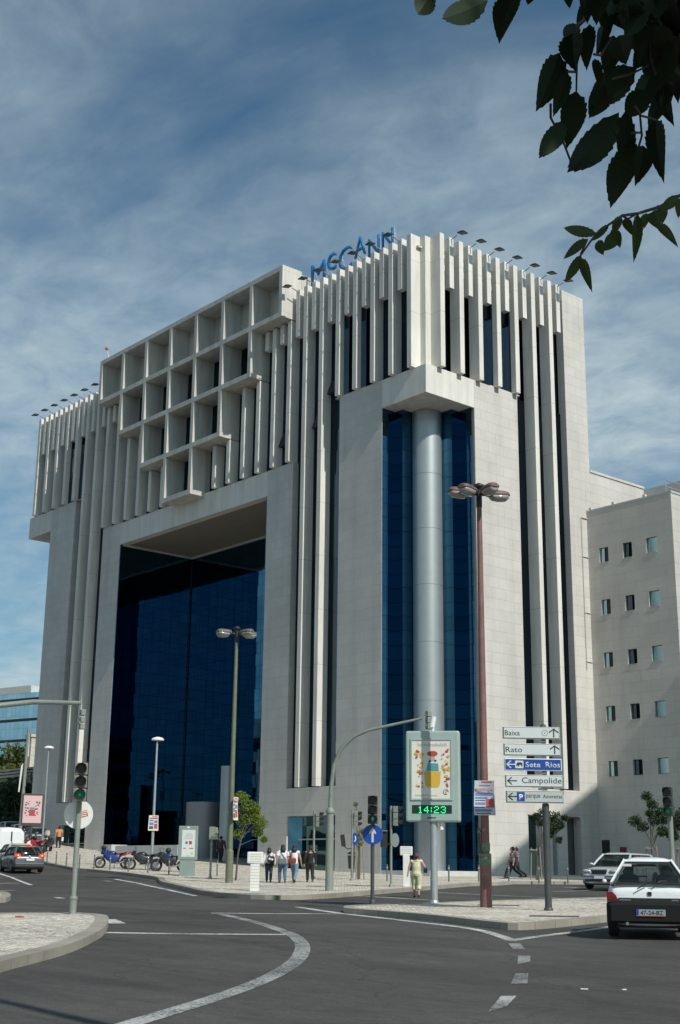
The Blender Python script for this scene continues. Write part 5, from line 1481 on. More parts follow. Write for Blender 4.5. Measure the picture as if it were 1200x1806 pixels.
def car(name, label, p, rz, paint, L=4.1, Wd=1.7, H=1.43, top=None, roof=None, belt=.92, gw=.90, rw=.70, group=None, z=0, people=0, ends=(.90, .88), trim=None, lower=None):
    """x forward, centred; top = body top line [(x, z)], roof = (windscreen base, roof front, roof rear, rear glass base)"""
    t = thing(name, label, 'car', (p[0], p[1], g(*p) + z), rz, group)
    # tilt with the street
    hw = Wd / 2
    xs = [-L / 2, -L / 2 + .06, -L / 2 + .2, -L / 2 + .5, -L / 4, 0, L / 4, L / 2 - .55, L / 2 - .22, L / 2 - .07, L / 2]
    wtab = [(-L / 2, ends[0]), (-L / 2 + .2, .965), (-L / 2 + .7, 1), (L / 2 - .8, 1), (L / 2 - .22, .93), (L / 2, ends[1] * .88)]
    ztab = top
    rings = []
    for i, x in enumerate(xs):
        w_ = hw * interp(wtab, x); zt_ = interp(ztab, x); zb_ = .20 + (.08 if i in (0, len(xs) - 1) else 0)
        zm = .58
        rings.append([(x, yy, zz_2) for yy, zz_2 in ((-w_ * .90, zb_), (-w_ * .99, zb_ + .12), (-w_, zm), (-w_ * .985, zt_ - .16), (-w_ * .95, zt_ - .05), (-w_ * .84, zt_), (w_ * .84, zt_), (w_ * .95, zt_ - .05), (w_ * .985, zt_ - .16), (w_, zm), (w_ * .99, zb_ + .12), (w_ * .90, zb_))])
    b = B(); b.loft(rings)
    bd = obj('body', b, paint, t)
    md = bd.modifiers.new('smooth', 'SUBSURF'); md.levels = 2; md.render_levels = 2
    # greenhouse
    xa, xb_, xc, xd = roof
    def rr_(x0, x1, hwid, z_, rad):
        pts = []
        for cx, cy, a0 in ((x1 - rad, hwid - rad, 0), (x0 + rad, hwid - rad, 90), (x0 + rad, -hwid + rad, 180), (x1 - rad, -hwid + rad, 270)):
            for k in range(4): a = R(a0 + 30 * k); pts.append((cx + rad * math.cos(a), cy + rad * math.sin(a), z_))
        return pts
    zr = H - .07
    b = B(); lv = []
    for u in (0, .5, 1.0):
        lv.append(rr_(xd + (xc - xd) * (u ** 1.15), xa + (xb_ - xa) * u, hw * (gw + (rw - gw) * (u ** 1.3)), belt - .03 + (zr - belt + .03) * u, .10))
    b.loft(lv, smooth=True); obj('window_glass', b, cg, t)
    b = B(); b.loft([rr_(xc - .03, xb_ + .05, hw * rw + .02, zr - .012, .14), rr_(xc, xb_ + .0, hw * rw, zr + .035, .14), rr_(xc + .12, xb_ - .15, hw * rw * .78, H - .006, .12), rr_(xc + .4, xb_ - .45, hw * rw * .45, H + .018, .10)]); obj('roof', b, paint, t)
    for nm, pairs in (('pillar', [((xa + .02, gw, belt - .02), (xb_ + .02, rw, zr)), ((xd + .03, gw, belt - .02), (xc + .02, rw, zr))]),):
        for s_ in (1, -1):
            for (a, w1, z1), (b2, w2, z2) in pairs:
                bb = B(); wdt = .05 if a > 0 else (.05 if H < 1.44 else .07)
                pa = Vector((a - (.07 if a > 0 else -.08), s_ * (hw * w1 - .03), z1)); pb2 = Vector((b2 - (.04 if a > 0 else -.05), s_ * (hw * w2 - .015), z2)); pm = pa.lerp(pb2, .5) + Vector((0, s_ * .014, 0.01))
                bb.tube([pa, pm, pb2], wdt, 8); obj(nm, bb, paint, t)
            bb = B(); xm = (xa + xd) / 2 - .05
            bb.tube([(xm, s_ * (hw * gw - .012), belt - .02), (xm, s_ * (hw * (gw + rw) / 2 + .02), (belt + zr) / 2), (xm, s_ * (hw * rw + .0), zr)], .035, 6); obj(nm, bb, M['black'], t)
    # seats and occupants behind the glass
    for x, y in ((.25, .36), (.25, -.36), (-.75, .36), (-.75, -.36)):
        b = B(); b.tube([(x - .05, y, .6), (x - .18, y, 1.08)], [.2, .19], 8); b.tube([(x - .19, y, 1.12), (x - .2, y, 1.27)], [.1, .1], 8); obj('seat', b, M['seat'], t)
    # wheels and arches
    wr = .29 if L < 4 else .31
    for x in (L / 2 - .78, -L / 2 + .72):
        for s_ in (1, -1):
            wheel(t, x, s_ * (hw - .10), wr)
            b = B(); b.prism([(x + (wr + .07) * math.cos(R(a)), wr + .02 + (wr + .07) * math.sin(R(a))) for a in range(-18, 199, 12)], s_ * (hw - .25), s_ * (hw + .004), 'y'); obj('wheel_arch', b, M['black'], t)
    # door seams, handles, side trim and mirrors
    for s_ in (1, -1):
        b = B(); b.box(-.62, .30, s_ * (hw - .004), s_ * (hw + .006), .50, .56); obj('side_trim', b, trim or M['black'], t)
        b = B()
        for x in (.42, -.55): b.box(x, x + .012, s_ * (hw - .012), s_ * (hw + .003), .3, belt - .1)
        b.box(-.28, -.12, s_ * (hw - .01), s_ * (hw + .02), .76, .79); obj('door_seam', b, M['black'], t)
        b = B(); b.ball((xa - .25, s_ * (hw + .06), belt + .04), (.06, .085, .06) if L > 4 else (.045, .05, .045), 10, 6); obj('mirror', b, paint, t)
    b = B(); b.box(-L / 2 + .3, L / 2 - .3, -hw + .15, hw - .15, .17, .30); obj('underbody', b, M['black'], t)
    return t
def plate(t, x, z, wd=.52, m=None, sgn=-1, txt=None, blue=True):
    b = B(); b.box(x, x + sgn * .012, -wd / 2, wd / 2, z - .055, z + .055); pl = obj('number_plate', b, m or M['white'], t)
    b = B(); b.box(x + sgn * .013, x + sgn * .016, wd / 2 * (1 if sgn < 0 else -1), (wd / 2 - .05) * (1 if sgn < 0 else -1), z - .054, z + .054); obj('plate_band', b, M['signblue'], pl)
    return pl

# white hatchback, close, seen from behind
p = (34.617, -28.569); ax = Vector((p[0] - CAM.x, p[1] - CAM.y)).normalized()
hd = math.atan2(ax.y, ax.x) + R(1.0)
pc = (p[0] + ax.x * 1.75, p[1] + ax.y * 1.75)
whitep = paintm('white_car_paint', (.74, .77, .78))
Lc = 3.7
cl = car('hatchback', 'white three door hatchback with black rear bumper seen from behind at the right edge', pc, hd, whitep, L=Lc, Wd=1.54, H=1.42,
         top=[(-1.85, .84), (-1.75, .93), (-1.5, .955), (.6, .93), (.9, .90), (1.5, .76), (1.85, .62)], roof=(.85, .30, -1.30, -1.76), belt=.94, gw=.90, rw=.53)
xr = -Lc / 2
b = B()
rings = []
for x, w_, z0, z1 in ((xr + .30, .785, .26, .62), (xr + .05, .77, .25, .63), (xr - .07, .74, .26, .615), (xr - .10, .70, .30, .58)):
    rings.append([(x, -w_, z0), (x, -w_, z1 - .03), (x, -w_ + .04, z1), (x, w_ - .04, z1), (x, w_, z1 - .03), (x, w_, z0)])
b.loft(rings, smooth=False); obj('bumper', b, mat('grey_black_bumper', (.016, .018, .018), .8, spec=.12), cl)
b = B(); b.box(xr - .03, xr + .06, -.56, .56, .632, .70); obj('trim_strip', b, M['black'], cl)
for s_ in (1, -1):
    b = B(); b.prism([(s_ * .56, .635), (s_ * .765, .635), (s_ * .77, .80), (s_ * .66, .80), (s_ * .60, .74)], xr - .035, xr + .1, 'x'); obj('tail_lamp', b, M['tail'], cl)
    b = B(); b.box(xr - .04, xr - .036, s_ * .58, s_ * .75, .64, .685); obj('reverse_lens', b, mat('dark_red_lens', (.10, .01, .012), .2), cl)
pl = plate(cl, xr - .10, .45, .52, mat('worn_plate', (.26, .33, .35), .4))
b = B(); b.box(xr - .118, xr - .12, -.26, .26, .388, .40); obj('plate_lip', b, M['amber'], pl)
text('plate_text', '47-24-BZ', M['black'], pl, 0, 0, 0, width=.40, height=.07, depth=.002)
pt = pl.children[-1]; pt.rotation_euler = (0, 0, R(-90)); pt.location = (xr - .117, .18, .415)
# rear window frame: slab glass set in a white hatch
def slope(u): return (-1.76 - .0 + (.46) * u)     # x along the rear glass
b = B()
W0, W1 = .70, .55
def hq(y0, z0, y1, z1, y2, z2, y3, z3, off=0.0, m=None):
    def X_(z): return -1.83 + (z - .94) / (1.36 - .94) * .46 + off
    return [(X_(z0), y0, z0), (X_(z1), y1, z1), (X_(z2), y2, z2), (X_(z3), y3, z3)]
for q in ((.70, .94, .655, .95, .41, 1.34, .435, 1.365), (-.70, .94, -.655, .95, -.41, 1.34, -.435, 1.365), (-.435, 1.365, .435, 1.365, .41, 1.34, -.41, 1.34)):
    pts = hq(*q); b.face(pts)
o = obj('hatch_frame', b, whitep, cl); sm = o.modifiers.new('t', 'SOLIDIFY'); sm.thickness = .05
b = B()
for q in ((.655, .95, .632, .955, .395, 1.325, .41, 1.34), (-.655, .95, -.632, .955, -.395, 1.325, -.41, 1.34), (-.41, 1.34, .41, 1.34, .395, 1.315, -.395, 1.315), (-.655, .95, .655, .95, .645, .972, -.645, .972)):
    b.face(hq(*q, off=-.006))
o = obj('window_seal', b, M['black'], cl); sm = o.modifiers.new('t', 'SOLIDIFY'); sm.thickness = .01
b = B(); b.tube([(-1.86, -.08, .92), (-1.80, -.20, 1.0), (-1.77, -.62 + .3, 1.0)], [.018, .014, .01], 6); b.tube([(-1.90, .22, .86), (-1.86, .02, .965)], [.012, .014], 6); b.tube([(-1.87, -.05, .96), (-1.845, -.42, .985)], .01, 6); obj('wiper', b, M['black'], cl)
b = B(); b.box(-1.80, -1.795, .30, .46, 1.255, 1.30); obj('window_sticker', b, M['offwhite'], cl)
b = B(); b.box(xr - .012, xr + .03, -.035, .035, .745, .81); obj('badge', b, M['black'], cl)
b = B(); b.tube([(xr - .13, .42, .255), (xr + .1, .42, .255)], .03, 10); obj('exhaust', b, M['chrome'], cl)
b = B(); b.box(xr - .034, xr - .03, .34, .54, .655, .675); b.box(xr - .034, xr - .03, -.50, -.38, .655, .675); obj('model_strip', b, M['alloy'], cl)

# people ---------------------------------------------------------
def remesh(o, vx, smooth=True):
    m_ = o.modifiers.new('skin', 'REMESH'); m_.mode = 'VOXEL'; m_.voxel_size = vx; m_.use_smooth_shade = True
    s_ = o.modifiers.new('relax', 'SMOOTH'); s_.iterations = 2; s_.factor = .5
def cloth(n, c, rough=.85, var=.12): return mat(n, c, rough, var=var, vscale=14)
def person(label, p, h, rz, shirt, trousers, hair, hairlen=0, stride=.12, armsw=.3, sleeves='short', female=False, legs='long', shoes=None, skin=None, ph=KH, shape=1.0, la=None, ra=None, lean=0.0, cat='person', torso_low=.50, stripes=None):
    t = thing('person', label, cat, gp(p, ph), rz); t.scale = (1.06, 1.06, .935)
    sk = skin or M['skin']; s = h
    H_ = Vector((0, 0, .525)); sw = .105 if female else .115
    def V(x, y, z): return Vector((x, y + lean * max(0, z - .5), z)) * s
    hips = [V(-.05, 0, .52), V(.05, 0, .52)]
    feet = [V(-.052, stride, .04), V(.052, -stride * 1.15, .045 + stride * .22)]
    knees = [V(-.055, stride * .62 + .02, .285), V(.055, -stride * .35 + .025, .28)]
    sh = [V(-sw, 0, .815), V(sw, 0, .815)]
    el = [V(-sw - .035, -armsw * .08, .64), V(sw + .035, armsw * .10, .64)]
    wr = [V(-sw - .045, -armsw * .12 + .03, .49), V(sw + .045, armsw * .22 + .02, .50)]
    if la: el[0] = V(*la[0]); wr[0] = V(*la[1])
    if ra: el[1] = V(*ra[0]); wr[1] = V(*ra[1])
    b = B()
    b.tube([V(0, 0, .50), V(0, -.005, .60), V(0, 0, .72), V(0, 0, .80), V(0, 0, .835)], [.075 * s, .068 * s, .078 * s, .075 * s, .045 * s], 14)
    b.tube([V(0, 0, .82), V(0, .008, .885)], [.034 * s, .03 * s], 10)
    b.ball(V(0, .012, .935), (.044 * s, .054 * s, .062 * s), 16, 12)
    b.ball(V(0, .058, .925), (.009 * s, .014 * s, .016 * s), 8, 6)              # nose
    b.ball(V(0, .036, .893), (.022 * s, .024 * s, .018 * s), 8, 6)               # chin
    b.tube([V(-.014, .058, .905), V(.014, .058, .905)], .005 * s, 6)             # lips
    for q in (-1, 1):
        b.ball(V(.045 * q, .005, .93), (.007 * s, .012 * s, .018 * s), 8, 6)     # ears
        b.ball(V(.018 * q, .052, .938), (.009 * s, .009 * s, .007 * s), 8, 6)    # eyes
    for i in (0, 1):
        sg_ = (-1, 1)[i]
        b.tube([sh[i], el[i], wr[i]], [.030 * s, .024 * s, .016 * s], 10); b.ball(sh[i], .034 * s)
        d = (wr[i] - el[i]).normalized(); side_ = Vector((0, 1, 0)) if abs(d.y) < .8 else Vector((0, 0, 1)); side_ = (side_ - d * side_.dot(d)).normalized(); nr = d.cross(side_)
        pc_ = wr[i] + d * .030 * s; b.tube([wr[i], pc_, wr[i] + d * .052 * s], [.015 * s, .02 * s, .018 * s], 8)
        for f in range(4):
            o_ = side_ * (.0105 * (f - 1.5)) * s; L_ = (.034, .042, .040, .030)[f] * s
            r0 = wr[i] + d * .048 * s + o_; r1_ = r0 + d * L_ * .55 + nr * .004 * s * sg_; r2_ = r1_ + (d * .7 + nr * -.5 * sg_).normalized() * L_ * .5
            b.tube([r0, r1_, r2_], [.0062 * s, .0056 * s, .0048 * s], 6)
        th = wr[i] + d * .022 * s + side_ * .015 * s; b.tube([th, th + (side_ * .8 + d).normalized() * .022 * s, th + (side_ * .35 + d).normalized() * .04 * s], [.007 * s, .0065 * s, .0055 * s], 6)
        b.tube([hips[i], knees[i], feet[i]], [.055 * s, .034 * s, .022 * s], 10)
        b.tube([feet[i], feet[i] + V(0, .035, -.022), feet[i] + V(0, .09, -.03)], [.022 * s, .02 * s, .014 * s], 8)
    bo = obj('body', b, sk, t); remesh(bo, .0085)
    e = .014 * s * shape
    b = B()
    b.tube([V(0, 0, torso_low), V(0, 0, .60), V(0, .0, .70), V(0, 0, .785), V(0, 0, .822)], [(.095 if female else .088) * s * shape, .082 * s * shape, .088 * s * shape, .085 * s, .05 * s], 14)
    b.tube([sh[0] + V(.01, 0, -.005), sh[1] + V(-.01, 0, -.005)], .047 * s, 10)
    for i in (0, 1):
        if sleeves == 'short': b.tube([sh[i], sh[i].lerp(el[i], .62)], [.050 * s, .041 * s], 10)
        if sleeves == 'long': b.tube([sh[i], el[i], el[i].lerp(wr[i], .93)], [.049 * s, .036 * s, .027 * s], 10)
        if sleeves == 'none': b.ball(sh[i] - V((-1, 1)[i] * .015, 0, 0), .048 * s)
    so_ = obj('shirt', b, shirt, t); remesh(so_, .012)
    b = B()
    b.tube([V(0, 0, .55), V(0, 0, .50), V(0, 0, .465)], [.080 * s * shape, .090 * s * shape, .072 * s * shape], 14)
    for i in (0, 1):
        if legs == 'long': b.tube([hips[i], knees[i], feet[i] + V(0, 0, .01)], [.066 * s * shape, .044 * s, .034 * s], 10)
        else: b.tube([hips[i], knees[i], knees[i].lerp(feet[i], .45)], [.072 * s * shape, .052 * s, .046 * s], 10)
    tr_ = obj('trousers', b, trousers, t); remesh(tr_, .012)
    b = B()
    for i in (0, 1): b.tube([feet[i] + V(0, -.012, -.012), feet[i] + V(0, .035, -.024), feet[i] + V(0, .098, -.03)], [.026 * s, .026 * s, .018 * s], 8); b.boxm(Matrix.Translation(feet[i] + V(0, .04, -.04)), .04 * s, .145 * s, .014 * s)
    shoe = obj('shoes', b, shoes or M['black'], t); remesh(shoe, .010)
    b = B(); b.ball(V(0, -.004, .95), (.053 * s, .058 * s, .060 * s), 14, 10); b.ball(V(0, -.018, .925), (.048 * s, .046 * s, .050 * s), 12, 8)
    if hairlen: b.tube([V(0, -.022, .93), V(0, -.034, .93 - hairlen * .5), V(0, -.032, .93 - hairlen)], [.054 * s, .064 * s, .052 * s], 12)
    ho = obj('hair', b, hair, t); remesh(ho, .010)
    ho.location = (0, -.006 * s, 0)
    return t, V
HB = mat('dark_brown_hair', (.018, .012, .010), .6); HR = mat('auburn_hair', (.12, .03, .018), .6); HK = mat('black_hair', (.010, .010, .011), .6)
white_c = cloth('white_cotton', (.70, .71, .72)); denim = cloth('blue_denim', (.06, .12, .20)); denimd = cloth('dark_denim', (.035, .045, .085)); blackc = cloth('black_cloth', (.014, .014, .015)); limec = cloth('pale_lime_linen', (.60, .59, .39), var=.2); tealc = mat('grey_canvas', (.12, .15, .16), .9); tan = cloth('rust_cloth', (.20, .05, .03)); orangec = cloth('orange_shirt', (.62, .25, .11))
# 1 woman with black backpack
p = (4.103, -13.598)
t, V = person('woman in white top and dark jeans with a black backpack, leftmost of the group', p, 1.52, facing(p) - R(5), white_c, denimd, HK, .09, .03, .2, 'long', True)
b = B(); b.box(-.05, .24, -.27, -.12, .86, 1.14)
bp_ = obj('backpack', b, blackc, t, bev=.04)
b = B(); b.disc((.05, 1.03), .05, -.29, -.272, 12); b.disc((.15, 1.0), .045, -.29, -.273, 10); obj('bag_patch', b, white_c, bp_)
b = B(); b.tube([(-.1, -.1, 1.28), (.0, -.15, 1.22), (.08, -.15, 1.12)], .015, 6); obj('bag_strap', b, blackc, t)
b = B(); b.box(-.14, .20, -.14, .12, .70, .86); obj('waist_jacket', b, blackc, t, bev=.05)
# 2 woman with grey shoulder bag
p = (5.195, -13.729)
t, V = person('dark haired woman in a white T-shirt with a grey shoulder bag across her back', p, 1.66, facing(p) + R(8), white_c, denim, HK, .14, .10, .3, 'short', True)
b = B(); b.box(-.20, .14, -.24, -.13, .80, 1.06); obj('shoulder_bag', b, tealc, t, bev=.05)
b = B(); b.tube([(-.12, -.05, 1.38), (-.03, -.16, 1.22), (.10, -.17, 1.03)], .018, 6); obj('bag_strap', b, tealc, t)
# 3 woman with rust bag
p = (5.391, -13.250)
t, V = person('woman in a white sleeveless top and faded jeans with a rust red shoulder bag', p, 1.64, facing(p) - R(15), white_c, cloth('faded_denim', (.13, .23, .32)), HB, .12, .15, .3, 'none', True)
b = B(); b.box(-.17, .12, -.25, -.13, .84, 1.08); obj('shoulder_bag', b, tan, t, bev=.05)
b = B(); b.tube([(-.10, -.03, 1.36), (-.13, -.13, 1.22), (-.08, -.17, 1.06)], .018, 6); b.tube([(-.17, 0, 1.36), (-.2, -.04, 1.1)], .05, 8); obj('bag_strap', b, tan, t)
# 4 woman in black
p = (4.780, -11.883)
t, V = person('person all in black with a dark handbag walking ahead of the group', p, 1.62, facing(p) + R(10), blackc, blackc, HB, 0, .07, .2, 'long', True, shape=.95)
b = B(); b.box(.19, .25, -.1, .12, .82, .98); obj('handbag', b, blackc, t, bev=.02)
# 5 woman crossing in pale lime
p = (16.559, -16.951)
t, V = person('red haired woman in pale lime clothes crossing the street with a black handbag', p, 1.55, facing(p) - R(6), limec, limec, HR, .02, .06, .3, 'none', True, legs='crop', ph=0, shape=1.12, la=((-.155, .0, .66), (-.175, -.01, .53)), ra=((.18, -.06, .70), (.14, .10, .70)), torso_low=.52)
b = B(); b.box(.22, .34, .04, .12, .86, 1.02); b.tube([(.24, .08, 1.02), (.26, .1, 1.14), (.32, .08, 1.02)], .012, 6); obj('handbag', b, blackc, t, bev=.03)
# 6 man in striped shirt, walking left in front of the side door
p = (4.323, 1.541)
stripe = bpy.data.materials.new('striped_jersey'); stripe.use_nodes = True
tt = stripe.node_tree; tcn = nd(tt, 'ShaderNodeTexCoord'); sp = nd(tt, 'ShaderNodeSeparateXYZ'); lk(tt, tcn.outputs['Object'], sp.inputs[0])
fr = mathn(tt, 'GREATER_THAN', mathn(tt, 'FRACT', mathn(tt, 'MULTIPLY', sp.outputs['Z'], 13.0)), .55)
mx = nd(tt, 'ShaderNodeMix'); mx.data_type = 'RGBA'; lk(tt, fr, mx.inputs[0]); mx.inputs[6].default_value = (.13, .02, .03, 1); mx.inputs[7].default_value = (.45, .40, .38, 1); lk(tt, mx.outputs[2], tt.nodes['Principled BSDF'].inputs['Base Color']); tt.nodes['Principled BSDF'].inputs['Roughness'].default_value = .9
t, V = person('man in striped jersey and black trousers striding past the side door', p, 1.64, facing(p) + R(88), stripe, blackc, HB, 0, .22, .5, 'long', False)
p = (p[0] - .30, p[1] + .62)
t, V = person('companion in striped jersey and dark green trousers walking just behind the first man', p, 1.62, facing(p) + R(85), stripe, cloth('dark_green_trousers', (.03, .06, .055)), HB, 0, .24, .5, 'long', False)
# 7 person in orange by the far ground floor window
p = (-35.606, -1.572)
t, V = person('person in an orange shirt and black trousers holding a white bag by the far wall', p, 1.60, facing(p) + R(20), orangec, blackc, HB, 0, .04, .2, 'short', False)
b = B(); b.box(.20, .34, .0, .1, .50, .80); obj('carrier_bag', b, white_c, t, bev=.03)
# 8 dark figure inside the portal
p = (-17.8, 3.6)
t = person('dark clothed person standing in the shaded portal behind the young tree', (-19.9, 1.2), 1.70, 0.4, cloth('plum_shirt', (.06, .03, .04)), blackc, HB, 0, .05, .2, 'long', False)[0]

# grey hatchback at the left
p = (-11.383, -16.641); ax = Vector((p[0] - CAM.x, p[1] - CAM.y)).normalized(); hd = math.atan2(ax.y, ax.x) + R(13)
hv = Vector((math.cos(hd), math.sin(hd)))
gp_ = paintm('grey_metallic_paint', (.16, .17, .175), metal=.55)
pc = (p[0] + hv.x * 2.05 + .15, p[1] + hv.y * 2.05)
gc = car('hatchback', 'dark grey hatchback with brake lights lit, seen from behind at the left', pc, hd, gp_, L=4.2, Wd=1.76, H=1.48,
         top=[(-2.1, .80), (-2.0, .95), (-1.7, .98), (.7, .94), (1.1, .9), (1.8, .72), (2.1, .6)], roof=(1.0, .35, -1.45, -1.95), belt=.96, gw=.90, rw=.70)
gc.scale = (.9, .9, .88)
xr = -2.1
for s_ in (1, -1):
    b = B(); b.prism([(s_ * .50, .86), (s_ * .82, .86), (s_ * .83, 1.0), (s_ * .62, 1.03), (s_ * .52, .98)], xr - .02, xr + .12, 'x'); tl = obj('tail_lamp', b, mat('brake_lamp', (.5, .03, .02), .3, emit=(1, .06, .02), estr=.9), gc)
    b = B(); b.prism([(s_ * .66 + .035 * math.cos(R(a)), .93 + .035 * math.sin(R(a))) for a in range(0, 360, 36)], xr - .03, xr - .021, 'x'); obj('brake_bulb', b, mat('brake_glow', (1, .5, .2), .3, emit=(1, .35, .12), estr=3), tl)
plate(gc, xr - .03, .70, .50, M['white'])
b = B(); b.box(xr + .38, xr + .44, -.22, .22, 1.40, 1.44); obj('high_brake_lamp', b, mat('high_brake', (.5, .02, .02), .3, emit=(1, .05, .02), estr=.8), gc)
b = B(); b.box(xr - .05, xr + .1, -.80, .80, .30, .52); obj('bumper', b, mat('dark_bumper', (.05, .052, .055), .5), gc, bev=.04)
b = B(); b.ball((xr - .01, 0, .86), (.02, .05, .05), 12, 8); obj('badge', b, M['chrome'], gc)
# cars beyond
def simple(label, px_, d, rz, pm, **kw):
    v = far(px_, d); o_ = car('parked_car', label, v, rz, pm, **kw); o_.scale = (.92, .92, .9); return o_
HT = dict(L=4.2, Wd=1.72, H=1.44, top=[(-2.1, .80), (-2.0, .93), (-1.4, .96), (.7, .94), (1.1, .9), (1.8, .72), (2.1, .6)], roof=(1.0, .35, -1.2, -1.8), belt=.95)
u = lambda a: math.atan2(ax.y, ax.x) + R(a)
s1 = simple('beige saloon car with a pale roof just beyond the dark grey hatchback', (-14.862, -15.587), 76, u(12), paintm('beige_paint', (.48, .44, .36)), **HT)
for s_ in (1, -1):
    b = B(); b.box(-2.12, -2.02, s_ * .60, s_ * .84, .70, .86); obj('tail_lamp', b, M['amber'], s1)
b = B(); b.box(.0, .35, -.25, .25, 1.45, 1.56); obj('roof_sign', b, M['offwhite'], s1)
for a_, (q, d, c, lb) in enumerate((((-18.411, -13.623), 104, (.16, .19, .22), 'dark blue grey car parked beyond the red motorcycles'), ((-18.232, -12.823), 101, (.09, .11, .13), 'slate car parked close to the building side beyond the scooter'), ((-18.550, -14.232), 112, (.5, .52, .53), 'pale car far up the street by the dark trees'))):
    simple(lb, q, d, u(10 + 3 * a_), paintm('distant_paint', c, metal=.3), **HT)
# white van
v = far((-15.041, -16.267), 88)
t = thing('delivery_van', 'rounded white delivery van cut off by the left edge of the frame', 'van', (v[0], v[1], g(*v)), u(14))
t.scale = (.92, .92, .88)
b = B(); rings = []
for x, w_, z1, r_ in ((-2.35, .80, 1.80, .3), (-2.25, .88, 2.0, .3), (-1.0, .92, 2.1, .3), (1.0, .92, 2.08, .3), (1.5, .90, 1.7, .3), (2.0, .86, 1.15, .2), (2.35, .78, .9, .2)):
    rings.append([(x, -w_, .25), (x, -w_ * 1.02, .8), (x, -w_ * .98, z1 - r_), (x, -w_ * .7, z1 - .04), (x, 0, z1), (x, w_ * .7, z1 - .04), (x, w_ * .98, z1 - r_), (x, w_ * 1.02, .8), (x, w_, .25)])
b.loft(rings); obj('body', b, whitep, t)
b = B(); b.box(-2.37, -2.30, -.05, .05, 1.1, 1.75); obj('rear_window', b, M['carglass'], t)
for s_ in (1, -1):
    b = B(); b.box(-2.34, -2.26, s_ * .72, s_ * .82, .8, 1.2); obj('tail_lamp', b, M['tail'], t)
    wheel(t, -1.5, s_ * .82, .32); wheel(t, 1.45, s_ * .82, .32)
b = B(); b.box(-2.37, -2.3, -.8, .8, .3, .52); obj('bumper', b, M['black'], t)

# silver estate turning in from the right
p = (15.012, -4.977)
hd = math.atan2(-(p[1] - CAM.y), -(p[0] - CAM.x)) - R(24)
hv = Vector((math.cos(hd), math.sin(hd)))
silv = paintm('silver_paint', (.66, .68, .68), metal=.35, rough=.35)
pc = (p[0] - hv.x * 1.9, p[1] - hv.y * 1.9)
sc = car('estate_car', 'silver estate car coming towards us behind the white hatchback, driver window open', pc, hd, silv, L=4.5, Wd=1.76, H=1.46,
         top=[(-2.25, .80), (-2.1, .95), (-1.6, .98), (.7, .95), (1.05, .93), (1.75, .80), (2.1, .70), (2.25, .6)], roof=(1.12, .40, -1.75, -2.12), belt=.96, gw=.90, rw=.70, z=0.02)
xf = 2.25
b = B(); b.prism([(-.30, .60), (.30, .60), (.34, .76), (-.34, .76)], xf - .06, xf + .015, 'x'); gr = obj('grille', b, M['black'], sc)
b = B(); b.tube([(xf, -.36, .78), (xf + .01, 0, .79), (xf, .36, .78)], .015, 6); obj('grille_rim', b, M['chrome'], gr)
for s_ in (1, -1):
    b = B(); b.ball((xf - .16, s_ * .58, .70), (.17, .20, .095), 14, 10); obj('headlamp', b, M['headl'], sc)
b = B(); b.box(xf - .02, xf + .035, -.62, .62, .30, .40); obj('air_intake', b, M['black'], sc, bev=.02)
b = B(); b.box(xf - .1, xf + .03, -.78, .78, .50, .53); obj('bumper_strip', b, M['black'], sc)
plate(sc, xf + .03, .47, .50, M['white'], sgn=1)
for s_ in (1, -1):
    b = B(); b.tube([(-1.6, s_ * .52, 1.42), (-1.4, s_ * .53, 1.465), (.1, s_ * .53, 1.47), (.25, s_ * .52, 1.42)], .014, 6); obj('roof_rail', b, M['dkpole'], sc)
# driver leaning at the window
dr, V = None, None
t = thing('person', 'driver with a bare arm at the open window of the silver estate car', 'person', (pc[0], pc[1], g(*pc)), hd)
b = B(); b.tube([(.1, .38, .75), (.08, .40, 1.08)], [.2, .17], 12); b.ball((.12, .42, 1.25), (.10, .085, .125), 14, 10); b.tube([(.09, .41, 1.1), (.11, .42, 1.2)], .05, 8)
b.ball((.22, .42, 1.24), (.02, .015, .025), 8, 6)
b.tube([(.1, .55, 1.03), (.28, .80, 1.0), (.45, .72, 1.10)], [.05, .04, .03], 8)
for f in range(4): b.tube([(.45 + .0, .72 + .012 * (f - 1.5), 1.10), (.50, .71 + .014 * (f - 1.5), 1.15), (.52, .70 + .014 * (f - 1.5), 1.19)], [.009, .009, .007], 6)
b.tube([(.45, .70, 1.11), (.44, .67, 1.15)], [.01, .008], 6)
o = obj('body', b, M['skin'], t); remesh(o, .009)
b = B(); b.tube([(.1, .38, .75), (.08, .40, 1.07)], [.22, .2], 12); b.tube([(.09, .5, 1.03), (.18, .68, 1.01)], [.075, .06], 8); o = obj('shirt', b, cloth('dark_shirt', (.05, .05, .06)), t); remesh(o, .012)
b = B(); b.ball((.10, .42, 1.30), (.108, .098, .10), 12, 8); obj('hair', b, HB, t)

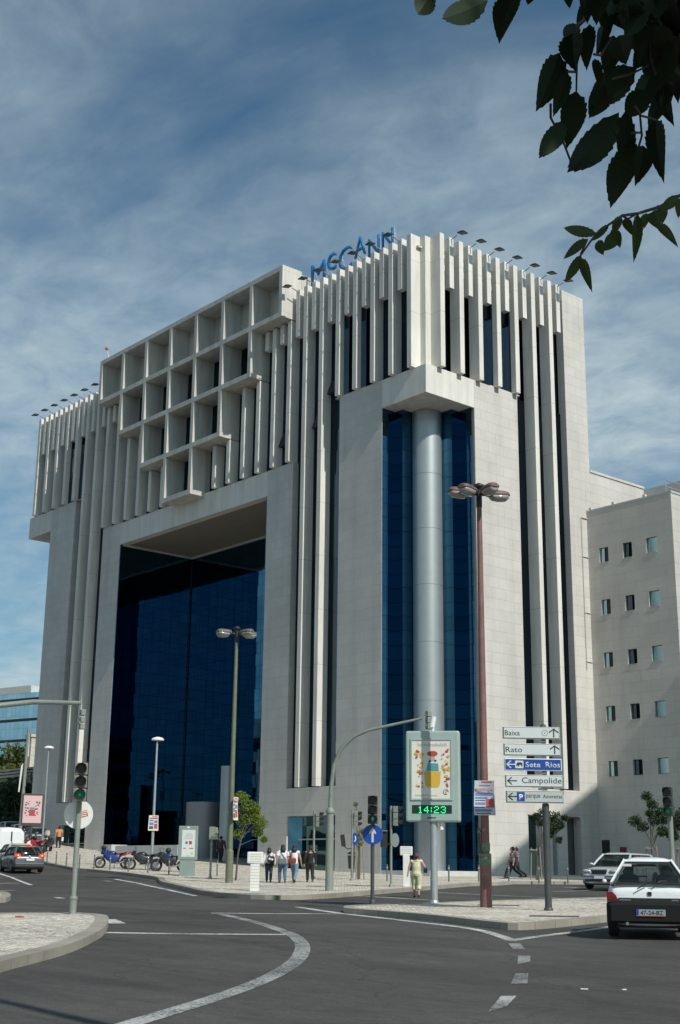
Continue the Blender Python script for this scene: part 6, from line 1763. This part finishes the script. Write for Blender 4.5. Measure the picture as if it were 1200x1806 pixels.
# motorcycles
def moto(label, p, rz, tank, fairing, seat=None, screen=True, case=None, group='motorcycles parked along the kerb', accent=None):
    t = thing('motorcycle', label, 'motorcycle', gp(p), rz, group); t.scale = (.98, 1.1, .94)
    for x in (.72, -.70):
        b = B(); r = .31
        ring = [(x + r * .86 * math.cos(2 * math.pi * k / 24), 0, r + r * .86 * math.sin(2 * math.pi * k / 24)) for k in range(25)]
        b.tube(ring, .058, 8, cap=False); w_ = obj('wheel', b, M['rubber'], t)
        b = B(); b.tube([(q[0] * 1 + (x - q[0]) * .2, 0, q[2] + (r - q[2]) * .2) for q in ring], .014, 5, cap=False)
        for k in range(5): a = 2 * math.pi * k / 5; b.tube([(x, 0, r), (x + r * .7 * math.cos(a), 0, r + r * .7 * math.sin(a))], [.025, .016], 5)
        b.tube([(x, -.06, r), (x, .06, r)], .05, 10); b.prism([(x + .13 * math.cos(R(20 * k)), r + .13 * math.sin(R(20 * k))) for k in range(18)], .05, .056, 'y'); obj('rim', b, M['alloy'], w_)
    b = B()
    for s_ in (1, -1): b.tube([(.72, s_ * .09, .31), (.42, s_ * .10, .98)], [.028, .022], 8)
    obj('fork', b, M['alloy'], t)
    b = B(); b.tube([(.45, 0, .9), (.15, 0, .5), (-.25, 0, .38), (-.70, 0, .31)], .035, 8); b.tube([(.42, 0, .92), (-.1, 0, .78), (-.45, 0, .80), (-.85, 0, .88)], .03, 8); b.tube([(-.3, 0, .4), (-.45, 0, .8)], .03, 6); obj('frame', b, M['black'], t)
    b = B(); b.tube([(.20, 0, .38), (.05, 0, .45), (-.18, 0, .42)], [.13, .17, .13], 10); b.tube([(.05, 0, .45), (.18, 0, .68)], [.11, .09], 8); b.tube([(.25, -.1, .55), (.2, -.13, .3), (-.2, -.16, .25)], .025, 6); obj('engine', b, mat('engine_grey', (.10, .10, .105), .5, metal=.5), t)
    b = B(); b.ball((.12, 0, .83), (.30, .15, .15), 14, 10); obj('fuel_tank', b, tank, t)
    b = B(); b.loft([[(x, -w_, z), (x, w_, z), (x, w_ * .8, z + h_), (x, -w_ * .8, z + h_)] for x, w_, z, h_ in ((-.10, .11, .80, .06), (-.30, .14, .76, .07), (-.55, .13, .80, .08), (-.80, .09, .88, .06))]); obj('seat', b, M['black'], t)
    b = B(); b.loft([[(x, -w_, z), (x, w_, z), (x, w_ * .7, z + h_), (x, -w_ * .7, z + h_)] for x, w_, z, h_ in ((-.35, .12, .66, .12), (-.65, .12, .72, .13), (-.98, .06, .88, .08))]); tl = obj('tail_fairing', b, accent or tank, t)
    obj('tail_lamp', B().box(-1.02, -.97, -.05, .05, .87, .93), M['tail'], tl)
    b = B(); b.loft([[(x, -w_, z - h_), (x, w_, z - h_), (x, w_ * .7, z + h_), (x, -w_ * .7, z + h_)] for x, w_, z, h_ in ((.34, .20, .86, .14), (.52, .19, .90, .15), (.68, .10, .86, .08))]); obj('front_fairing', b, fairing, t, bev=.02)
    b = B(); b.loft([[(x, -w_, z0), (x, w_, z0), (x, w_ * .9, z1), (x, -w_ * .9, z1)] for x, w_, z0, z1 in ((.50, .13, .62, .86), (.30, .19, .42, .88), (.05, .19, .34, .80), (-.2, .15, .36, .72), (-.38, .10, .48, .72))]); obj('side_fairing', b, fairing, t, bev=.03)
    b = B(); b.ball((.66, 0, .88), (.05, .09, .07), 10, 8); obj('headlamp', b, M['headl'], t)
    b = B(); b.tube([(.36, -.36, 1.0), (.44, -.15, 1.02), (.44, .15, 1.02), (.36, .36, 1.0)], .016, 6)
    for s_ in (1, -1): b.tube([(.40, s_ * .28, 1.02), (.46, s_ * .34, 1.18)], .008, 5); b.ball((.46, s_ * .35, 1.2), (.02, .06, .04), 8, 6)
    obj('handlebar', b, M['black'], t)
    if screen:
        b = B(); b.loft([[(x, -w_, z), (x, w_, z), (x + .01, w_, z), (x + .01, -w_, z)] for x, w_, z in ((.60, .16, .98), (.50, .15, 1.12), (.42, .10, 1.22))]); obj('windscreen', b, M['carglass'], t)
    b = B(); b.loft([[(.72 + .37 * math.cos(R(a)), -.07, .31 + .37 * math.sin(R(a))), (.72 + .37 * math.cos(R(a)), .07, .31 + .37 * math.sin(R(a))), (.72 + .345 * math.cos(R(a)), .07, .31 + .345 * math.sin(R(a))), (.72 + .345 * math.cos(R(a)), -.07, .31 + .345 * math.sin(R(a)))] for a in range(20, 150, 15)]); obj('front_mudguard', b, tank, t)
    b = B(); b.tube([(.1, .16, .28), (-.3, .17, .28), (-.85, .2, .48)], [.035, .045, .06], 10); obj('exhaust', b, M['chrome'], t)
    b = B(); b.tube([(-.1, .1, .3), (-.15, .28, .0)], .015, 6); obj('stand', b, M['black'], t)
    if case:
        b = B(); b.ball((case, 0, 1.12), (.15, .13, .15), 14, 10); obj('helmet', b, M['black'], t); b = B()
    return t
bluep = paintm('motorcycle_blue', (.012, .03, .16)); blackp = paintm('motorcycle_black', (.018, .018, .02)); redp = paintm('motorcycle_red', (.42, .02, .03))
for px_, lb, a, args in (((-13.639, -10.444), 'blue motorcycle with red tail and black helmet on its front, leftmost at the kerb', 168, (bluep, bluep, None, True, .55)), ((-11.652, -9.775), 'black motorcycle with bare engine, second from the left along the kerb', 176, (blackp, blackp)), ((-9.366, -9.645), 'dark blue motorcycle partly hidden by the kerbside advert panel', 166, (bluep, blackp, None, False, .1))):
    p = px_
    moto(lb, p, facing(p) + R(a), *args, accent=redp if a == 168 else None)
p = far((-26.472, -8.160), 90); moto('red motorcycle parked end on beyond the dark grey hatchback', p, facing(p) + R(120), redp, redp, None, True, .3)
p = far((-29.817, -7.058), 92); moto('second red motorcycle with a white fairing, left of the other red one', p, facing(p) + R(70), redp, M['white'])
# scooter seen from the front quarter
p = (-32.101, -4.276)
t = thing('scooter', 'black maxi scooter with pale windscreen parked beside the slim lamp post', 'scooter', gp(p), facing(p) - R(105), 'motorcycles parked along the kerb')
for x in (.62, -.60):
    b = B(); ring = [(x + .22 * math.cos(2 * math.pi * k / 20), 0, .25 + .22 * math.sin(2 * math.pi * k / 20)) for k in range(21)]; b.tube(ring, .06, 8, cap=False); obj('wheel', b, M['rubber'], t)
b = B(); b.loft([[(x, -w_, z), (x, w_, z), (x, w_ * .8, z + h_), (x, -w_ * .8, z + h_)] for x, w_, z, h_ in ((-.95, .12, .62, .18), (-.6, .2, .45, .35), (-.1, .2, .35, .4), (.15, .17, .28, .16), (.38, .18, .3, .25), (.5, .24, .4, .62), (.68, .2, .5, .5), (.82, .08, .6, .2))]); obj('body', b, blackp, t, bev=.03)
b = B(); b.loft([[(x, -w_, z), (x, w_, z), (x + .015, w_, z), (x + .015, -w_, z)] for x, w_, z in ((.62, .20, 1.0), (.5, .2, 1.2), (.4, .14, 1.38))]); obj('windscreen', b, mat('pale_screen', (.4, .38, .32), .15), t)
b = B(); b.ball((.76, .07, .82), (.06, .07, .06)); b.ball((.76, -.07, .82), (.06, .07, .06)); obj('headlamp', b, M['headl'], t)
b = B(); b.loft([[(x, -.14, z), (x, .14, z), (x, .11, z + .1), (x, -.11, z + .1)] for x, z in ((-.8, .82), (-.4, .80), (-.05, .76))]); obj('seat', b, M['black'], t, bev=.02)
b = B(); b.tube([(.45, -.34, 1.02), (.5, 0, 1.05), (.45, .34, 1.02)], .018, 6); obj('handlebar', b, M['black'], t)

# ================================================================ overhanging branch
br = thing('leafy_tree', 'serrated dark leaves on thin twigs hanging into the upper right corner, close to us', 'tree', (53.6, -44.9, 0.0))
BO = Vector((53.6, -44.9, 0.0))
rndl = random.Random(11)
def leaf_bm(bm, base, tip, wd, curl=.12, fold=.18, seed=0):
    rnd = random.Random(seed); curl *= rnd.uniform(.2, 2.2); fold *= rnd.uniform(.4, 2.4)
    base = Vector(base) - BO; tip = Vector(tip) - BO
    ax_ = tip - base; L = ax_.length; ax_.normalize()
    vw = (base + BO - CAM).normalized()
    sd = ax_.cross(vw).normalized()
    up = sd.cross(ax_).normalized()
    rt_ = Matrix.Rotation(rnd.uniform(-.45, .45), 3, ax_); sd = rt_ @ sd; up = rt_ @ up
    n = 19; left = []; right = []; mid = []
    for i in range(n + 1):
        u = i / n
        w_ = math.sin(math.pi * min(1, (u ** .78))) ** .8 * (1 - .25 * u) if 0 < u < 1 else 0
        c = -curl * L * (u - .5) ** 2 * 4 * .5 + curl * L * .5
        m_ = base + ax_ * (L * u) + up * c
        ser = (.945 if i % 2 else 1.035) if 0 < i < n else 1
        hw_ = wd / 2 * w_ * ser
        back = ax_ * (L * .02 * (1 if i % 2 else -1))
        mid.append(bm.verts.new(m_))
        left.append(bm.verts.new(m_ + sd * hw_ + up * hw_ * fold + back)); right.append(bm.verts.new(m_ - sd * hw_ + up * hw_ * fold + back))
    for i in range(n):
        for a, fl in ((left, False), (right, True)):
            q = [mid[i], mid[i + 1], a[i + 1], a[i]]
            if len({v.co.to_tuple(6) for v in q}) < 3: continue
            try: bm.faces.new(q)
            except ValueError: pass
LV = [((48.831, -48.169, 2.608), (48.819, -48.184, 2.576), 0.0314), ((48.854, -48.095, 2.620), (48.904, -48.227, 2.503), 0.0350), ((48.727, -47.895, 2.799), (48.660, -47.856, 2.771), 0.0449), ((48.720, -47.848, 2.831), (48.704, -47.839, 2.823), 0.0179), ((48.763, -47.816, 2.826), (48.751, -47.798, 2.811), 0.0162), ((48.749, -47.758, 2.855), (48.718, -47.714, 2.842), 0.0247), ((48.660, -47.583, 2.997), (48.582, -47.478, 2.994), 0.0503), ((48.654, -47.652, 2.905), (48.657, -47.696, 2.857), 0.0314), ((48.711, -47.743, 2.814), (48.664, -47.679, 2.800), 0.0467), ((48.625, -47.585, 2.952), (48.574, -47.532, 2.913), 0.0341), ((48.612, -47.502, 2.976), (48.551, -47.448, 2.943), 0.0440), ((48.657, -47.711, 2.821), (48.583, -47.683, 2.764), 0.0538), ((48.661, -47.697, 2.792), (48.611, -47.674, 2.744), 0.0296), ((48.609, -47.642, 2.752), (48.594, -47.692, 2.669), 0.0377), ((48.654, -47.667, 2.772), (48.591, -47.617, 2.718), 0.0485), ((48.673, -47.639, 2.836), (48.639, -47.584, 2.817), 0.0188), ((48.533, -47.327, 3.031), (48.514, -47.450, 2.908), 0.0673), ((48.534, -47.275, 3.050), (48.481, -47.273, 2.988), 0.0538), ((48.571, -47.411, 2.978), (48.536, -47.425, 2.928), 0.0449), ((48.507, -47.237, 3.048), (48.431, -47.060, 3.064), 0.0521), ((48.511, -47.361, 2.929), (48.460, -47.452, 2.794), 0.0673), ((48.510, -47.339, 2.939), (48.402, -47.196, 2.888), 0.0431), ((48.477, -47.261, 2.918), (48.403, -47.252, 2.817), 0.0673), ((48.519, -47.300, 2.881), (48.458, -47.246, 2.843), 0.0449), ((48.510, -47.238, 2.967), (48.433, -47.111, 2.912), 0.0467), ((48.718, -47.610, 2.929), (48.636, -47.473, 2.940), 0.0521), ((48.671, -47.494, 2.971), (48.623, -47.445, 2.939), 0.0332), ((48.591, -47.368, 3.027), (48.518, -47.191, 3.059), 0.0233), ((48.634, -47.395, 3.005), (48.592, -47.243, 3.043), 0.0503), ((48.681, -47.478, 3.024), (48.627, -47.315, 3.046), 0.0547), ((48.646, -47.481, 3.051), (48.608, -47.356, 3.070), 0.0583), ((48.631, -47.512, 3.021), (48.604, -47.453, 3.016), 0.0431), ((48.682, -47.583, 2.901), (48.629, -47.493, 2.914), 0.0494), ((48.637, -47.360, 3.116), (48.605, -47.268, 3.124), 0.0503), ((48.687, -47.531, 3.013), (48.672, -47.584, 2.950), 0.0494), ((48.648, -47.356, 3.117), (48.638, -47.409, 3.053), 0.0449), ((48.627, -47.551, 2.963), (48.576, -47.506, 2.952), 0.0269), ((48.530, -47.298, 2.996), (48.489, -47.307, 2.952), 0.0538), ((48.490, -47.184, 3.055), (48.454, -47.185, 2.999), 0.0359), ((48.538, -47.419, 2.948), (48.496, -47.429, 2.898), 0.0494)]
LVX = [((48.697, -47.509, 3.048), (48.664, -47.482, 3.010), 0.0328), ((48.585, -47.328, 3.035), (48.507, -47.155, 3.056), 0.0363), ((48.697, -47.459, 3.040), (48.660, -47.456, 3.000), 0.0363), ((48.555, -47.177, 3.140), (48.489, -47.009, 3.147), 0.0359), ((48.689, -47.493, 2.960), (48.616, -47.345, 2.972), 0.0512), ((48.675, -47.510, 2.964), (48.604, -47.386, 2.975), 0.0354), ((48.684, -47.447, 3.090), (48.625, -47.274, 3.123), 0.0435), ((48.558, -47.307, 3.061), (48.484, -47.191, 3.039), 0.0503), ((48.677, -47.436, 3.035), (48.612, -47.329, 3.038), 0.0350), ((48.571, -47.324, 3.067), (48.532, -47.335, 3.024), 0.0453), ((48.608, -47.378, 3.077), (48.552, -47.308, 3.057), 0.0538), ((48.647, -47.448, 3.047), (48.598, -47.440, 2.993), 0.0377), ((48.618, -47.382, 3.027), (48.553, -47.329, 2.996), 0.0516), ((48.732, -47.582, 2.998), (48.696, -47.587, 2.931), 0.0453), ((48.654, -47.450, 3.058), (48.613, -47.452, 3.003), 0.0323), ((48.589, -47.277, 3.061), (48.527, -47.092, 3.091), 0.0530), ((48.718, -47.579, 2.966), (48.661, -47.417, 3.000), 0.0408), ((48.669, -47.348, 3.042), (48.612, -47.210, 3.063), 0.0359), ((48.653, -47.407, 3.119), (48.582, -47.338, 3.083), 0.0390), ((48.763, -47.642, 2.952), (48.707, -47.628, 2.910), 0.0395), ((48.670, -47.460, 3.089), (48.618, -47.307, 3.129), 0.0359), ((48.772, -47.648, 2.942), (48.723, -47.638, 2.898), 0.0346), ((48.650, -47.480, 3.014), (48.590, -47.457, 2.957), 0.0341), ((48.666, -47.423, 2.978), (48.594, -47.346, 2.942), 0.0422), ((48.719, -47.545, 2.960), (48.692, -47.581, 2.895), 0.0368), ((48.637, -47.311, 3.034), (48.597, -47.257, 3.009), 0.0372), ((48.651, -47.442, 3.088), (48.590, -47.418, 3.037), 0.0346), ((48.550, -47.245, 3.076), (48.489, -47.188, 3.020), 0.0462), ((48.623, -47.307, 3.060), (48.576, -47.243, 3.042), 0.0363), ((48.640, -47.321, 3.014), (48.593, -47.181, 3.032), 0.0462), ((48.573, -47.226, 3.147), (48.510, -47.071, 3.164), 0.0462), ((48.635, -47.337, 3.137), (48.576, -47.155, 3.164), 0.0332), ((48.560, -47.178, 3.108), (48.507, -47.074, 3.108), 0.0516), ((48.682, -47.632, 2.949), (48.647, -47.575, 2.946), 0.0301), ((48.747, -47.663, 2.923), (48.706, -47.586, 2.914), 0.0310), ((48.667, -47.624, 2.964), (48.621, -47.616, 2.930), 0.0292), ((48.721, -47.608, 2.951), (48.667, -47.502, 2.974), 0.0426), ((48.728, -47.684, 2.916), (48.680, -47.640, 2.896), 0.0408), ((48.678, -47.585, 3.004), (48.659, -47.595, 2.965), 0.0377), ((48.687, -47.597, 2.970), (48.656, -47.550, 2.958), 0.0337), ((48.708, -47.593, 2.983), (48.689, -47.619, 2.919), 0.0417), ((48.753, -47.730, 2.886), (48.716, -47.695, 2.860), 0.0323), ((48.677, -47.611, 2.994), (48.649, -47.542, 2.998), 0.0292), ((48.540, -47.230, 3.062), (48.504, -47.181, 3.024), 0.0449), ((48.603, -47.287, 3.150), (48.573, -47.186, 3.159), 0.0363), ((48.659, -47.370, 3.017), (48.627, -47.281, 3.019), 0.0453), ((48.611, -47.392, 3.079), (48.562, -47.328, 3.066), 0.0399), ((48.540, -47.181, 3.116), (48.517, -47.229, 3.055), 0.0399), ((48.633, -47.387, 2.973), (48.599, -47.345, 2.949), 0.0354), ((48.627, -47.318, 3.070), (48.556, -47.155, 3.096), 0.0413), ((48.634, -47.360, 3.003), (48.594, -47.345, 2.946), 0.0386), ((48.590, -47.250, 3.132), (48.550, -47.116, 3.140), 0.0408), ((48.602, -47.339, 3.111), (48.562, -47.239, 3.115), 0.0417), ((48.659, -47.469, 3.026), (48.621, -47.484, 2.971), 0.0341), ((48.576, -47.231, 3.136), (48.542, -47.171, 3.108), 0.0413), ((48.594, -47.384, 3.048), (48.563, -47.281, 3.063), 0.0417), ((48.615, -47.377, 3.058), (48.610, -47.433, 2.992), 0.0462), ((48.545, -47.202, 3.087), (48.497, -47.065, 3.085), 0.0341), ((48.644, -47.386, 3.005), (48.599, -47.311, 2.974), 0.0435), ((48.665, -47.353, 3.074), (48.618, -47.257, 3.066), 0.0431), ((48.521, -47.201, 3.094), (48.467, -47.174, 3.042), 0.0377), ((48.583, -47.298, 3.008), (48.524, -47.181, 3.021), 0.0350), ((48.639, -47.419, 2.970), (48.596, -47.265, 3.001), 0.0377), ((48.529, -47.248, 3.071), (48.476, -47.215, 3.041), 0.0314), ((48.595, -47.374, 3.029), (48.528, -47.247, 3.044), 0.0372)]
b = bmesh.new()
for i, (a, c, w_) in enumerate(LV + LVX): leaf_bm(b, a, c, w_, seed=i)
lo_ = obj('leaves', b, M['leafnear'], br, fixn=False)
LV2 = [((48.439, -47.348, 2.713), (48.460, -47.470, 2.674), 0.0233), ((48.353, -47.265, 2.763), (48.336, -47.320, 2.708), 0.0215), ((48.316, -47.240, 2.751), (48.301, -47.275, 2.685), 0.0233), ((48.395, -47.339, 2.681), (48.352, -47.256, 2.652), 0.0215), ((48.389, -47.242, 2.789), (48.375, -47.279, 2.746), 0.0153), ((48.386, -47.196, 2.825), (48.368, -47.203, 2.788), 0.0215), ((48.338, -47.144, 2.824), (48.309, -47.156, 2.790), 0.0323), ((48.336, -47.208, 2.786), (48.327, -47.181, 2.766), 0.0251), ((48.429, -47.244, 2.785), (48.410, -47.197, 2.773), 0.0215), ((48.417, -47.185, 2.821), (48.350, -47.113, 2.764), 0.0260), ((48.419, -47.131, 2.847), (48.388, -47.073, 2.838), 0.0377), ((48.382, -47.068, 2.855), (48.346, -46.945, 2.856), 0.0233), ((48.363, -47.026, 2.920), (48.321, -46.963, 2.913), 0.0278), ((48.433, -47.068, 2.900), (48.420, -47.107, 2.854), 0.0278), ((48.336, -46.905, 2.994), (48.315, -46.891, 2.957), 0.0242), ((48.437, -47.293, 2.743), (48.416, -47.246, 2.726), 0.0224), ((48.343, -47.049, 2.901), (48.314, -47.020, 2.886), 0.0224)]
b = bmesh.new()
for i, (a, c, w_) in enumerate(LV2): leaf_bm(b, a, c, w_, seed=50 + i, curl=.08)
obj('sunlit_leaves', b, M['leaflit'], br, fixn=False)
TW = [[(48.395, -46.895, 2.990), (48.395, -46.999, 2.940), (48.386, -47.062, 2.894), (48.386, -47.141, 2.850), (48.391, -47.199, 2.823), (48.386, -47.238, 2.791), (48.381, -47.273, 2.762), (48.361, -47.298, 2.714)],
      [(48.608, -47.194, 3.129), (48.611, -47.308, 3.062), (48.624, -47.415, 3.008), (48.653, -47.488, 2.993), (48.687, -47.578, 2.967), (48.720, -47.646, 2.953)], [(48.725, -47.695, 2.917), (48.702, -47.681, 2.899), (48.688, -47.683, 2.879), (48.688, -47.700, 2.863), (48.644, -47.648, 2.851), (48.596, -47.592, 2.833)], [(48.629, -47.421, 3.010), (48.594, -47.366, 3.002), (48.571, -47.321, 3.000)],
      [(48.537, -47.344, 2.939), (48.525, -47.312, 2.943), (48.493, -47.264, 2.929), (48.480, -47.257, 2.916)], [(48.502, -47.309, 2.913), (48.497, -47.270, 2.932)], [(48.522, -47.308, 2.942), (48.515, -47.270, 2.956), (48.508, -47.234, 2.969)], [(48.634, -47.669, 2.819), (48.623, -47.623, 2.844)], [(48.600, -47.666, 2.776), (48.582, -47.645, 2.768), (48.531, -47.548, 2.779), (48.505, -47.501, 2.779)],
      [(48.634, -47.589, 2.888), (48.628, -47.562, 2.901), (48.644, -47.549, 2.933)], [(48.653, -47.432, 3.034), (48.568, -47.273, 3.028), (48.551, -47.238, 3.026)], [(48.392, -47.204, 2.821), (48.383, -47.170, 2.829), (48.386, -47.142, 2.850)], [(48.588, -47.479, 2.912), (48.583, -47.418, 2.951), (48.586, -47.364, 2.992)], [(48.362, -47.300, 2.714), (48.379, -47.299, 2.741)]]
b = B()
for i, tw in enumerate(TW):
    pts = [Vector(q) - BO for q in tw]; n = len(pts)
    b.tube(pts, [.0045 - .0028 * k / (n - 1) for k in range(n)] if i < 3 else [.0022] * n, 6)
obj('twig', b, M['bark'], br)
# the rest of the same tree, above and behind the camera
b = B(); b.tube([(0, 0, -.1), (.1, .1, 1.6), (0, 0, 3.6), (-.3, -.3, 5.6), (-.2, -.2, 7.5)], [.24, .2, .17, .11, .05], 12)
ends = [Vector(TW[0][0]) - BO, Vector(TW[1][0]) - BO, Vector(TW[2][0]) - BO]
for e in ends: b.tube([(0, 0, 3.3), e.lerp(Vector((0, 0, 4.4)), .55), e], [.06, .03, .0045], 8)
for k in range(9):
    a = k * .75; b.tube([(0, 0, 3.2 + .3 * k), (1.3 * math.cos(a), 1.3 * math.sin(a), 4.3 + .3 * k), (2.4 * math.cos(a), 2.4 * math.sin(a), 4.9 + .3 * k)], [.07, .04, .015], 6)
obj('trunk', b, M['bark'], br)
LC = Vector((48.572, -47.459, 2.905)) - BO
cs = [(LC + sdir * tt + Vector((0, 0, .15)), .55 + .12 * tt) for tt in (2.0, 2.7, 3.5, 4.4)] + [(LC + sdir * 2.4 + Vector((0.6521, 0.7582, 0)) * q, .7) for q in (.6, 1.2)]  # unseen clumps added towards the sun to shade the near leaves
cs += [(Vector((2.0 * math.cos(a), 2.0 * math.sin(a), 5.6 + .4 * math.sin(3 * a))), 1.2) for a in (0, .8, 1.6, 2.4, 4.2, 5.0, 5.7)] + [(Vector((0, 0, 7.0)), 1.6)]
obj('crown', leaf_cloud(cs, 5200, .17, random.Random(5)), M['leafdark'], br, fixn=False)
